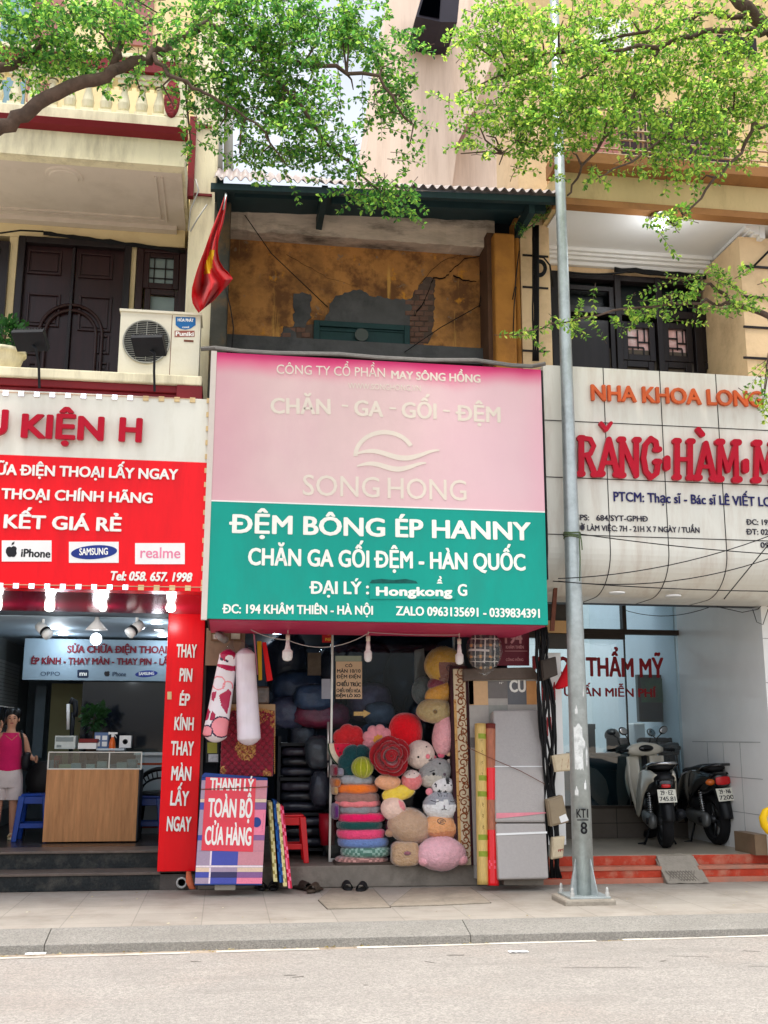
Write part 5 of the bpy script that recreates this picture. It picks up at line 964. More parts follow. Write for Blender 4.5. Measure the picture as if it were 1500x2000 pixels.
stool(566, 1675, .85, .2, .3, .45, (206, 16, 26), 'red plastic stool behind the upright foam mats')
m = MB(); m.lathe(tuple(at(640, 1650, .95)), [(.07, 0), (.09, .16), (.092, .3), (.08, .3)], 18); tag(m.build('red_bucket', mat('bucket_red', (150, 20, 36), .4, .1), smooth=True, base=tuple(at(640, 1650, .95))), 'dark red bucket behind the lower edge of the shop glass', 'bucket')
# bolsters
bw = mat('bolster_white', (232, 226, 230), .5, .03, 6, .15, 40, coat=.6); crim = mat('print_crimson', (178, 24, 74), .5, .1, coat=.5); rosep = mat('print_pink', (236, 142, 150), .5, .08, coat=.5); navyp = mat('print_navy', (50, 30, 64), .5, coat=.5)
def bolster(a, b_, r0, r1, Y, mats_, shapes, label, tip):
    t = thing('bolster_pillow', label, 'bolster', tuple(at(*b_, Y))); A, B = at(*a, Y), at(*b_, Y); s = mpp(*a, Y); mb = MB(); ax = (B-A).normalized(); sd = Vector((1, 0, 0)); sd = (sd-ax*sd.dot(ax)).normalized(); fw = ax.cross(sd); secs = []
    L = (B-A).length
    for k in range(141):
        u = k/140; r = (r0*(1-u)+r1*u)*s*min(1, (max(.0, min(u, 1-u))*L/(.55*r1*s)+.02)**.5); secs.append((A+ax*L*u+fw*.006*math.sin(u*30), sd*r, fw*r))
    mb.loft(secs, 80, 1.0); dye(mb, shapes); mb.build('cushion', mats_, t, True)
    mb = MB(); tp = at(*tip, Y+.04); mb.tube([A+ax*.03, A.lerp(tp, .4), tp], [r0*s*.75, r0*s*.3, .006], 14); mb.build('bag_neck', film, t, True); return t
H1 = lambda cx, cy, r: (lambda x, y: (x-cx)**2+(y-cy)**2 < r*r)
bolster((449,1268), (417,1450), 18, 24, .2, [bw, crim, rosep, navyp], [
    (1, H1(445,1278,15)), (0, H1(448,1287,8)), (1, [(421,1296),(460,1301),(460,1311),(445,1310),(425,1302)]), (3, [(429,1283),(436,1286),(435,1291),(430,1289)]), (3, [(440,1287),(447,1291),(446,1294),(440,1292)]),
    (2, lambda x, y: 11.5 < math.hypot(x-427, y-1334) < 14 and y < 1350), (2, lambda x, y: 8 < math.hypot(x-445, y-1340) < 10.5 and y < 1345), (1, [(428,1358),(446,1346),(452,1352),(447,1380),(443,1396),(432,1378)]), (1, [(414,1352),(424,1350),(418,1370),(413,1366)]), (1, [(404,1380),(411,1390),(406,1406),(400,1408)]), (1, [(414,1388),(421,1395),(418,1408),(409,1406)]),
    (2, H1(432,1420,20)), (3, lambda x, y: abs(math.hypot(x-432, y-1420)-20) < 1.3), (2, H1(404,1428,11)), (3, lambda x, y: abs(math.hypot(x-404, y-1428)-11) < 1.2)], 'white bolster pillow printed with crimson and pink shapes in a clear bag', (454, 1248))
bolster((478,1266), (487,1456), 19, 23, .17, [mat('bolster_ribbed', (226, 218, 226), .45, .06, 3, .35, 26, coat=.7, stretch=(7, 7, .4))], [], 'plain white bolster pillow hanging in a clear plastic bag', (472, 1250))
# crimson quilt, carton and packets behind the bolsters
PQ = FY(.42); QT = thing('crimson_quilt', 'crimson quilted seat cover with gold embroidered medallion hanging behind the bolsters', 'quilt', tuple(at(483, 1515, .42)))
crimq = mat('quilt_crimson', (128, 14, 40), .6, .25, 8, .2, 40, sheen=.3); gold = mat('quilt_gold', (176, 130, 74), .5, .4, 40)
q0, q1 = at(430, 1516, .42), at(536, 1388, .42)
def quilt(u, v):
    x = q0.x+(q1.x-q0.x)*u; z = q0.z+(q1.z-q0.z)*v; k = abs(math.sin((u*7+v*8)*math.pi))*abs(math.sin((u*7-v*8)*math.pi)); return (x, .42-.03*k**.5, z)
m = MB(); m.grid(90, 90, quilt); nzf = lambda x, y: mnoise.noise((x*.5, y*.5, 3))
dye(m, [(1, lambda x, y: math.hypot((x-480)/20, (y-1462)/24) < 1 and nzf(x, y) > -.15), (1, lambda x, y: (x < 437 or x > 528) and y < 1420 and nzf(x, y) > .0), (1, lambda x, y: min(math.hypot(x-434, y-1505), math.hypot(x-522, y-1512)) < 9 and nzf(x, y) > -.1), (1, lambda x, y: math.hypot((x-510)/14, (y-1400)/14) < 1 and nzf(x, y) > .1)])
m.build('cover', [crimq, gold], QT, True, solid=.02)
m = MB()
for i in range(30): x = 434+i*3.3; c = PQ.hit(x, 1391-8*math.sin(i/29*math.pi), .03); m.ell(c, (.008, .008, .02), nu=6, nv=5)
for i in range(32): c = PQ.hit(536, 1395+i*3.7, .02); m.ell(c, (.006, .006, .008), nu=6, nv=5)
m.build('fringe', gold, QT, True)
m = MB(); m.pxr(FY(.5), 440, 1375, 538, 1440, 0, -.12); tag(m.build('cardboard_box', mat('carton_tan', (178, 148, 110), .7, .08, 4), base=tuple(at(490, 1440, .5)), bev=.012), 'tan carton standing behind the crimson quilt', 'box')
m = MB(); m.pxr(FY(.6), 448, 1340, 526, 1376, 0, -.12); tag(m.build('wrapped_packet', mat('packet_brown', (92, 76, 66), .4, .4, 12, .4, 12, coat=.6), base=tuple(at(488, 1376, .6)), bev=.02), 'brown wrapped packet on top of the tan carton', 'packet')
m = MB(); m.pxr(FY(.5), 402, 1445, 428, 1490, 0, -.1); m.m = 1; m.pxr(FY(.5), 405, 1450, 424, 1471, .003, .0005); m.m = 2; m.pxr(FY(.5), 407, 1473, 426, 1488, .003, .0005); tag(m.build('glass_cabinet', [darkmetal, mat('card_olive', (140, 140, 56), .6), mat('card_grey', (160, 164, 170), .5, .4, 30)], base=tuple(at(415, 1490, .5))), 'small dark cabinet with an olive card behind the printed bolster', 'cabinet')
fb = thing('folded_banners', 'narrow folded yellow and red banners hanging beside the white bolster', 'banner', tuple(at(518, 1330, .35)))
for col, q in (((196,160,14), [(502,1252),(511,1252),(512,1328),(505,1329)]), ((224,18,24), [(512,1254),(520,1254),(533,1328),(521,1331)]), ((20,70,60), [(492,1235),(498,1240),(503,1290),(499,1310)]), ((190,120,140), [(494,1237),(498,1240),(504,1318),(502,1318)])):
    m = MB(); m.px(FY(.33+.01*(col[0] % 3)), q, 0, -.025); m.build('banner_strip', mat('strip_%02x%02x%02x' % col, col, .5, .08), fb, bev=.005)
m = MB(); m.tube([at(440, 1225, .3), at(427, 1238, .2), at(430, 1245, .12)], .03, 10); m.tube([at(425, 1240, .15), at(440, 1250, .05)], .035, 10); tag(m.build('security_camera', mat('camera_grey', (120, 116, 112), .5, .1), smooth=True, base=tuple(at(430, 1240, .2))), 'grey bullet camera under the banner corner by the meter board', 'camera')
# plaid folded mattress with the red poster
A, B, D = at(380, 1729, .02), at(512, 1728, .02), at(394, 1522, .2); PM = plane3(A, B, D)
FMt = thing('folded_mattress', 'folded plaid mattress in pink, blue and white leaning against the shop pier', 'mattress', tuple(A))
navyedge = mat('mattress_edge', (38, 66, 130), .6, .08); plk = dict(p=(198, 132, 142), b=(64, 72, 160), m=(160, 140, 160), y=(218, 190, 164), n=(46, 40, 84), v=(132, 88, 140), r=(230, 124, 150), w=(232, 214, 220))
pk = list(plk); plm = [mat('plaid_'+k+'_cloth', plk[k], .55, .08, 60, .1, 120, coat=.25) for k in pk]
m = MB(); m.m = len(pk); m.px(PM, [(380,1728),(511,1728),(523,1527),(394,1519)], 0, -.11)
def prow(y0, y1, cells):                 # a woven band: columns between the two leaning sides
    for u0, u1, k in cells:
        q = []
        for u, y in ((u0, y0), (u1, y0), (u1, y1), (u0, y1)):
            t_ = (1728-y)/(1728-1522); xl_, xr_ = 380.5+t_*13.5, 511.5+t_*11; q.append((xl_+(xr_-xl_)*u, y))
        m.m = pk.index(k); m.px(PM, q, .003, .0003)
prow(1524, 1541, ((0,.07,'m'),(.07,.8,'p'),(.8,1,'p'))); prow(1541.5, 1560, ((0,.07,'m'),(.07,.8,'p'),(.8,1,'p'))); prow(1560.4, 1567, ((0,.07,'y'),(.07,.8,'w'),(.8,1,'y'))); prow(1567.4, 1581, ((0,.07,'b'),(.07,.8,'v'),(.8,1,'v'))); prow(1581.4, 1631, ((0,.08,'m'),(.08,.8,'p'),(.8,1,'r'))); prow(1631.4, 1641, ((0,.08,'b'),(.08,.8,'v'),(.8,1,'v'))); prow(1641.4, 1662, ((0,.08,'m'),(.08,.8,'p'),(.8,1,'p')))
prow(1662.4, 1690, ((0,.2,'m'),(.2,.225,'w'),(.225,.62,'b'),(.62,1,'p'))); prow(1690.4, 1694, ((0,1,'w'),)); prow(1694.4, 1703, ((0,.2,'y'),(.2,.225,'w'),(.225,.62,'m'),(.62,1,'y'))); prow(1703.4, 1714, ((0,.2,'b'),(.2,.225,'w'),(.225,.62,'n'),(.62,1,'v'))); prow(1714.4, 1726, ((0,.2,'m'),(.2,.225,'w'),(.225,.62,'b'),(.62,1,'r')))
m.build('cover', plm+[navyedge], FMt)
m = MB(); m.px(PM, [(394,1514),(400,1508),(523,1518),(523,1527),(394,1519)], -.02, -.14); m.build('folded_edge', navyedge, FMt, bev=.008)
m = MB(); m.px(PM, [(393,1661),(494,1664),(500,1521),(402,1518)], .006, .0035); PO = m.build('poster', mat('poster_red', (216, 20, 48), .25, .08, 4, coat=.6), FMt)
lettering(PO, white_l, PM, [("THANH LÝ", (409, 1543), (495, 1546), 24, dict(bold=.06)), ("TOÀN BỘ", (405, 1596), (493, 1598), 37, dict(bold=.06)), ("CỬA HÀNG", (399, 1650), (491, 1652), 36, dict(bold=.06))], .0065, .001)
m = MB(); m.tube([PM.hit(392, 1542, .012), PM.hit(460, 1540, .014), PM.hit(524, 1537, .012)], .004, 5); m.build('tie_string', rust, FMt)
m = MB(); c = [(501+9*math.cos(a), 1606-10*math.sin(a)) for a in [k*math.pi/10 for k in range(20)]]; m.px(PM, c, .0045, .003); m.build('round_mark', navyedge, FMt)
lettering(FMt, ink, PM, [("Wonmlife", (512, 1624), (516, 1588), 6, dict(shear=.3))], .0045, .0006)
# foam play mats on edge
for i, (x0, y0, x1, y1, col, c2, lb) in enumerate(((528,1567,538,1722,(208,196,140),(150,134,70),'pale yellow foam mat standing on edge beside the plaid mattress'), (537,1564,550,1724,(24,84,150),(12,46,104),'blue foam mat standing on edge between two yellow ones'), (543,1570,557,1731,(216,200,140),(160,142,80),'yellow foam mat standing on edge between the blue and pink ones'), (550,1575,567,1735,(236,110,140),(190,30,60),'pink foam mat standing on edge, nearest the red stool'))):
    Y = .1-.01*i; mt_ = [mat('foam_a%d' % i, col, .7, .08, 20), mat('foam_b%d' % i, c2, .7, .1, 20)]; mb = MB(); A, B = at(x0, y0, Y+.25), at(x1, y1, Y); n = 22; w = .034
    for k in range(n):
        p, q = A.lerp(B, k/n), A.lerp(B, (k+1)/n)
        for j in range(2):
            mb.m = (k+j) % 2 if k % 3 else (j if i % 2 else 0); mb.raw([p+Vector((-w/2+j*w/2, 0, 0)), p+Vector((j*w/2, 0, 0)), p+Vector((j*w/2, .34, 0)), p+Vector((-w/2+j*w/2, .34, 0)), q+Vector((-w/2+j*w/2, 0, 0)), q+Vector((j*w/2, 0, 0)), q+Vector((j*w/2, .34, 0)), q+Vector((-w/2+j*w/2, .34, 0))], [(0,1,2,3),(7,6,5,4),(0,4,5,1),(1,5,6,2),(2,6,7,3),(3,7,4,0)])
    tag(mb.build('foam_mat', mt_, base=tuple(B)), lb, 'foam mat', 'foam mats on edge')
m = MB(); m.loft([(at(368,1702,.3), (.02,0,0), (0,.03,0)), (at(370,1722,.25), (.035,0,0), (0,.04,0)), (at(376,1736,.2), (.03,0,0), (0,.03,0))]); tag(m.build('clay_tube', mat('clay_orange', (186, 96, 64), .7), smooth=True, base=tuple(at(374, 1736, .2))), 'orange brown tube end under the vertical red board', 'pipe')
m = MB(); m.pxr(FY(.05), 419, 1724, 460, 1739, 0, -.12); tag(m.build('concrete_block', cement, base=tuple(at(440, 1739, .05)), bev=.006), 'concrete block propping up the plaid mattress', 'block')
# slippers
def slipper(px, py, ang, col, label, open_=True):
    c = gr(px, py, 0); t = thing('slipper', label, 'slipper', tuple(c), 'slippers left on the pavement'); M = rot('Z', ang); mt_ = mat('slip_%02x%02x%02x' % col, col, .6, .15, 12)
    mb = MB(); sec = [(-.13,.02),(-.11,.036),(-.05,.036),(.0,.036),(.06,.044),(.1,.04),(.13,.02)]; mb.loft([(c+M @ Vector((0, y, .016)), M @ Vector((w, 0, 0)), Vector((0, 0, .014))) for y, w in sec], 16, .8); mb.build('sole', mt_, t, True)
    mb = MB(); mb.grid(14, 8, lambda u, v: c+M @ Vector((.046*math.cos(math.pi*u), (.10 if not open_ else .075)-.09*v+(.0 if open_ else .03), .02+(.045+.02*v)*math.sin(math.pi*u)))); mb.build('strap', mt_, t, True, solid=.006)
for px, py, an, col, lb, op in ((505,1737,195,(34,34,36),'charcoal closed slipper touching the plaid mattress corner',False), (535,1737,172,(38,38,40),'charcoal closed slipper beside the blue foam mat',False), (592,1738,215,(54,48,42),'brown black strap slipper lying askew by the pink foam mat',True), (615,1742,150,(70,58,48),'brown strap slipper twisted towards the street',True), (677,1738,183,(26,26,28),'black strap slipper nearer the brown pair, in front of the stone step',True), (708,1740,160,(24,24,26),'black strap slipper turned outwards on the pavement slab joint',True)): slipper(px, py, an, col, lb, op)
# ---------------------------------------------------------------- cushions and soft toys
YP = .56
bd = thing('display_board', 'low wooden board under the pile of cushions and soft toys', 'board', tuple(at(760, 1698, .5)))
m = MB(); m.box(xat(655, 1695, .5), xat(922, 1695, .5), .47, .85, .2, .222); m.build('plank', mat('dark_plank', (70, 58, 50), .6, .2, 6), bd)
def cushion(x0, x1, y0, y1, col, label, lobes=0, coat=0, stripe=None, Y=None):
    Y = Y or YP+.12; px, py = (x0+x1)/2, (y0+y1)/2; s = mpp(px, py, Y-.2); c = at(px, py, Y-.14); c.y = Y; a = (x1-x0)/2*s; h = (y1-y0)/2*s*1.12
    mb = MB(); mb.ell(c, (a, .19, h), nu=60, nv=14, e=.62, e2=.75 if not lobes else 1, fn=lambda u, v: (1+(.09*abs(math.cos(u*lobes/2)) if lobes else .0)+.035*mnoise.noise((math.cos(u)*2, math.sin(u)*2+px, v*2))+.02*mnoise.noise((math.cos(u)*9, math.sin(u)*9+px, v*5)))*(.93 if lobes else 1))
    mats_ = [plushm('cush_%02x%02x%02x' % col, col, coat)]
    if stripe:
        mats_.append(plushm('cush_%02x%02x%02x' % stripe, stripe, coat)); dye(mb, [(1, lambda x, y: int((x+(y-py)*.8)/5) % 2 == 0)])
    return tag(mb.build('floor_cushion', mats_, smooth=True, base=(c.x, c.y, c.z-h)), label, 'cushion', 'cushions piled beside the soft toys')
cushion(660,736,1514,1533,(160,162,166),'pale grey scalloped cushion, topmost of the pile',8); cushion(657,742,1531,1551,(250,122,30),'orange puffy cushion in the pile',4); cushion(656,745,1549,1569,(158,118,106),'brown petal cushion under the orange one',7)
cushion(657,747,1563,1578,(250,132,136),'salmon scalloped cushion under the brown one',8); cushion(660,749,1575,1591,(142,142,146),'mid grey cushion under the salmon one',9); cushion(661,757,1588,1607,(238,16,96),'hot pink plain cushion in the pile'); cushion(660,750,1604,1622,(10,74,70),'dark green plain cushion under the hot pink one')
cushion(660,756,1619,1641,(240,66,118),'shiny pink cushion under the dark green one',0,.7); cushion(662,763,1636,1657,(104,132,188),'blue cushion in clear plastic',0,.8); cushion(668,766,1654,1676,(84,128,112),'grey green striped cushion in clear plastic',0,.8,(150,184,170)); cushion(658,762,1674,1692,(150,104,96),'brown striped cushion, lowest of the pile',0,.8,(206,150,140))
for x0, x1, y0, y1, col, lb in ((648,668,1520,1538,(178,98,40),'brown orange cushion end peeping out behind the orange cushion'), (650,662,1536,1552,(190,150,90),'tan cushion end behind the brown petal cushion'), (650,664,1572,1600,(92,30,106),'purple cushion end behind the hot pink cushion'), (648,662,1495,1516,(120,20,46),'maroon cushion end behind the dark green flower'), (655,674,1500,1516,(136,130,146),'mauve grey cushion end behind the dark green flower')): cushion(x0, x1, y0, y1, col, lb, Y=YP+.16)
def flowerc(px, py, r, col, label, petals, centre=None, Y=YP, nm='flower_cushion', dark=None):
    s = mpp(px, py, Y); c = at(px, py, Y); t = thing(nm, label, 'cushion', tuple(c)); mb = MB(); M = rot('X', 90)
    mb.ell(c, (r*s, r*s, r*s*.42), M, nu=72, nv=18, e=.8, fn=lambda u, v: .86+.14*abs(math.cos(u*petals/2))**.6); mb.build('petals', plushm('petal_%02x%02x%02x' % col, col), t, True)
    if centre: mb = MB(); mb.ell(c+Vector((0, -.3*r*s, 0)), (r*s*.4, r*s*.18, r*s*.4), nu=24, nv=12); mb.build('flower_centre', plushm('flower_gold', centre), t, True)
    return t
flowerc(738,1446,31,(236,152,160),'pink petal cushion with golden centre behind the red rose',9,(228,160,64),.72); flowerc(697,1490,37,(6,62,66),'dark green flower cushion above the pile',6,None,.62)
flowerc(682,1448,34,(206,34,40),'red lobed cushion behind the watermelon slice',7,None,.78)
c = at(792,1430,.74); s = mpp(792,1430,.74); m = MB(); m.ell(c, (33*s, .12, 37*s), nu=40, nv=24, e=.85); tag(m.build('round_cushion', plushm('vivid_red', (228, 4, 26)), smooth=True, base=tuple(c-Vector((0, 0, 37*s)))), 'plain round bright red cushion standing above the rose', 'cushion')
wm = thing('watermelon_cushion', 'watermelon slice cushion with white rind below the red lobed cushion', 'cushion', tuple(at(668, 1500, .66)))
arc = lambda r, n=14: [(686+r*math.cos(a), 1452-r*1.15*math.sin(a)) for a in [math.pi+math.pi*.62*k/n for k in range(n+1)]]
for r, d, nm, col in ((46,-.001,'dark_rind',(30,60,36)), (43.5,.006,'pale_rind',(222,206,180)), (34,.014,'flesh',(214,26,62))): m = MB(); m.px(FY(.68), [(686,1452)]+arc(r), d, -.08); m.build(nm, plushm('melon_'+nm, col), wm, bev=.006)
m = MB()
for x, y in ((660,1462),(668,1476),(674,1464),(664,1470)): m.ell(at(x, y, .662), (.006, .004, .01), nu=8, nv=6)
m.build('seed_print', ink, wm, True)
lm = thing('lime_cushion', 'lime green ball cushion with pale ribs resting on the grey cushion', 'cushion', tuple(at(708, 1519, .5))); c = at(708,1499,.52); s = mpp(708,1499,.52); m = MB(); m.ell(c, (22*s, 20*s, 21*s), nu=80, nv=20, fn=lambda u, v: 1-.05*(abs(math.cos(u*5))**12)); dye(m, []) 
for k, f in enumerate(m.f):
    u = (k % 80)/80*2*math.pi
    if abs(math.cos(u*5+.02)) > .985: m.mi[k] = 1
m.build('ball', [plushm('lime', (150, 156, 20)), plushm('lime_rib', (206, 200, 90))], lm, True)
# the rose
rs_ = thing('rose_cushion', 'big red rose shaped cushion in the middle of the soft toys', 'cushion', tuple(at(760, 1512, .5))); c = at(760,1476,.52); s = mpp(760,1476,.52); r0 = 38*s; rosem = plushm('rose_red', (150, 4, 20)); 
m = MB(); m.ell(c+Vector((0, .05, 0)), (r0*.98, .1, r0*.95), nu=40, nv=20); m.build('calyx', rosem, rs_, True)
def petal(a0, w, rad, hgt, tilt, nm='petal'):
    def f(u, v):
        a = a0+(u-.5)*w; rr_ = rad*(.3+.7*v*(1-.42*(2*u-1)**2*v))*(1+.03*math.sin(a0*9)); d = hgt*(v**1.3)*(1-.3*(2*u-1)**2)-.5*r0*tilt*max(0, v-.72)
        return c+Vector((rr_*math.cos(a), -.03-d+.012*math.sin(u*7+a0*3)*v, rr_*math.sin(a)))
    mb = MB(); mb.grid(18, 12, f); mb.build(nm, rosem, rs_, True, solid=.022)
for k, (a_, w_, f_) in enumerate(((.5,2.0,1.08),(1.75,1.9,1.0),(3.0,2.1,1.06),(4.1,1.8,1.02),(5.3,2.0,1.1))): petal(a_, w_, r0*f_, .07+.008*k, 1)
for k, (a_, w_, f_) in enumerate(((.1,2.2,.82),(1.9,2.4,.76),(3.6,2.2,.84),(5.0,2.0,.78))): petal(a_, w_, r0*f_, .115+.01*k, .6)
for k, (a_, w_, f_) in enumerate(((.9,2.6,.56),(2.9,2.6,.52),(4.8,2.6,.55))): petal(a_, w_, r0*f_, .15+.012*k, .3)
m = MB(); q = [c+Vector((r0*.3*(1-i/40)*math.cos(i*.42), -.15-.02*i/40, r0*.3*(1-i/40)*math.sin(i*.42))) for i in range(38)]; m.tube(q, .018, 8); m.build('rose_heart', rosem, rs_, True)
def toy(px, py, rx, ry, col, label, Y=YP, coat=.5, ang=0, ears=None, eyes=None, nose=None, feet=None, patch=None, e=1.0, nm='soft_toy', dep=.85, lines=None, mouth=None, e2=1.0):
    rx, ry = rx*1.09, ry*1.07; s = mpp(px, py, Y); c = at(px, py, Y); t = thing(nm, label, 'soft toy', (c.x, Y, c.z-ry*s), 'soft toys heaped by the glass'); M = rot('Y', ang); k = (px*7 % 13)
    P_ = lambda x, y, out=1.0: c+M @ Vector((x*rx*s, -dep*min(rx, ry)*s*math.sqrt(max(.02, 1-min(.98, x*x+y*y)))*out, y*ry*s))
    mt_ = plushm('toy_%02x%02x%02x_%d' % (*col, coat > 0), col, coat, .08); mb = MB(); mb.ell(c, (rx*s, dep*min(rx, ry)*s, ry*s), M, nu=44, nv=26, e=e, e2=e2, fn=lambda u, v: 1+.05*mnoise.noise((math.cos(u)*1.7+k, math.sin(u)*1.7, v*1.7))+.02*mnoise.noise((math.cos(u)*6+k, math.sin(u)*6, v*6))+.008*mnoise.noise((math.cos(u)*15+k, math.sin(u)*15, v*15)))
    ms = [mt_]
    if coat >= .6:
        fb_ = MB(); fb_.ell(c, (rx*s*1.04, dep*min(rx, ry)*s*1.1, ry*s*1.05), M, nu=52, nv=32, e=e, e2=e2, fn=lambda u, v: 1+.05*mnoise.noise((math.cos(u)*2.4+k, math.sin(u)*2.4, v*2))+.035*abs(mnoise.noise((math.cos(u)*8+k, math.sin(u)*8, v*5)))); fb_.build('wrapper', toyfilm, t, True)
    if patch:
        for pc, pg in patch: ms.append(plushm('toy_%02x%02x%02x_%d' % (*pc, coat > 0), pc, coat, .06)); dye(mb, [(len(ms)-1, pg)])
    mb.build('body', ms, t, True)
    for x, y, r, cl in ears or []: mb = MB(); mb.ell(P_(x, y, .4), (r*s, r*s*.5, r*s), M, nu=18, nv=12); mb.build('ear', plushm('toy_%02x%02x%02x_%d' % (*cl, coat > 0), cl, coat), t, True)
    for x, y, r in eyes or []: mb = MB(); mb.ell(P_(x, y, 1.02), (r*s, r*s*.5, r*s), nu=12, nv=8); mb.build('eye', mat('eye_black', (20, 18, 20), .2), t, True)
    if nose: x, y, r, q, cl = nose; mb = MB(); mb.ell(P_(x, y, 1.03), (r*s, r*s*.5, q*s), M, nu=18, nv=10); mb.build('nose', plushm('nose_%02x%02x%02x' % cl, cl), t, True)
    for x, y, r, cl in feet or []: mb = MB(); mb.ell(P_(x, y, .6), (r*s, r*s*.9, r*s*.85), nu=18, nv=12); mb.build('paw', plushm('toy_%02x%02x%02x_%d' % (*cl, coat > 0), cl, coat), t, True)
    if lines:
        mb = MB()
        for ln in lines: mb.tube([P_(x, y, 1.03) for x, y in ln], .8*s, 5)
        mb.build('stitched_line', mat('stitch_dark', (52, 48, 56), .8), t, True)
    return t
toy(820,1474,26,25,(226,204,190),'white pig soft toy with pink snout leaning on the round red cushion',.6,.5,-20,[(.85,-.55,5,(238,120,130)),(-.2,-1.05,7,(238,130,140))],[(-.28,-.05,2.0),(.5,.4,1.6)],(.35,-.25,4.5,4.5,(238,130,140)),lines=[[(.35,-.52),(.5,-.58),(.6,-.45)]])
toy(804,1524,19,18,(232,116,114),'coral pink soft toy with pale face under the white pig',.52,.6,0,None,[(-.3,.55,1.1),(.15,.68,1.1)],None,patch=[((232,206,194),lambda x, y: math.hypot((x-803)/16, (y-1512)/8) < 1)])
toy(757,1527,23,14,(236,164,116),'peach soft toy in a bag under the rose',.5,.8)
toy(850,1510,31,25,(152,152,150),'grey sulking cat soft toy against the scroll patterned rug',.56,.5,-28,[(-.55,-1.0,9,(170,168,164)),(1.0,.2,6,(190,180,170))],[(-.2,.1,3.0),(.4,.5,2.0)],(.35,-.3,3,3,(96,80,90)),patch=[((198,192,180),lambda x, y: math.hypot((x-843)/26, (y-1526)/12) < 1)],lines=[[(-.35,.35),(-.05,.3)]])
toy(866,1535,21,16,(228,226,226),'white soft toy with black spots under the grey cat',.5,.5,0,None,[(.0,.1,1.3),(.55,.1,1.4)],None,patch=[((34,34,38),lambda x, y: min(math.hypot((x-874)/4, (y-1524)/8), math.hypot((x-858)/4, (y-1546)/3), math.hypot((x-870)/3.4, (y-1547)/3), math.hypot((x-851)/1.6, (y-1534)/6)) < 1)])
toy(778,1549,30,14,(244,206,40),'yellow fruit shaped soft toy in a bag',.52,.8,-12,e=.9)
toy(768,1579,22,21,(238,202,184),'pale peach soft toy with pink ear beside the hot pink cushion',.5,.5,0,None,None,None,patch=[((240,140,146),[(778,1562),(788,1567),(793,1583),(783,1580)])])
toy(812,1572,22,22,(176,172,176),'small plain grey soft toy back between the striped cat and the peach toy',.6,.5) if False else None
toy(862,1574,33,26,(234,232,230),'white and grey striped cat soft toy sitting above the bun',.5,.6,0,[(-.66,.95,7,(238,140,150)),(.72,.95,7,(238,140,150))],None,(.02,.05,1.6,1.4,(150,130,140)),[(-.62,-.95,10,(228,226,226)),(.68,-.95,10,(228,226,226))],[((158,160,166),lambda x, y: y < 1571 and not (abs(x-862) < 12 and y > 1564-abs(x-862)*.2+0))],lines=[[(-.08,.9),(-.1,.66)],[(.08,.9),(.1,.66)],[(-.25,.85),(-.2,.66)],[(.25,.85),(.2,.66)],[(-.65,.4),(-.4,.3),(-.25,.36)],[(.35,.36),(.5,.3),(.7,.4)],[(.02,.02),(.02,-.15)],[(-.12,-.2),(.02,-.15),(.14,-.2)]])
toy(799,1613,40,31,(190,152,118),'tan soft toy facing away, wrapped in clear plastic',.5,.9,14,None,None,None,[(-.78,-.65,9,(180,138,106))])
toy(861,1616,33,22,(232,160,98),'orange bun shaped soft toy with a stitched mark',.48,.8,8,e=.9,patch=[((206,124,66),lambda x, y: y > 1625-(x-861)*.12)],lines=[[(-.1+.22*math.cos(a), .5+.2*math.sin(a)) for a in [k*.7 for k in range(9)]],[(-.2,.5),(0,.6)],[(-.2,.4),(.02,.5)]])
toy(791,1667,25,21,(190,150,108),'square brown toast soft toy with a mauve nose at the board edge',.46,.9,0,None,[(-.55,.5,1.5),(.5,.5,1.8)],(.05,.1,7,4,(150,94,104)),e=.45,e2=.5)
toy(861,1667,44,30,(238,176,184),'large pink pig soft toy lying lowest in the heap',.42,.7,0,None,None,None,[(-.72,-.4,11,(238,166,172)),(.82,-.35,12,(238,166,172))],lines=None)
# hanging toys above
toy(868,1300,36,34,(186,142,30),'mustard yellow soft toy hanging in a bag under the unlit bulb',.62,.6,0,None,None,None,patch=[((112,66,52),lambda x, y: y > 1292 and x > 858)],lines=[[(.1+.16*math.cos(a), -.18+.16*math.sin(a)) for a in [k*.63 for k in range(11)]]])
toy(856,1335,20,14,(110,22,46),'maroon soft toy squeezed below the mustard one',.6,.6,-15); toy(865,1352,34,17,(206,146,36),'orange yellow soft toy hanging beside the patterned rug',.58,.6,-18); toy(850,1388,34,22,(170,146,92),'tan soft toy with a dimple hanging above the pink one',.56,.6,0,None,None,(-.1,-.1,4,4,(120,92,50))); toy(828,1350,22,26,(70,84,82),'dark green bagged soft toy behind the orange yellow one',.78,.9)
toy(869,1434,22,38,(232,160,164),'pale pink long soft toy hanging over the grey cat',.56,.6,10,None,None,None,[(-.05,-.98,7,(226,90,120)),(.55,-.85,6,(240,190,150))])
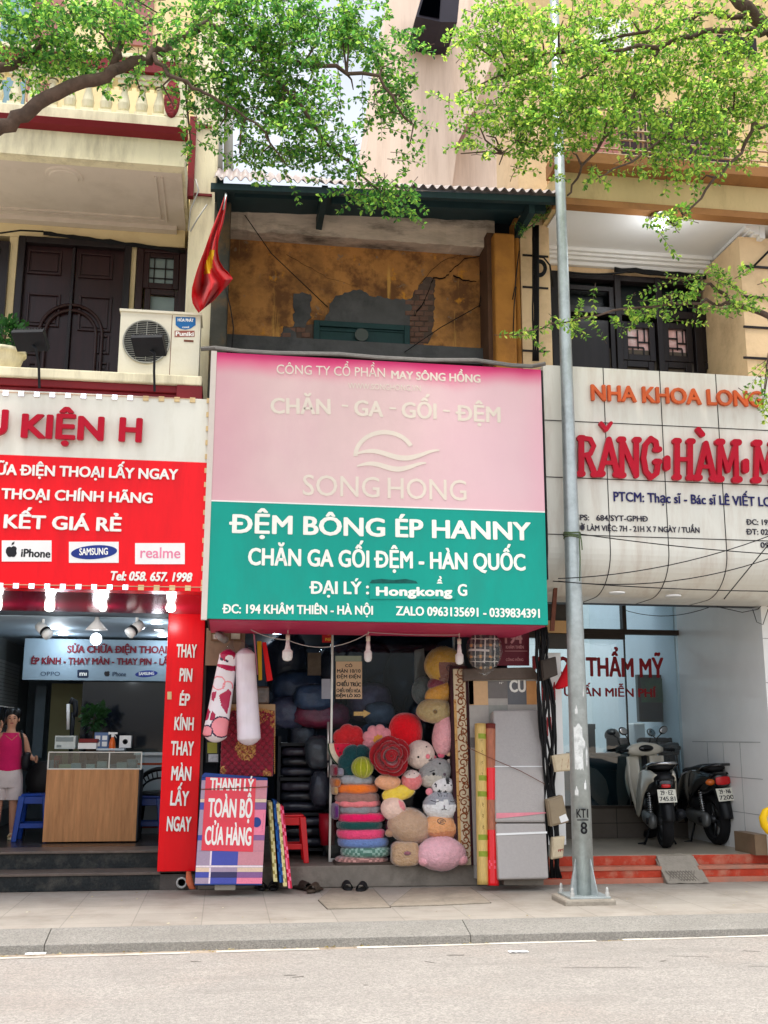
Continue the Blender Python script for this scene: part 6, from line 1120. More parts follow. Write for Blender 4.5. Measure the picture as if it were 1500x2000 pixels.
# ---------------------------------------------------------------- rolled mats and mattresses by the doorway
def scroll(pl_, x0, x1, y0, y1, m_, parent, d):
    mb = MB(); random.seed(5); y = y0
    while y < y1-10:
        u = (y-y0)/(y1-y0); cx = (x0[0]*(1-u)+x0[1]*u+x1[0]*(1-u)+x1[1]*u)/2+random.uniform(-3, 5); r = random.uniform(7, 10.5); sgn = random.choice((-1, 1)); ph = random.random()*6
        mb.tube([pl_.hit(cx+r*(1-.75*k/16)*math.cos(ph+sgn*k*.5), y+r*(1-.75*k/16)*math.sin(ph+sgn*k*.5), d) for k in range(17)], [.0028+.004*math.sin(k/16*math.pi) for k in range(17)], 5)
        for k in range(3): a = ph+k*2; mb.ell(pl_.hit(cx+r*1.15*math.cos(a), y+r*1.15*math.sin(a), d), (.013, .002, .007), rot('Y', random.uniform(0, 180)), nu=8, nv=6)
        y += r*1.75
    mb.build('scroll_pattern', m_, parent, True)
RG = thing('patterned_rug', 'upright cream rug mattress with brown scroll pattern beside the soft toys', 'rug', tuple(at(905, 1692, .42))); Pg = FY(.42)
m = MB(); m.px(Pg, [(880,1312),(908,1312),(909,1692),(892,1692),(884,1450)], 0, -.3) if False else m.px(Pg, [(884,1306),(909,1306),(921,1690),(896,1690)], 0, -.3); m.build('rug_body', mat('rug_cream', (206, 190, 160), .8, .06, 9, .2, 60), RG, bev=.01)
m = MB(); m.px(Pg, [(879,1306),(884,1306),(896,1690),(889,1690)], .004, -.3); m.px(Pg, [(909,1306),(913,1306),(925,1690),(921,1690)], .004, -.3); m.px(Pg, [(879,1301),(912,1301),(913,1306),(879,1306)], .004, -.3); m.build('binding', mat('rug_binding', (54, 24, 30), .7), RG)
m = MB(); m.px(Pg, [(885,1366),(891,1366),(902,1690),(897,1690)], .003, .0005); m.build('braid_band', mat('rug_gold', (196, 152, 92), .7, .25, 40), RG)
scroll(Pg, (890,902), (909,920), 1314, 1690, mat('rug_brown', (136, 76, 40), .8, .2, 20), RG, .002)
TM = thing('tall_mattress', 'tall patchwork mattress in tan and grey with brown wrapping over its top', 'mattress', tuple(at(980, 1715, .4))); Pt_ = FY(.4)
tcol = dict(o=(196,142,90), t=(204,168,128), g=(116,112,110), l=(166,162,156), s=(146,148,142), k=(104,106,110)); tk = list(tcol); tm_ = [mat('patch_'+k+'_cloth', tcol[k], .7, .06, 20, .1, 80) for k in tk]
m = MB(); m.m = 3; m.px(Pt_, [(915,1322),(1048,1322),(1056,1716),(928,1716)], 0, -.14)
def tcell(x0, y0, x1, y1, k): dx = lambda y: (y-1322)/394*11; m.m = tk.index(k); m.px(Pt_, [(x0+dx(y0),y0),(x1+dx(y0),y0),(x1+dx(y1),y1),(x0+dx(y1),y1)], .003, .0003)
for a in ((915,1330,952,1377,'t'),(952.4,1330,990,1364,'g'),(990.4,1330,1027,1376,'k'),(1027.4,1330,1047,1376,'o'),(952.4,1364.4,990,1377,'l'),(915,1377.4,952,1440,'l'),(952.4,1377.4,990,1440,'s'),(990.4,1376.4,1047,1384,'l'),(915,1440.4,926,1460,'g'),(915,1460.4,926,1690,'l'),(915,1330,924,1376,'o')): tcell(*a)
m.build('cover', tm_, TM, bev=.0)
lettering(TM, white_l, Pt_, [("CU", (995, 1352), (1027, 1352), 24, dict(bold=.06)), ("N°", (975, 1336), (983, 1336), 4)], .004, .001)
m = MB(); m.px(FY(.36), [(905,1306),(1040,1303),(1052,1318),(1053,1330),(1046,1326),(925,1329),(906,1331)], 0, -.22); m.build('wrapping', mat('brown_wrap', (98, 86, 78), .5, .2, 5, .3, 12), TM, bev=.01)
BR = thing('bamboo_mat_roll', 'pale bamboo mat roll with green bands standing between rug and grey mattress', 'mat roll', tuple(at(940, 1728, .12)))
A, B = at(938, 1414, .3), at(941, 1728, .1); A2, B2 = at(938, 1414, .3), at(943, 1728, .1)
m = MB(); m.tube([A2.lerp(B2, k/30) for k in range(31)], [.056-.004*k/30 for k in range(31)], 20)
dye(m, [(1, lambda x, y: any(abs(y-q) < 4.5 for q in (1436, 1520, 1549, 1636, 1665)) and x > 934)]); m.build('roll', [mat('bamboo', (208, 176, 104), .5, .2, 5, .2, 30, stretch=(20, 20, .5), coat=.3), mat('bamboo_green', (136, 150, 50), .5, .2, 9)], BR, True)
m = MB()
for i in range(7):
    c = A2.lerp(B2, .1+i*.07+(.12 if i > 3 else 0)); m.tube([c+Vector((.008*math.sin(k*2.1+i), -.057, -.04*k/6)) for k in range(7)], .0022, 4)
m.build('ink_strokes', mat('ink_gold_dark', (110, 84, 40), .6), BR)
RR = thing('red_mat_roll', 'mat roll wrapped in brown and bright red paper beside the bamboo roll', 'mat roll', tuple(at(962, 1730, .1))); A3, B3 = at(957, 1414, .3), at(963, 1730, .1)
m = MB(); m.tube([A3.lerp(B3, k/60) for k in range(61)], [.055]*61, 20); dye(m, [(1, lambda x, y: 1497 < y < 1562 or y > 1620), (2, lambda x, y: y < 1421), (3, lambda x, y: 2.2 < abs(math.hypot(x-961, (y-1689)*.9)-4) < 4.4 and y > 1650)])
m.build('roll', [mat('wrap_brown', (168, 98, 68), .5, .25, 5, .2, 20, stretch=(12, 12, .6), coat=.4), mat('wrap_red', (226, 10, 24), .3, .06, 3, coat=.5), mat('wrap_dark', (110, 44, 36), .6), mat('wrap_pink', (240, 90, 110), .4)], RR, True)
A, B, D = at(974, 1716, .0), at(1072, 1716, .0), at(963, 1386, .3); PGm = plane3(A, B, D)
GM = thing('grey_mattress', 'pale grey folded mattress shrink wrapped in film leaning beside the cable bundle', 'mattress', tuple(A))
gm = mat('mattress_grey', (172, 166, 162), .55, .05, 40, .15, 100, coat=.35); m = MB(); m.px(PGm, [(963,1387),(1054,1386),(1062,1490),(1066,1606),(968,1606),(966,1490)], 0, -.13); m.build('upper_fold', gm, GM, bev=.02)
m = MB(); m.px(PGm, [(968.5,1608),(1066,1608),(1072,1716),(974,1718)], .003, -.13); m.build('lower_fold', gm, GM, bev=.015)
m = MB(); m.px(PGm, [(969,1588),(1066,1586.5),(1066,1588.5),(1020,1594),(969,1599)], .006, .0035); m.build('pink_tape', mat('tape_pink', (226, 140, 152), .5), GM)
m = MB(); m.px(PGm, [(969,1628),(1068,1624),(1068,1628),(969,1632)], .009, .0045); m.px(PGm, [(966,1496),(1062,1496),(1062,1498),(966,1498)], .003, .0005); m.build('white_tape', tilewhite, GM)
m = MB(); m.grid(60, 40, lambda u, v: PGm.hit(963+u*91+v*4, 1386+v*118, .004+.008*abs(mnoise.noise((u*9+v*1.5, v*1.2, 3))))); m.build('film_wrap', toyfilm, GM, True)
m = MB(); m.tube([PGm.hit(912, 1462, .05), PGm.hit(970, 1487, .02), PGm.hit(1015, 1506, .02), PGm.hit(1063, 1532, .02)], .003, 5); m.build('tie_string', rust, GM)
m = MB(); m.pxr(FY(.1), 984, 1716, 1062, 1729, 0, -.12); tag(m.build('timber_prop', stone, base=tuple(at(1020, 1729, .1)), bev=.004), 'dark timber prop under the pale grey mattress', 'timber')
TP = thing('tartan_pillow', 'black and tan tartan pillow hanging in a clear bag by the number plate', 'pillow', tuple(at(952, 1318, .1))); c = at(946, 1270, .12); s = mpp(952, 1268, .12)
m = MB(); m.ell(c, (30*s, .1, 36*s), rot('Y', 3), nu=90, nv=60, e=.75, e2=.8)
dye(m, [(1, lambda x, y: (x-918) % 19 < 4.5), (1, lambda x, y: (y-1236) % 22 < 4.5), (2, lambda x, y: (x-918) % 19 < 4.5 and (y-1236) % 22 < 4.5), (3, lambda x, y: abs((x-918) % 19-10) < .9 or abs((y-1236) % 22-12) < .9)])
m.build('cushion', [mat('tartan_black', (30, 34, 40), .7, coat=.6), mat('tartan_grey', (104, 98, 90), .7, coat=.6), mat('tartan_tan', (206, 150, 90), .7, coat=.6), mat('tartan_white', (200, 196, 190), .7, coat=.6)], TP, True)
m = MB(); m.ell(c, (34*s, .12, 46*s), rot('Y', 3), nu=40, nv=30, e=1.1, fn=lambda u, v: 1+.08*mnoise.noise((math.cos(u)*3, math.sin(u)*3, v*3))); m.build('bag', toyfilm, TP, True)
# ---------------------------------------------------------------- inside the phone shop
YS = 3.0; IS = thing('interior_sign', 'pale blue panel with dark red words across the back of the phone shop', 'sign', tuple(at(190, 1330, YS))); Pi = FY(YS)
x0, x1 = xat(46, 1290, YS), -2.0; m = MB(); m.box(x0, x1, YS, YS+.08, zat(190, 1329, YS), zat(190, 1249, YS)); m.build('panel', mat('panel_blue', (140, 160, 174), .5, .03), IS)
vred = mat('letter_maroon', (112, 24, 40), .5, .05); ink = mat('ink_black', (30, 30, 34), .4)
lettering(IS, vred, Pi, [("SỬA CHỮA ĐIỆN THOẠI", (131, 1275), (325, 1276), 14, dict(bold=.06)), ("ÉP KÍNH - THAY MÀN - THAY PIN - LẤY", (61, 1297), (338, 1299), 13, dict(bold=.05))], .003, .01)
lettering(IS, mat('ink_slate', (50, 70, 92), .5), Pi, [("OPPO", (79, 1320), (117, 1320), 8)], .002, .002, 'logo_lettering')
lettering(IS, MATS['ink_slate'], Pi, [("iPhone", (219, 1321), (246, 1321), 9, dict(bold=.03))], .002, .002, 'logo_lettering')
m = MB(); m.px(Pi, [(152,1308),(171,1308),(173,1310),(173,1322),(171,1324),(153,1324),(151,1322),(151,1310)], .003, .0005); em = m.build('square_emblem', mat('ink_navy', (26, 44, 70), .4), IS); lettering(em, white_l, Pi, [("mı", (155, 1320), (169, 1320), 9, dict(bold=.07))], .0035, .001)
m = MB(); m.px(Pi, [(286+22*math.cos(t), 1316-6.5*math.sin(t)-math.cos(t)*1.5) for t in [k*math.pi/12 for k in range(24)]], .003, .0005); em = m.build('oval_emblem', mat('ink_blue', (34, 52, 128), .4), IS); lettering(em, white_l, Pi, [("SAMSUNG", (271, 1319), (301, 1318), 6, dict(bold=.05))], .0035, .001)
m = MB(); q = [(0,4),(3,2),(7,3),(9,6),(8,10),(9,14),(6,19),(3,20),(0,19.3),(-3,20),(-6,19),(-9.5,13),(-9.5,8),(-7,4),(-3.5,3)]; m.px(Pi, [(209+x*.58, 1309.5+yy*.58) for x, yy in q], .003, .0005); m.build('fruit_emblem', ink, IS)
# slatted display of phone cases by the wall
m = MB(); xw_ = -4.118
for i in range(40): z = .5+i*.045; m.box(xw_, xw_+.006, 1.0, 4.6, z, z+.036)
m.build('slat_panel', mat('white_slat', (196, 204, 206), .4, .04), LB)
random.seed(21)
cols = [(30,36,46), (40,70,120), (150,60,50), (60,90,110), (24,24,28), (120,130,136), (50,50,60)]
for r_ in range(3):
    for i in range(9):
        Y = 2.35+i*.16+random.uniform(-.02, .02); z = 1.72-r_*.3; cl_ = random.choice(cols); m = MB(); m.box(xw_+.05, xw_+.13, Y-.045, Y+.045, z-.2, z); m.m = 1; m.box(xw_, xw_+.15, Y-.004, Y+.004, z+.005, z+.013)
        tag(m.build('phone_case', [mat('case_%02x%02x%02x' % cl_, cl_, .4, .2, 20), alu], base=(xw_+.09, Y, z-.2)), {30: 'slate', 40: 'blue', 150: 'red', 60: 'teal', 24: 'black', 120: 'grey', 50: 'dark violet'}[cl_[0]]+' phone case packet hanging on a hook of the white slatted wall', 'phone case', 'phone cases on the slatted wall')
# walls at the back: corridor, olive wall, black glass, white back desk
m = MB(); m.box(-4.11, -2.0, 5.3, 5.4, FL, 2.55); m.m = 1; bp(m, 4.2, 96, 1335, 158, 1500, .0, .1); m.m = 2; bp(m, 4.18, 66, 1340, 86, 1480, .0, .1); m.build('rear_partition', [mat('slate_wall', (104, 120, 130), .6), mat('olive_wall', (150, 146, 108), .7, .05), mat('grey_door', (110, 126, 136), .6)], LB)
m = MB(); m.box(xat(158, 1400, 3.15), -2.0, 3.15, 3.2, FL+.9, zat(190, 1331, 3.15)); m.build('black_glass_wall', mat('black_glass', (10, 16, 26), .06, .2, 3, coat=.5), LB)
bd_ = thing('back_desk', 'white back desk with an orange stripe behind the wooden counter', 'desk', tuple(at(300, 1620, 2.9))); x0, x1 = xat(262, 1540, 2.8), xat(345, 1540, 2.8); z0, z1 = FL+.012, zat(295, 1475, 2.8)
m = MB(); m.box(x0, x1, 2.8, 3.1, z0, z1); m.m = 1; m.box(x0, x1, 2.796, 2.8, zat(295, 1494, 2.8), zat(295, 1490, 2.8)); m.box(x0, x1, 2.796, 2.8, z0+.06, z0+.09); m.build('desk_body', [mat('desk_white', (196, 204, 208), .4, .03), mat('stripe_orange', (180, 76, 40), .5)], bd_)
m = MB(); m.box(x0-.02, x1, 2.76, 3.1, z1, z1+.03); m.build('desk_top', tilewhite, bd_)
# counter
YC = 1.75; CT = thing('shop_counter', 'wood veneer counter with a glass display top at the phone shop entrance', 'counter', (xat(175, 1640, YC), YC, FL)); x0, x1 = xat(87, 1575, YC), xat(268, 1575, YC); zt_ = zat(180, 1503, YC); zb_2 = FL+.025
wood = mat('veneer', (196, 140, 92), .45, .22, 2.2, .04, 60, stretch=(9, 9, .8), dirt=(160, 104, 62), damt=.5, dscale=3)
m = MB(); m.box(x0, x1, YC, YC+.02, zb_2, zt_); m.build('front_panel', wood, CT, bev=.002)
m = MB(); m.box(x0+.01, x1, YC+.021, YC+.5, zb_2, zt_-.01); m.box(x1+.001, x1+.012, YC+.01, YC+.5, zb_2, zt_); m.build('carcass', mat('counter_grey', (62, 64, 66), .5), CT)
zg = zat(180, 1468, YC); m = MB(); xg0, xg1 = xat(94, 1485, YC), xat(276, 1485, YC)
m.box(xg0, xg1, YC+.02, YC+.5, zg-.012, zg); m.box(xg0, xg1, YC+.02, YC+.026, zt_, zg-.013); m.box(xg0, xg0+.006, YC+.027, YC+.5, zt_, zg-.013); m.box(xg1-.006, xg1, YC+.027, YC+.5, zt_, zg-.013); m.build('glass_case', glass('case_glass', (206, 224, 224), .04), CT)
m = MB(); m.box(xg0-.004, xg1+.004, YC+.012, YC+.019, zt_-.004, zt_+.012); m.box(xg0-.003, xg1+.003, YC+.014, YC+.02, zg-.011, zg-.001)
for x in (xg0, xg0+.62, xg1-.0): m.box(x-.006, x+.006, YC+.014, YC+.0195, zt_+.013, zg-.012)
m.build('case_trim', alu, CT)
for i, (px, w, h, cl_) in enumerate(((105,.12,.09,(150,150,160)),(112,.06,.14,(170,80,70)),(128,.13,.05,(206,196,160)),(150,.1,.06,(190,196,200)),(166,.04,.09,(60,70,80)),(178,.09,.05,(214,214,210)),(200,.1,.08,(206,208,208)),(222,.08,.05,(120,130,140)),(240,.12,.07,(200,200,196)),(258,.1,.1,(150,160,166)))):
    x = xat(px, 1490, YC+.2); m = MB(); m.box(x-w/2, x+w/2, YC+.15, YC+.3, zt_+.0, zt_+h); tag(m.build('small_box', mat('sb_%d' % i, cl_, .5), base=(x, YC+.2, zt_)), ('mauve grey', 'tall red', 'flat cream', 'pale blue grey', 'narrow dark', 'flat white', 'off white', 'flat slate', 'wide bone white', 'steel grey')[i]+' packet lying inside the glass counter case', 'packet', 'packets in the glass case')
def cbox(px0, py0, px1, py1, Y, d, label, ms, extra=None, nm='cardboard_box'):
    m = MB(); x0, x1 = xat(px0, (py0+py1)/2, Y), xat(px1, (py0+py1)/2, Y); h = (py1-py0)*mpp(px0, py0, Y); zz = zg if nm != 'x' else zg; off = max(0, (1468-py1))*mpp(px0, py0, Y); m.box(x0, x1, Y, Y+d, zz+off, zz+off+h)
    if extra: m.m = 1; extra(m, x0, x1, Y, zz+off, h)
    return tag(m.build(nm, ms, base=((x0+x1)/2, Y, zz), bev=.003), label, 'box')
lb_ = lambda m, x0, x1, Y, z, h: (m.box(x0+.01, x0+(x1-x0)*.9, Y-.002, Y-.0005, z+h*.55, z+h*.9), m.box(x0+.02, x0+.07, Y-.002, Y-.0005, z+h*.12, z+h*.3))
cbox(107,1437,147,1463,YC+.1,.2,'clear topped parts box on the counter, beside the red lidded box',[mat('box_pale', (196, 204, 200), .3, .1, 20), mat('box_mid', (130, 140, 140), .4)],lb_); cbox(152,1451,188,1463,YC+.08,.18,'white box under the red lid on the counter',[tilewhite]); cbox(154,1443,190,1450.6,YC+.07,.2,'dark red tray lying on the white box',[mat('lid_red', (120, 36, 34), .5)],None,'storage_tray')
cbox(184,1431,211,1462,YC+.22,.15,'blue and white carton beside the spray bottle',[mat('carton_blue', (92, 116, 156), .5), tilewhite],lambda m, x0, x1, Y, z, h: (m.box(x0+.01, (x0+x1)/2-.01, Y-.002, Y-.0005, z+.02, z+h*.42), m.box((x0+x1)/2+.01, x1-.01, Y-.002, Y-.0005, z+.02, z+h*.42), m.box(x0+.01, (x0+x1)/2-.01, Y-.002, Y-.0005, z+h*.52, z+h*.8), m.box((x0+x1)/2+.01, x1-.01, Y-.002, Y-.0005, z+h*.52, z+h*.8)))
cbox(233,1437,256,1461,YC+.2,.14,'white carton with a dark circle at the counter end',[tilewhite, ink],lambda m, x0, x1, Y, z, h: m.lathe(((x0+x1)/2, Y-.0005, z+h*.5), [(.028, 0), (.028, .002), (.018, .0022), (.018, .0)], 16, rot('X', 90))); cbox(188,1462,243,1466,YC+.06,.2,'flat pale sheet under the spray bottle on the counter',[mat('pale_sheet', (190, 200, 206), .4)],None,'plastic_sheet')
c = at(219, 1458, YC+.14); sp_ = thing('spray_bottle', 'orange spray bottle with a white trigger on the counter', 'bottle', (c.x, c.y, zg)); m = MB(); m.lathe((c.x, c.y, zg), [(.03, 0), (.034, .02), (.034, .08), (.026, .12), (.018, .135), (.013, .15)], 16); m.build('body', mat('bottle_orange', (214, 96, 26), .3, .2, 20, coat=.4), sp_, True)
m = MB(); m.lathe((c.x, c.y, zg+.15), [(.016, 0), (.016, .03)], 12); m.box(c.x-.03, c.x+.05, c.y-.01, c.y+.01, zg+.18, zg+.2); m.prism([(c.x+.02, c.y-.006, zg+.18), (c.x+.045, c.y-.006, zg+.14), (c.x+.04, c.y-.006, zg+.14), (c.x+.012, c.y-.006, zg+.175)], (0, .012, 0)); m.box(c.x-.045, c.x-.03, c.y-.012, c.y+.012, zg+.176, zg+.204); m.build('trigger', tilewhite, sp_, bev=.003)
# repair microscope, plant, stools, chairs
c = at(140, 1440, 2.5); mi = thing('repair_microscope', 'dark repair microscope stand behind the counter', 'microscope', (c.x, 2.5, zg)); m = MB(); m.tube([(c.x, 2.5, zg-.2), (c.x, 2.5, zg+.42)], .025, 10); m.tube([at(138, 1375, 2.5), at(142, 1366, 2.5), at(147, 1370, 2.5), at(148, 1390, 2.5), at(146, 1400, 2.5)], .03, 10); m.box(c.x-.1, c.x+.06, 2.42, 2.6, zg+.02, zg+.05); m.box(c.x-.12, c.x-.05, 2.4, 2.5, zg+.1, zg+.16); m.build('stand', darkmetal, mi, True)
m = MB(); m.tube([at(133, 1375, 2.45), at(133, 1425, 2.45)], .018, 8); m.build('pale_post', tilewhite, mi, True)
c = at(182, 1440, 2.3); pp = thing('potted_plant', 'leafy green plant standing behind the boxes on the counter', 'plant', (c.x, 2.3, zg-.1)); m = MB(); m.lathe((c.x, 2.3, zg-.1), [(.06, 0), (.08, .18), (.075, .18)], 14); m.build('pot', mat('pot_brown', (80, 56, 44), .6), pp, True)
leafd = mat('leaf_dark', (40, 74, 36), .5, .35, 9, trans=.25)
def leaves(n, c, rad, ln, m_, parent, nm='foliage', seed=1):
    rng = random.Random(seed); mb = MB()
    for i in range(n):
        d = Vector((rng.gauss(0, 1), rng.gauss(0, 1), rng.gauss(0, .9))).normalized(); p = Vector(c)+Vector((d.x*rad[0], d.y*rad[1], d.z*rad[2]))*rng.uniform(.3, 1); a = (d+Vector((rng.gauss(0, .5), rng.gauss(0, .5), rng.gauss(0, .5)))).normalized(); b = a.orthogonal().normalized(); b = (b*math.cos(i)+a.cross(b)*math.sin(i)); l = ln*rng.uniform(.6, 1.2)
        mb.raw([p, p+a*l*.6+b*l*.3, p+a*l, p+a*l*.6-b*l*.3], [(0, 1, 2), (0, 2, 3)])
    return mb.build(nm, m_, parent)
leaves(160, at(184, 1400, 2.3), (.13, .12, .14), .09, leafd, pp); m = MB(); m.tube([(c.x, 2.3, zg+.08), at(184, 1400, 2.3)], .008, 6); m.build('stem', mat('stem_brown', (70, 56, 40), .7), pp)
pot0 = bpy.data.objects['potted_plant']; leaves(420, at(10, 655, -.45)+Vector((0, 0, -.02)), (.2, .2, .22), .07, mat('leaf_shrub', (46, 92, 40), .5, .35, 9, trans=.3), pot0, seed=5)
m = MB(); m.tube([(pot0.location.x, -.45, zl+.2), at(10, 655, -.45)], .012, 6); m.build('stem', MATS['stem_brown'], pot0)
stool(64, 1640, 2.1, FL+.012, .33, .48, (14, 62, 150), 'blue plastic stool beside the woman with the phone', 'blue stools at the counter'); stool(290, 1622, 2.35, FL+.012, .3, .44, (18, 58, 130), 'blue plastic stool between the counter and the red board', 'blue stools at the counter')
ch = thing('rattan_chair', 'dark round backed chair behind the blue stool near the red board', 'chair', (xat(315, 1600, 2.55), 2.55, FL)); x = xat(316, 1560, 2.55); m = MB()
m.tube([(x+.27*math.cos(a), 2.5-.12*math.sin(a), FL+.52+.22*math.sin(a)) for a in [math.pi*k/14 for k in range(15)]], .025, 8); m.tube([(x+.22*math.cos(a), 2.5-.1*math.sin(a), FL+.5+.14*math.sin(a)) for a in [math.pi*k/14 for k in range(15)]], .012, 8)
for k in range(3, 12): a = math.pi*k/14; m.tube([(x+.22*math.cos(a), 2.5-.1*math.sin(a), FL+.5+.14*math.sin(a)), (x+.27*math.cos(a), 2.5-.12*math.sin(a), FL+.52+.22*math.sin(a))], .008, 6)
m.build('backrest', mat('chair_black', (26, 24, 26), .4), ch, True); m = MB(); m.lathe((x, 2.55, FL+.42), [(.25, 0), (.27, .02), (.27, .06), (.2, .07)], 24); m.build('seat', mat('chair_black', (26, 24, 26), .4), ch, True)
for sx in (-1, 1):
    for sy in (-1, 1): m = MB(); m.tube([(x+sx*.2, 2.55+sy*.18, FL+.42), (x+sx*.24, 2.55+sy*.22, FL+.012)], .018, 8); m.build('leg', mat('chair_black', (26, 24, 26), .4), ch)
ob = thing('round_back_chair', 'dark chair back beside the wooden counter behind the first blue stool', 'chair', (xat(82, 1600, 2.6), 2.6, FL)); x = xat(84, 1545, 2.6); m = MB(); m.ell((x, 2.6, FL+.62), (.2, .03, .2), nu=24, nv=12); m.build('backrest', mat('chair_black', (26, 24, 26), .4), ob, True); m = MB(); m.box(x-.2, x+.2, 2.6, 2.95, FL+.4, FL+.45); m.build('seat', mat('chair_black', (26, 24, 26), .4), ob, bev=.01)
for sx in (-1, 1): m = MB(); m.tube([(x+sx*.17, 2.62, FL+.6), (x+sx*.18, 2.62, FL+.012)], .015, 8); m.build('leg', mat('chair_black', (26, 24, 26), .4), ob)

# ---------------------------------------------------------------- people
skin = mat('skin', (206, 152, 124), .5, .06, 8, .03, 60); hairm = mat('hair_black', (22, 18, 18), .4, .3, 30)
def skinned(name, nodes, edges, parent, m_, sub=2):
    me = bpy.data.meshes.new(name); me.from_pydata([n[0] for n in nodes], edges, []); o = bpy.data.objects.new(name, me); C.objects.link(o); me.materials.append(m_); o.parent = parent
    q = o.modifiers.new('skin', 'SKIN'); q.use_smooth_shade = True
    if not me.skin_vertices: me.attributes.new if False else None
    for i, n in enumerate(nodes): sv = me.skin_vertices[0].data[i]; sv.radius = n[1] if isinstance(n[1], tuple) else (n[1], n[1]); sv.use_root = (i == 0)
    s_ = o.modifiers.new('sub', 'SUBSURF'); s_.levels = sub; s_.render_levels = sub; return o
def skin_mesh(name, nodes, edges, parent, m_):
    me = bpy.data.meshes.new(name); me.from_pydata([n[0] for n in nodes], edges, []); o = bpy.data.objects.new(name, me); C.objects.link(o)
    o.modifiers.new('skin', 'SKIN').use_smooth_shade = True
    for i, n in enumerate(nodes): sv = me.skin_vertices[0].data[i]; sv.radius = n[1] if isinstance(n[1], tuple) else (n[1], n[1]); sv.use_root = (i == 0)
    s_ = o.modifiers.new('sub', 'SUBSURF'); s_.levels = 2; s_.render_levels = 2
    dg = bpy.context.evaluated_depsgraph_get(); m2 = bpy.data.meshes.new_from_object(o.evaluated_get(dg)); bpy.data.objects.remove(o); m2.materials.clear(); m2.materials.append(m_)
    o2 = bpy.data.objects.new(name, m2); C.objects.link(o2); o2.parent = parent; return o2
YW = 2.25; wx = xat(15, 1520, YW)
WO = thing('person', 'woman in a pink vest and pale shorts holding a phone to her ear', 'person', (0, 0, 0))
N = [((0,0,.80),(.135,.10)), ((0,.0,.93),(.118,.092)), ((0,-.005,1.06),(.125,.095)), ((0,0,1.17),(.105,.08)), ((0,.005,1.245),(.05,.05)), ((0,-.01,1.30),(.047,.047)), ((.004,-.02,1.345),(.064,.066)), ((.006,-.018,1.41),(.073,.082)), ((.006,-.012,1.46),(.058,.066)),
     ((.145,.0,1.2),.05), ((.215,.03,.985),.036), ((.27,-.10,.93),.027), ((.30,-.16,.935),(.026,.018)),
     ((-.145,.0,1.2),.05), ((-.235,-.06,1.02),.036), ((-.155,-.135,1.2),.027), ((-.112,-.12,1.3),(.018,.026)),
     ((.08,0,.72),.088), ((.085,-.01,.42),.055), ((.09,.015,.22),.047), ((.09,.02,.085),.031), ((.095,-.10,.035),(.034,.022)),
     ((-.08,0,.72),.088), ((-.085,-.01,.42),.055), ((-.09,.015,.22),.047), ((-.09,.02,.085),.031), ((-.095,-.10,.035),(.034,.022))]
Ed = [(0,1),(1,2),(2,3),(3,4),(4,5),(5,6),(6,7),(7,8),(3,9),(9,10),(10,11),(11,12),(3,13),(13,14),(14,15),(15,16),(0,17),(17,18),(18,19),(19,20),(20,21),(0,22),(22,23),(23,24),(24,25),(25,26)]
bo = skin_mesh('body', N, Ed, WO, skin)
bm0 = MB()                               # fingers, rooted in the palms
for hx, base, dr, side in ((1, Vector((.315,-.185,.935)), Vector((.45,-.8,-.1)).normalized(), Vector((0,.05,1))), (-1, Vector((-.105,-.125,1.315)), Vector((.2,.05,1)).normalized(), Vector((.3,-1,0)))):
    side = side.normalized(); nn = dr.cross(side)
    for k, L in enumerate((.052, .062, .058, .045)):
        p = base+side*(k-1.5)*.017; bm0.tube([p-dr*.02, p+dr*L*.45, p+dr*L*.8+nn*.012*hx, p+dr*L+nn*.024*hx], [.009, .0085, .008, .006], 8)
    p = base-side*.03-dr*.02; bm0.tube([p+side*.012, p-side*.012+dr*.02, p-side*.012+dr*.045], [.011, .01, .007], 8)
bm0.build('fingers', skin, WO, True)
def woman_part(nm, mb, m_, **k): return mb.build(nm, m_, WO, True, **k)
m = MB(); hc = Vector((.006,-.005,1.425)); [m.ell(hc+Vector((s*.026+.006, .03, .026)), (.066, .09, .084), rot('Y', s*14), nu=28, nv=16) for s in (-1, 1)]; [m.ell(hc+Vector((s*.068, .03, -.015)), (.02, .05, .06)) for s in (-1, 1)]; m.ell(hc+Vector((0, .105, -.01)), (.04, .04, .045)); woman_part('hair', m, hairm)
m = MB()
for s in (-1, 1): m.ell((.006+s*.028,-.088,1.405), (.011, .007, .006), nu=12, nv=8); m.tube([(.006+s*.014,-.092,1.422), (.006+s*.03,-.093,1.426), (.006+s*.045,-.083,1.421)], .0035, 5)
woman_part('eye', m, mat('eye_brown', (30, 20, 18), .3))
m = MB(); m.loft([((.006,-.088,1.41), (.006,0,0), (0,.008,0)), ((.006,-.1,1.385), (.011,0,0), (0,.014,0)), ((.006,-.094,1.372), (.014,0,0), (0,.012,0))], 10, 1); woman_part('nose', m, skin)
m = MB(); m.ell((.006,-.083,1.348), (.022, .012, .0075), nu=14, nv=8); woman_part('mouth', m, mat('lips', (168, 84, 80), .4))
m = MB()
for s in (-1, 1): m.ell((.006+s*.074,-.005,1.395), (.01, .018, .028), nu=12, nv=8)
woman_part('ear', m, skin)
vest = mat('vest_pink', (206, 24, 92), .8, .12, 8, .2, 12, sheen=.2); m = MB(); rings = [(.77,.155,.118),(.84,.15,.113),(.95,.138,.108),(1.05,.148,.117),(1.12,.142,.112),(1.18,.125,.09),(1.235,.095,.062)]
m.loft([((0,-.004,z), (a,0,0), (0,b,0)) for z, a, b in rings], 32, .92, cap=False); woman_part('vest', m, vest, solid=.006)
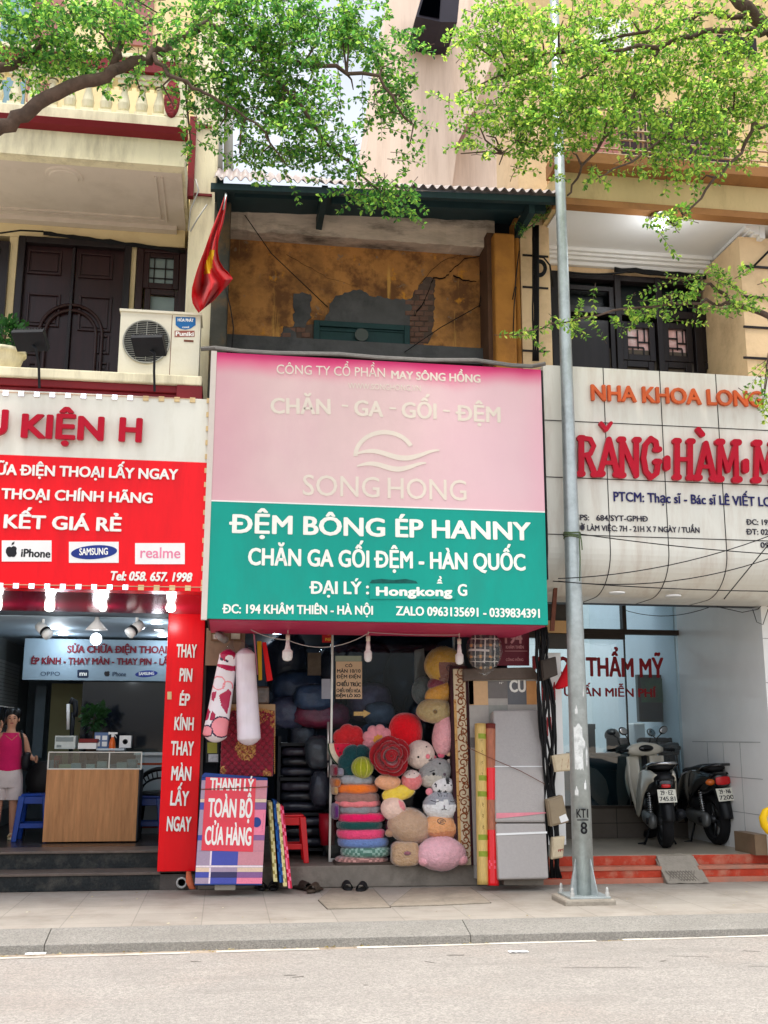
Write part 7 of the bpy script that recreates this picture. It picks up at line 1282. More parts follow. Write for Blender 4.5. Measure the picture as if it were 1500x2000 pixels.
sh_ = mat('shorts_pale', (214, 200, 196), .8, .08, 9, .25, 14); m = MB(); m.loft([((0,0,z), (a,0,0), (0,b,0)) for z, a, b in ((.60,.165,.12),(.70,.172,.128),(.78,.16,.122),(.83,.148,.114))], 32, .9, cap=False)
for s in (-1, 1): m.loft([((s*.085,0,z), (a,0,0), (0,a*1.1,0)) for z, a in ((.455,.098),(.55,.094),(.68,.088))], 24, 1, cap=False)
woman_part('shorts', m, sh_, solid=.006)
m = MB(); m.tube([(-.09,.03,1.25), (-.05,-.085,1.2), (.02,-.11,1.15), (.07,-.08,1.2), (.08,.03,1.25)], .003, 5); woman_part('necklace', m, mat('gold_chain', (200, 170, 110), .3, metal=.8))
for s in (-1, 1):
    m = MB(); m.loft([((s*.093, y, .014), (w, 0, 0), (0, 0, .013)) for y, w in ((.06,.024),(.03,.036),(-.05,.04),(-.12,.044),(-.155,.03))], 16, .8); m.tube([(s*.093-.042, -.08, .03), (s*.093-.02, -.085, .066), (s*.093+.02, -.085, .066), (s*.093+.042, -.08, .03)], .012, 6); woman_part('sandal', m, mat('sandal_cream', (214, 196, 160), .6))
WO.location = (wx, YW, FL+.012); WO.rotation_euler = (0, 0, R(8)); WO.scale = (.9, .9, .9)
hb = thing('handbag', 'black handbag hanging from the shoulder of the woman in pink', 'bag', (wx, YW, FL)); m = MB(); o_ = Vector((wx, YW, FL+.012)); S9 = lambda p: Vector(p)*.9; m.tube([o_+S9(p) for p in ((.12,-.03,1.26),(.16,-.09,1.15),(.175,-.1,1.02),(.19,-.07,.95))], .014, 8); m.tube([o_+S9(p) for p in ((.12,.0,1.26),(.16,.09,1.1),(.19,.06,.95))], .012, 8); m.ell(o_+S9((.205, .02, .9)), (.05, .12, .1), nu=20, nv=14, e=.6, e2=.6); m.build('bag_body', mat('bag_black', (22, 22, 26), .5, .2, 12), hb, True)
ph = MB(); o2 = o_+rot('Z', 8) @ S9((-.088, -.075, 1.36)); ph.prism([o2+Vector((0,-.03,-.07)), o2+Vector((0,.03,-.06)), o2+Vector((.01,.03,.07)), o2+Vector((.01,-.03,.06))], (.01, 0, 0)); tag(ph.build('mobile_phone', mat('phone_black', (18, 18, 22), .2), base=tuple(o2), bev=.003), 'dark mobile phone held at the ear of the woman in pink', 'phone')
# clinic: desk, monitor, receptionist, picture, chairs
dk = thing('reception_desk', 'dark green reception desk behind the clinic glass', 'desk', tuple(at(1190, 1580, 3.0))); m = MB(); bp(m, 3.0, 1130, 1478, 1270, 1600, 0, .6); m.build('desk_body', mat('desk_teal', (24, 46, 52), .35), dk, bev=.01); m = MB(); bp(m, 2.96, 1140, 1471, 1275, 1478, 0, .7); m.build('desk_top', mat('desk_teal_top', (40, 66, 72), .3), dk)
m = MB(); bp(m, 3.1, 1145, 1424, 1163, 1476, 0, .05); m.box(xat(1146, 1420, 3.1), xat(1163, 1420, 3.1), 3.1, 3.14, zat(1155, 1424, 3.1), zat(1155, 1414, 3.1)); tag(m.build('display_stand', mat('desk_teal', (24, 46, 52), .35), base=tuple(at(1154, 1476, 3.1))), 'dark upright stand on the reception desk by the lamp post', 'stand')
mn = thing('computer_monitor', 'black monitor hiding the receptionist behind the clinic glass', 'monitor', tuple(at(1208, 1470, 3.15))); m = MB(); bp(m, 3.15, 1186, 1441, 1229, 1468, 0, .04); m.build('screen', mat('screen_black', (14, 18, 20), .3), mn, bev=.006); m = MB(); m.cyl(at(1208, 1474, 3.2), at(1208, 1460, 3.2), .03); m.build('stand', darkmetal, mn)
rp = thing('person', 'dark haired receptionist in a grey top sitting behind the monitor', 'person', tuple(at(1193, 1500, 3.6))); c = at(1196, 1441, 3.6)
o = skin_mesh('body', [(c+Vector((0,.05,-.62)), (.17,.11)), (c+Vector((0,.04,-.4)), (.16,.1)), (c+Vector((0,.02,-.24)), (.12,.08)), (c+Vector((0,0,-.15)), .05), (c+Vector((0,-.01,-.06)), (.07,.08)), (c+Vector((0,0,.04)), (.072,.08)), (c+Vector((-.18,.02,-.26)), .06), (c+Vector((-.24,-.08,-.5)), .045), (c+Vector((-.12,-.3,-.52)), .035), (c+Vector((.18,.02,-.26)), .06), (c+Vector((.24,-.08,-.5)), .045), (c+Vector((.12,-.3,-.52)), .035)], [(0,1),(1,2),(2,3),(3,4),(4,5),(2,6),(6,7),(7,8),(2,9),(9,10),(10,11)], None, mat('top_grey', (130, 132, 136), .8)); o.parent = rp; o.location = -rp.location
m = MB(); m.ell(c+Vector((0, .0, .03)), (.1, .11, .09)); m.build('hair', hairm, rp, True)
m = MB()
m.ell(c+Vector((0, -.075, -.04)), (.055, .03, .06)); m.build('face', skin, rp, True)
pc = thing('wall_picture', 'large dark green landscape picture behind the clinic glass above the scooters', 'picture', tuple(at(1285, 1410, 2.95))); m = MB(); bp(m, 2.95, 1247, 1318, 1328, 1410, 0, .08); m.build('frame', mat('frame_dark', (16, 30, 34), .3), pc); m = MB(); bp(m, 2.94, 1252, 1325, 1302, 1372, .006, 0); m.build('canvas', mat('canvas_green', (36, 84, 52), .4, .5, 5, dirt=(14, 36, 40), damt=.8, dscale=4), pc)
m = MB(); bp(m, 5.5, 1186, 1314, 1232, 1352, .02, 0); tag(m.build('dark_board', mat('board_slate', (62, 84, 96), .4), base=tuple(at(1209, 1352, 5.5))), 'slate coloured board high on the clinic back wall', 'board')
m = MB(); bp(m, 3.3, 1240, 1412, 1262, 1490, 0, .3); tag(m.build('water_dispenser', tilewhite, base=tuple(at(1251, 1490, 3.3)), bev=.02), 'white cabinet standing under the landscape picture', 'cabinet')
for px in (1262, 1290, 1318):
    c = at(px, 1470, 2.75); t = thing('waiting_chair', 'black waiting chair in a row behind the scooters and glass', 'chair', (c.x, 2.75, .3), 'waiting chairs in the clinic'); m = MB(); m.ell(at(px, 1455, 2.75), (.12, .04, .09), nu=20, nv=12, e=.5, e2=.6); m.build('backrest', mat('chair_black', (26, 24, 26), .4), t, True); m = MB(); z = zat(px, 1490, 2.75); m.box(c.x-.12, c.x+.12, 2.77, 3.08, z-.04, z); m.build('seat', mat('chair_black', (26, 24, 26), .4), t, bev=.01)
    for sx in (-1, 1): m = MB(); m.tube([(c.x+sx*.1, 2.8, z), (c.x+sx*.11, 2.8, .3)], .014, 8); m.build('leg', darkmetal, t)
m = MB(); c = at(1100, 1310, .3); m.loft([(at(1112,1292,.35), (.02,0,0), (0,.02,0)), (at(1106,1320,.33), (.06,0,0), (0,.03,0)), (at(1097,1340,.3), (.07,0,0), (0,.03,0)), (at(1089,1346,.3), (.02,0,0), (0,.02,0))], 14, .9); tag(m.build('red_cloth', mat('cloth_red', (200, 14, 30), .7, .1, 8, .2, 20), smooth=True, base=tuple(at(1100, 1346, .3))), 'red cloth hanging beside the lamp post at the clinic entrance', 'cloth')
yl = thing('yellow_plastic_part', 'curved yellow plastic piece standing at the white tiled pillar', 'plastic part', tuple(at(1495, 1625, .2))); m = MB(); m.tube([at(1506,1578,.2), at(1495,1585,.2), at(1490,1598,.2), at(1493,1612,.2), at(1500,1622,.2), at(1512,1630,.2)], [.02,.035,.04,.04,.035,.03], 10); m.build('shell', mat('plastic_yellow', (232, 186, 20), .35, .06), yl, True)

# ---------------------------------------------------------------- motor scooters
tyrem = mat('tyre', (24, 24, 26), .8, .2, 20, .3, 60); blackp = mat('black_plastic', (20, 21, 24), .35, .15, 8); gloss = mat('gloss_black', (14, 16, 20), .12, .1, 4, coat=.8); chrome = mat('chrome', (190, 192, 194), .15, .05, metal=1); engm = mat('engine_grey', (112, 114, 114), .4, .2, 14, .1, 40, metal=.5)
platem = mat('plate_white', (216, 214, 200), .4, .04); pearl = mat('pearl_white', (222, 216, 200), .25, .05, 3, coat=.6); tailm = mat('tail_red', (190, 12, 20), .15, .1, coat=.6); ambr = mat('amber_lens', (196, 96, 30), .2, .1, coat=.5)
def scooter(loc, heading, lean, steer, label, paint, seat_z, plate, orange, retro):
    t = thing('motor_scooter', label, 'scooter', (0, 0, 0)); r = .275; wb = 1.12
    def wheel(y, nm, w, st=0):
        M = rot('Z', st); cc = Vector((0, y, r)); mb = MB(); n = 40; vs = []; pr = [(r-.075, -w*.42), (r-.03, -w*.52), (r-.006, -w*.34), (r, 0), (r-.006, w*.34), (r-.03, w*.52), (r-.075, w*.42)]
        for k in range(n):
            a = 2*math.pi*k/n
            for rr_, x in pr: vs.append(cc+M @ Vector((x, rr_*math.cos(a), rr_*math.sin(a))))
        q = len(pr); mb.raw(vs, [(k*q+i, ((k+1) % n)*q+i, ((k+1) % n)*q+(i+1) % q, k*q+(i+1) % q) for k in range(n) for i in range(q)]); wl = mb.build(nm, tyrem, t, True)
        mb = MB(); n = 40; pr2 = [(r-.07, -w*.36), (r-.09, -w*.3), (r-.09, w*.3), (r-.07, w*.36)]; vs = []
        for k in range(n):
            a = 2*math.pi*k/n
            for rr_, x in pr2: vs.append(cc+M @ Vector((x, rr_*math.cos(a), rr_*math.sin(a))))
        mb.raw(vs, [(k*4+i, ((k+1) % n)*4+i, ((k+1) % n)*4+(i+1) % 4, k*4+(i+1) % 4) for k in range(n) for i in range(4)])
        for k in range(5): a = k*1.2566; d = M @ Vector((0, math.cos(a), math.sin(a))); mb.tube([cc+d*.03, cc+d*(r-.08)], [.022, .014], 8)
        mb.tube([cc+M @ Vector((-.06, 0, 0)), cc+M @ Vector((.06, 0, 0))], .04, 14); mb.build('rim', mat('rim_dark', (70, 72, 74), .35, metal=.6), wl, True)
    wheel(0, 'rear_wheel', .115); wheel(wb, 'front_wheel', .1, steer)
    mb = MB()                            # body shell: tail, under-seat, floor
    mb.loft([((0, y, (a+b)/2), (w, 0, 0), (0, 0, (b-a)/2)) for y, a, b, w in ((-.30,.70,.76,.05),(-.24,.62,.80,.10),(-.1,.55,.81,.135),(.1,.5,.80,.15),(.3,.42,.78,.15),(.5,.34,.74,.14),(.62,.28,.6,.13),(.7,.26,.34,.15),(.95,.26,.34,.16),(1.02,.3,.46,.16))], 20, .72); mb.build('body', blackp if not retro else gloss, t, True)
    for s in (-1, 1):                    # painted side covers
        mb = MB(); top = [(-.27,.77),(-.1,.815),(.15,.81),(.4,.77),(.58,.66),(.64,.5)]; bot = [(-.22,.70),(-.06,.66),(.12,.55),(.3,.42),(.46,.33),(.6,.28)]
        def side(u, v, s=s):
            q = u*5; i = min(4, int(q)); f = q-i; y = (top[i][0]*(1-f)+top[i+1][0]*f)*v+(bot[i][0]*(1-f)+bot[i+1][0]*f)*(1-v); z = (top[i][1]*(1-f)+top[i+1][1]*f)*v+(bot[i][1]*(1-f)+bot[i+1][1]*f)*(1-v)
            return (s*(.085+.09*min(1, (y+.3)/.45)**.8+.02*math.sin(v*math.pi)-.015*v), y, z)
        mb.grid(22, 10, side); mb.build('side_cover', paint, t, True, solid=.014)
        mb = MB(); mb.grid(12, 10, lambda u, v, s=s: (s*(.06+.15*u*(.55+.45*math.sin(min(1, v*1.15)*math.pi*.62))), .92+.14*v-.10*u*u, .28+.66*v)); mb.build('leg_shield', paint, t, True, solid=.03)
    mb = MB(); mb.grid(20, 14, lambda u, v: ((u-.5)*2*(.1+.12*math.sin(math.pi*(.15+.75*v))), 1.12+.16*math.cos((u-.5)*2.4)-.02-.10*v, .42+.56*v)); mb.build('front_apron', paint, t, True, solid=.03)
    mb = MB(); mb.loft([((0, y, z), (w, 0, 0), (0, 0, h)) for y, z, w, h in ((-.22,seat_z,.07,.02),(-.15,seat_z+.02,.13,.04),(.1,seat_z+.005,.15,.045),(.35,seat_z-.03,.14,.045),(.55,seat_z-.04,.09,.04),(.62,seat_z-.05,.05,.02))], 20, .8); mb.build('seat', mat('seat_black', (22, 22, 24), .55, .1, 30, .1, 120), t, True)
    mb = MB(); mb.tube([(-.14,.02,seat_z-.02), (-.15,-.18,seat_z+.03), (-.11,-.3,seat_z+.045), (0,-.34,seat_z+.05), (.11,-.3,seat_z+.045), (.15,-.18,seat_z+.03), (.14,.02,seat_z-.02)], .016, 10); mb.build('grab_rail', chrome if not retro else gloss, t, True)
    mb = MB(); mb.loft([((0, y, z), (w, 0, 0), (0, 0, h)) for y, z, w, h in ((-.2,.7,.1,.05),(-.29,.68,.085,.05),(-.315,.67,.06,.035))], 16, .6); tl = mb.build('tail_housing', gloss, t, True)
    mb = MB(); mb.ell((0, -.31, .655 if not retro else .70), (.05 if not retro else .085, .02, .02 if not retro else .045), nu=20, nv=10, e=.5); mb.build('tail_light', tailm, t, True)
    if orange:
        for s in (-1, 1): mb = MB(); mb.ell((s*.125, -.26, .69), (.055, .04, .035), nu=16, nv=10); mb.build('indicator', ambr, t, True)
    Pp = Vector((0, -.335, .555)); tilt = rot('X', -20); mb = MB(); q = [Pp+tilt @ Vector((x, 0, z)) for x, z in ((-.095,-.07),(.095,-.07),(.095,.07),(-.095,.07))]; mb.prism(q, tilt @ Vector((0, .006, 0))); mb.build('number_plate', platem, t, bev=.002)
    npm = MB()
    for txt, zo, w_ in ((plate[0], .01, .13), (plate[1], -.055, .16)):
        v, f = text_mesh(txt, 3); x0_, x1_ = v[:, 0].min(), v[:, 0].max(); h_ = .046
        for ox in (-.0015, 0, .0015): npm.raw([Pp+tilt @ Vector(((a-(x0_+x1_)/2)/(x1_-x0_)*w_+ox, -.002-.0008*(c > 0)-ox*.05, zo+b*h_/_cap['H'])) for a, b, c in v], f)
    npm.build('plate_lettering', ink, t)
    mb = MB(); mb.grid(10, 12, lambda u, v: ((u-.5)*(.15-.02*v), -.23-.13*math.sin(v*1.5)+.05*(2*u-1)**2, .64-.34*v)); mb.build('mudguard', blackp, t, True, solid=.01)
    mb = MB(); mb.loft([((-.12, y, z), (w, 0, 0), (0, 0, h)) for y, z, w, h in ((-.08,.28,.03,.06),(0,.28,.05,.085),(.15,.29,.055,.08),(.36,.31,.06,.075),(.46,.32,.04,.05))], 18, .8); mb.build('engine_case', engm, t, True)
    mb = MB(); mb.ell((-.12, .2, .46), (.05, .13, .07), nu=20, nv=12, e=.6); mb.box(-.185, -.17, -.02, .06, .25, .31); mb.build('air_box', blackp, t, True)
    mb = MB(); mb.tube([(-.13, .0, .3), (-.12, .06, .62)], .012, 8); mb.tube([Vector((-.13,.0,.36)).lerp(Vector((-.12,.05,.6)), k/70)+Vector((.026*math.cos(k*.9), .026*math.sin(k*.9), 0)) for k in range(71)], .006, 5); mb.build('shock_absorber', chrome, t, True)
    mb = MB(); mb.tube([(.12, .45, .26), (.13, .2, .24), (.14, .1, .28)], .018, 8); mb.tube([(.145, .12, .29), (.15, -.2, .36)], [.05, .055], 16); mb.tube([(.15, -.2, .36), (.151, -.225, .365)], [.04, .035], 16); mb.build('exhaust', darkmetal if not retro else chrome, t, True)
    mb = MB(); mb.tube([(-.06, .4, .26), (-.17, .36, .0)], .012, 8); mb.tube([(.06, .4, .26), (.17, .36, .0)], .012, 8); mb.tube([(-.17,.36,.02),(-.24,.38,.01)], .012, 8); mb.build('centre_stand', darkmetal, t, True)
    Ms = rot('Z', steer); hc_ = Vector((0, 1.02, 1.0)); Hh = lambda x, y, z: hc_+Ms @ Vector((x, y, z))
    mb = MB(); mb.loft([(Hh(x, y, z), Ms @ Vector((0, .07*k, 0)), Vector((0, 0, .075*k))) for x, y, z, k in ((-.23,-.03,.01,.4),(-.15,-.01,.02,.85),(0,.03,.02,1.15),(.15,-.01,.02,.85),(.23,-.03,.01,.4))], 16, .8); mb.build('handlebar_cover', paint, t, True)
    mb = MB(); mb.ell(Hh(0, -.06, .03), (.1, .03, .04), Ms, nu=18, nv=10); mb.build('dashboard', gloss, t, True)
    for s in (-1, 1):
        mb = MB(); mb.tube([Hh(s*.21, -.03, .01), Hh(s*.26, -.05, .01), Hh(s*.36, -.09, .0)], [.02, .019, .021], 10); mb.tube([Hh(s*.23, .0, .0), Hh(s*.36, -.03, .0)], .007, 6); mb.build('grip', blackp, t, True)
        mb = MB(); mb.tube([Hh(s*.17, .0, .06), Hh(s*.2, .0, .15), Hh(s*.25, -.03, .2)], .007, 6); mb.ell(Hh(s*.27, -.03, .235), (.062, .014, .045), Ms @ rot('Y', s*-28), nu=22, nv=10); mb.build('mirror', gloss, t, True)
        mb = MB(); mb.ell(Hh(s*.27, -.041, .235), (.052, .006, .037), Ms @ rot('Y', s*-28), nu=22, nv=10); mb.build('mirror_glass', chrome, t, True)
    mb = MB(); mb.tube([(0, 1.03, .96), (0, wb-.12, .5)], .035, 10)
    for s in (-1, 1): mb.tube([(s*.07, wb-.14, .52), (s*.07, wb, r)], .02, 10)
    mb.build('fork', darkmetal, t, True); mb = MB(); mb.grid(16, 8, lambda u, v: ((v-.5)*.14, wb+(r+.03)*math.cos(.5+u*2.2), r+(r+.03)*math.sin(.5+u*2.2)-.02*(2*v-1)**2)); mb.build('front_fender', paint, t, True, solid=.01)
    t.location = loc; t.rotation_euler = (0, R(lean), R(heading)); return t
scooter(tuple(gr(1301, 1656, FR+.004)), -13, -2, 22, 'cream white scooter with plate 29-EZ 745.81 parked tail outwards in the clinic porch', pearl, .84, ("29 · EZ", "745.81"), False, False)
scooter(tuple(gr(1404, 1650, FR+.004)), -1, -4, 8, 'black scooter with plate 29-N6 7200 and orange indicators beside the tiled wall', gloss, .82, ("29 · N6", "7200"), True, True)
# ---------------------------------------------------------------- street trees
def leaf_mat(name, c0, c1, c2):
    m = bpy.data.materials.new(name); m.use_nodes = True; t = m.node_tree; b = t.nodes['Principled BSDF']; L = t.links.new
    g = t.nodes.new('ShaderNodeNewGeometry'); r = t.nodes.new('ShaderNodeValToRGB'); L(g.outputs['Random Per Island'], r.inputs[0]); e = r.color_ramp.elements
    e[0].color = lin(c0)+(1,); e[1].color = lin(c2)+(1,); k = e.new(.55); k.color = lin(c1)+(1,)
    L(r.outputs[0], b.inputs['Base Color']); b.inputs['Roughness'].default_value = .38; b.inputs['Specular IOR Level'].default_value = .5
    tr = t.nodes.new('ShaderNodeBsdfTranslucent'); hsv = t.nodes.new('ShaderNodeHueSaturation'); hsv.inputs['Hue'].default_value = .485; hsv.inputs['Value'].default_value = 2.2; L(r.outputs[0], hsv.inputs['Color']); L(hsv.outputs[0], tr.inputs[0])
    ms = t.nodes.new('ShaderNodeMixShader'); ms.inputs[0].default_value = .5; L(b.outputs[0], ms.inputs[1]); L(tr.outputs[0], ms.inputs[2]); L(ms.outputs[0], t.nodes['Material Output'].inputs[0]); return m
bark = mat('bark', (92, 76, 66), .9, .3, 9, .5, 30, dirt=(60, 50, 46), damt=.6, dscale=5)
def tree(label, base, trunk, limbs, clumps, lm, seed, density=1.0, crown_extra=()):
    rng = random.Random(seed); t = thing('street_tree', label, 'tree', base); br = MB(); lv, lf = [], []; samples = []
    br.tube(trunk, [.16, .14, .12, .10][:len(trunk)] if len(trunk) <= 4 else .12, 12)
    for pts, r0, r1 in limbs:
        n = len(pts); q = []
        for i in range(n-1):
            for k in range(4): q.append(pts[i].lerp(pts[i+1], k/4)+Vector((rng.gauss(0, .012), rng.gauss(0, .02), rng.gauss(0, .012))))
        q.append(pts[-1]); br.tube(q, [r0+(r1-r0)*i/(len(q)-1) for i in range(len(q))], 8); samples += q
    def leaf(p, d, up, l):
        w = l*rng.uniform(.24, .32); s = d.cross(up); s = s.normalized() if s.length > 1e-4 else d.orthogonal().normalized(); nn = s.cross(d); f = rng.uniform(-.12, .3)*l; i = len(lv); b = p+d*l*.62+nn*f*.4
        lv.extend((p, b+s*w+nn*f*.4, p+d*l*.97+s*w*.35+nn*f*.2, p+d*l-s*w*.1+nn*f*.1, b-s*w+nn*f*.4)); lf.append((i, i+1, i+2, i+3)); lf.append((i, i+3, i+4))
    def spray(p, d, L, th):
        n = max(3, int(L/.045)); pts = []; q = p.copy(); dd = d.copy()
        for i in range(n+1):
            pts.append(q.copy()); dd = (dd+Vector((rng.gauss(0, .12), rng.gauss(0, .12), rng.gauss(0, .1)-.03))).normalized(); q = q+dd*L/n
        br.tube(pts, [th*(1-.7*i/n) for i in range(n+1)], 4, False)
        for i in range(1, n+1):
            for k in range(rng.choice((4, 5, 6, 6)) if i < n else 6):
                a = rng.uniform(0, 6.28); ax = (pts[i]-pts[i-1]).normalized(); o = ax.orthogonal().normalized(); rad = o*math.cos(a)+ax.cross(o)*math.sin(a); ld = (rad*rng.uniform(.6, 1)+ax*rng.uniform(.1, .8)+Vector((0, 0, -.12))).normalized()
                leaf(pts[i]+rad*.004, ld, Vector((rng.gauss(0, .35), rng.gauss(0, .35), 1)).normalized(), rng.uniform(.026, .056))
    def clump(c, rx, ry, rz, n):
        near = min(samples, key=lambda s: (s-c).length); mid = near.lerp(c, .5)+Vector((rng.gauss(0, .05), rng.gauss(0, .05), rng.uniform(0, .08)))
        if (near-c).length > .1: br.tube([near, mid, c], [.012, .008, .005], 5, False)
        dirn = (c-near); dirn.z *= .3; dirn = dirn.normalized() if dirn.length > .05 else Vector((1, 0, 0))
        for i in range(n):
            while True:
                u = Vector((rng.uniform(-1, 1), rng.uniform(-1, 1), rng.uniform(-1, 1)))
                if u.length < 1: break
            p = c+Vector((u.x*rx, u.y*ry, u.z*rz)); d = (dirn*.6+Vector((rng.gauss(0, .7), rng.gauss(0, .7), rng.gauss(-.12, .32)))).normalized(); L = rng.uniform(.18, .46)
            spray(p-d*L*.5, d, L, .0035)
    for cx, cy, rx, ry, Y, k in clumps:
        s = mpp(cx, cy, Y); c = at(cx, cy, Y); vol = rx*ry*s*s; n = max(2, int(vol*470*k*density)); clump(c, rx*s*1.12, .42 if rx > 30 else .15, ry*s*1.0, n)
    for c, r, n in crown_extra: clump(Vector(c), r, r, r*.5, n)
    me = bpy.data.meshes.new('crown'); va = np.array([tuple(p) for p in lv])-np.array(base); me.from_pydata(va.tolist(), [], lf); me.materials.append(lm); o = bpy.data.objects.new('crown', me); C.objects.link(o); o.parent = t
    br.build('trunk', bark, t, True); return t
A_ = lambda Y, *p: [at(x, y, Y+dy) for x, y, dy in p]
lm1 = leaf_mat('leaf_green', (34, 84, 40), (78, 138, 58), (150, 188, 80)); lm2 = leaf_mat('leaf_bright', (56, 104, 40), (110, 158, 60), (186, 206, 96))
Y1 = -1.9
tree('street tree whose bent dark limb crosses the cream balcony', (-5.0, -1.3, 0), [Vector((-5, -1.3, -.1)), Vector((-4.9, -1.35, 2)), Vector((-4.8, -1.5, 4.2)), at(-90, 320, Y1)],
  [(A_(Y1, (-90,320,.1), (0,246,0), (60,212,0), (130,176,0), (205,148,-.05), (225,132,-.05), (275,118,0), (330,90,.1), (400,45,.2), (450,-20,.3)), .066, .03), (A_(Y1, (222,132,0), (236,85,.1), (246,40,.1), (256,-40,.2)), .034, .022), (A_(Y1, (-60,160,.2), (0,136,.1), (60,105,.2), (120,60,.3)), .05, .02), (A_(Y1, (300,108,0), (340,150,-.2), (385,175,-.2), (440,205,-.2), (520,260,-.2)), .02, .008), (A_(Y1, (400,45,.2), (500,90,0), (620,130,-.1), (740,150,-.1), (790,230,-.1)), .03, .01), (A_(Y1, (500,90,0), (580,200,-.1), (660,300,0), (760,390,.2)), .022, .008), (A_(Y1, (240,70,.1), (270,55,0), (300,35,0)), .014, .008), (A_(Y1, (330,90,0), (365,190,.2), (372,300,.3)), .014, .006)],
  [(50,45,95,62,Y1,1), (170,45,100,62,Y1-.2,1.1), (35,118,50,30,Y1,.7), (150,118,75,32,Y1+.2,.9), (315,30,60,30,Y1+.3,.35), (425,60,80,62,Y1,1.1), (520,60,95,70,Y1-.1,1.15), (620,45,85,55,Y1,1.0), (705,35,52,42,Y1,.75), (405,165,58,50,Y1,.9), (495,165,75,62,Y1,1.15), (585,185,62,58,Y1,1), (430,245,50,32,Y1,.7), (525,262,75,40,Y1,.85), (605,275,62,48,Y1,.9), (662,318,48,38,Y1+.1,1), (705,362,40,32,Y1+.1,1.1), (785,388,36,28,Y1+.2,1.1), (745,372,30,22,Y1+.1,1), (770,120,55,50,Y1,.85), (795,205,42,48,Y1,.8), (800,285,18,45,Y1,.45), (373,300,11,45,Y1+.3,.7), (275,180,42,18,Y1+.2,.35), (468,300,16,32,Y1,.45), (562,325,24,28,Y1,.5), (510,300,30,18,Y1,.35), (340,210,26,18,Y1,.4), (640,225,32,32,Y1,.6), (690,175,26,22,Y1,.3), (230,75,60,40,Y1+.2,.6), (300,70,45,45,Y1-.1,.35), (90,90,80,40,Y1,.8), (360,110,45,50,Y1,.6), (560,130,60,50,Y1,1), (680,80,60,40,Y1,.9), (730,210,30,40,Y1,.6)],
  lm1, 4, 1.15, [((-2.5, -2.2, 10.2), 1.2, 60), ((-4.5, -2, 10), 1.3, 60)])
Y2 = -1.75
tree('bright green street tree whose layered twigs cross the lamp post', (4.9, -1.2, 0), [Vector((4.9, -1.2, -.1)), Vector((4.85, -1.25, 2)), Vector((4.8, -1.3, 4)), at(1640, 300, Y2+.2)],
  [(A_(Y2, (1640,300,.2), (1600,180,.1), (1530,70,0), (1490,45,0), (1445,8,0), (1400,-60,0)), .09, .05), (A_(Y2, (1590,90,.1), (1500,66,0), (1440,60,0), (1372,62,-.1), (1290,86,-.1), (1200,96,-.2), (1130,99,-.2), (1020,110,-.2)), .038, .01), (A_(Y2, (1530,40,.1), (1480,38,0), (1390,20,0), (1335,40,0), (1250,62,0), (1120,90,0), (1000,150,.1)), .03, .008), (A_(Y2, (1600,180,.2), (1500,250,.1), (1470,240,0), (1442,305,0), (1380,370,-.1), (1320,440,-.1)), .025, .008), (A_(Y2, (1290,86,0), (1235,200,.1), (1180,275,.2), (1130,340,.3), (1108,382,.4)), .02, .009), (A_(Y2, (1200,96,0), (1080,200,.1), (980,300,.2)), .016, .006), (A_(Y2, (1470,200,0), (1330,250,0), (1230,320,-.1), (1170,345,-.1)), .018, .006),
   (A_(-1.3, (1660,700,.1), (1540,640,0), (1500,618,0), (1450,602,0), (1405,568,0), (1370,548,0)), .04, .012), (A_(-1.3, (1450,602,0), (1390,588,0), (1340,590,-.1), (1200,608,-.1), (1080,635,-.1), (1005,655,-.1)), .018, .004)],
  [(925,85,52,45,Y2,.7), (1000,40,75,42,Y2,.6), (1100,40,90,42,Y2-.2,.55), (1230,35,95,40,Y2,.6), (1360,25,70,30,Y2,.7), (1470,90,50,40,Y2,.9), (895,185,40,38,Y2+.1,.4), (1000,125,75,42,Y2,1), (1100,125,80,42,Y2-.2,1), (1210,120,75,38,Y2,.9), (1320,95,70,36,Y2,.8), (995,200,70,38,Y2,.9), (1085,195,85,38,Y2-.2,1.1), (1185,165,80,38,Y2,.9), (1290,175,70,36,Y2+.2,.8), (1420,175,70,42,Y2,1), (1080,255,85,28,Y2-.1,1), (950,265,50,24,Y2+.1,.7), (900,300,34,18,Y2+.1,.4), (975,322,48,14,Y2+.1,.5), (1330,245,70,32,Y2,1), (1410,255,55,36,Y2,.9), (1255,240,50,20,Y2+.1,.6), (1220,318,48,12,Y2,.6), (1335,322,40,26,Y2,.8), (1180,350,20,10,Y2,.5), (1315,412,26,30,Y2-.1,.9), (1370,352,32,22,Y2,.8), (1292,452,14,10,Y2-.1,.7), (1060,300,30,14,Y2+.2,.6), (1480,250,40,50,Y2,.9), (1470,20,40,30,Y2,.7), (960,60,60,40,Y2,.8), (1050,85,60,30,Y2,.6), (1160,75,70,35,Y2,.6), (1300,60,70,35,Y2,.7), (1390,130,60,40,Y2,.9), (1450,200,50,40,Y2,.8), (1130,225,80,30,Y2,1.3), (1030,235,70,24,Y2,1.2), (1060,285,70,18,Y2,1), (1180,240,60,24,Y2,1), (1290,280,50,18,Y2,.8), (1350,290,60,24,Y2,1), (1240,205,60,24,Y2,.7), (1370,215,60,30,Y2,.9), (930,230,50,20,Y2,.5), (1120,300,50,12,Y2,.4),
   (1450,585,50,34,-1.3,.55), (1385,556,52,30,-1.3,.6), (1300,592,58,20,-1.3,.9), (1225,612,50,15,-1.3,.9), (1150,622,52,13,-1.4,.9), (1065,642,36,11,-1.4,.9), (1012,655,18,7,-1.4,.9), (1345,545,40,16,-1.3,.4), (1495,715,20,14,-1.3,.9), (1490,790,22,14,-1.3,.8), (1492,765,16,9,-1.3,.6), (1400,610,50,14,-1.3,.5)],
  lm2, 9, 1.0, [((3.5, -2.2, 9.8), 1.2, 60), ((5.2, -2, 9), 1.2, 60)])
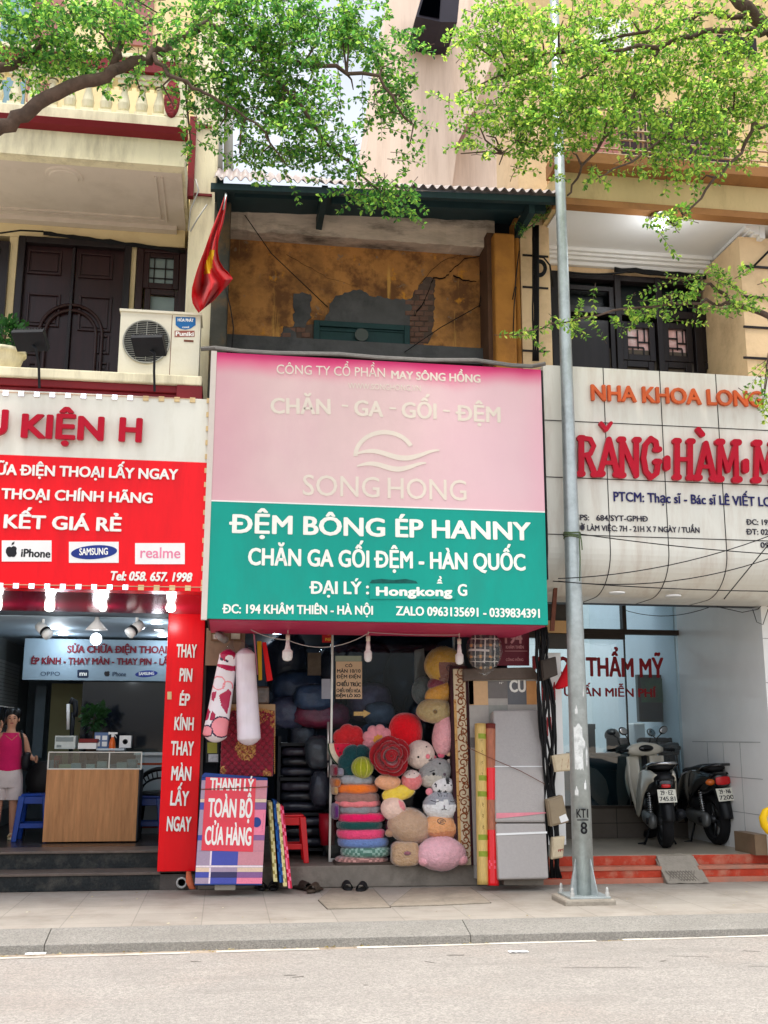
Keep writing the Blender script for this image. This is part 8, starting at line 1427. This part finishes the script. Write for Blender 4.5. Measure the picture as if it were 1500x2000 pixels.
# weeds on the old roof edge and leaves in the gutter
wd = thing('roof_weed', 'straggling green weed rooted at the corner of the old ochre house roof', 'plant', tuple(at(1040, 450, -.2))); rng = random.Random(2); wl = MB(); ws = MB()
for i in range(60):
    u = rng.random(); p = at(1012+u*66+rng.gauss(0, 4), 452-u*52+rng.gauss(0, 7), -.22-rng.random()*.1)
    for k in range(5): d = Vector((rng.gauss(.2, 1), rng.gauss(0, .6), rng.gauss(.3, .7))).normalized(); l = rng.uniform(.03, .055); s_ = d.orthogonal().normalized()*l*.25; wl.raw([p, p+d*l*.6+s_, p+d*l, p+d*l*.6-s_], [(0, 1, 2, 3)])
wl.build('foliage', lm1, wd); ws.tube([at(1014, 456, -.18), at(1040, 440, -.22), at(1062, 415, -.24), at(1090, 392, -.24)], .008, 5); ws.tube([at(1060, 420, -.24), at(1100, 378, -.3), at(1150, 310, -.3)], .006, 5); ws.build('stem', bark, wd)
gl_ = MB(); rng = random.Random(8)
for i in range(240):
    x = rng.uniform(-3.6, 3.6); p = Vector((x, -1.77-abs(rng.gauss(0, .05)), -.116)); a = rng.uniform(0, 6.28); d = Vector((math.cos(a), math.sin(a), rng.uniform(0, .2))); l = rng.uniform(.012, .035); s_ = Vector((-d.y, d.x, .1))*l*.35; gl_.raw([p, p+d*l*.5+s_, p+d*l, p+d*l*.5-s_], [(0, 1, 2, 3)])
for i in range(70):
    p = Vector((rng.uniform(-3.5, 4), rng.uniform(-1.4, .4), .002)); a = rng.uniform(0, 6.28); d = Vector((math.cos(a), math.sin(a), .08)); l = rng.uniform(.01, .03); s_ = Vector((-d.y, d.x, .05))*l*.35; gl_.raw([p, p+d*l*.5+s_, p+d*l, p+d*l*.5-s_], [(0, 1, 2, 3)])
o = gl_.build('fallen_leaves', leaf_mat('leaf_litter', (96, 78, 40), (150, 140, 60), (190, 186, 150))); struct(o, 'stuff')
m = MB(); m.box(-1, 1, 0, .01, 0, .01)
for px, py, lb in ((1012,1859,'white scrap of paper lying on the road'), (70,1863,'crumpled pale scrap in the gutter by the kerb')):
    c = gr(px, py, -.105); m = MB(); m.grid(7, 5, lambda u, v: (c.x-.07+.14*u, c.y-.03+.06*v, c.z+.002+.012*abs(mnoise.noise((u*3, v*3, px))))); tag(m.build('paper_scrap', tilewhite, base=tuple(c), solid=.001), lb, 'litter')
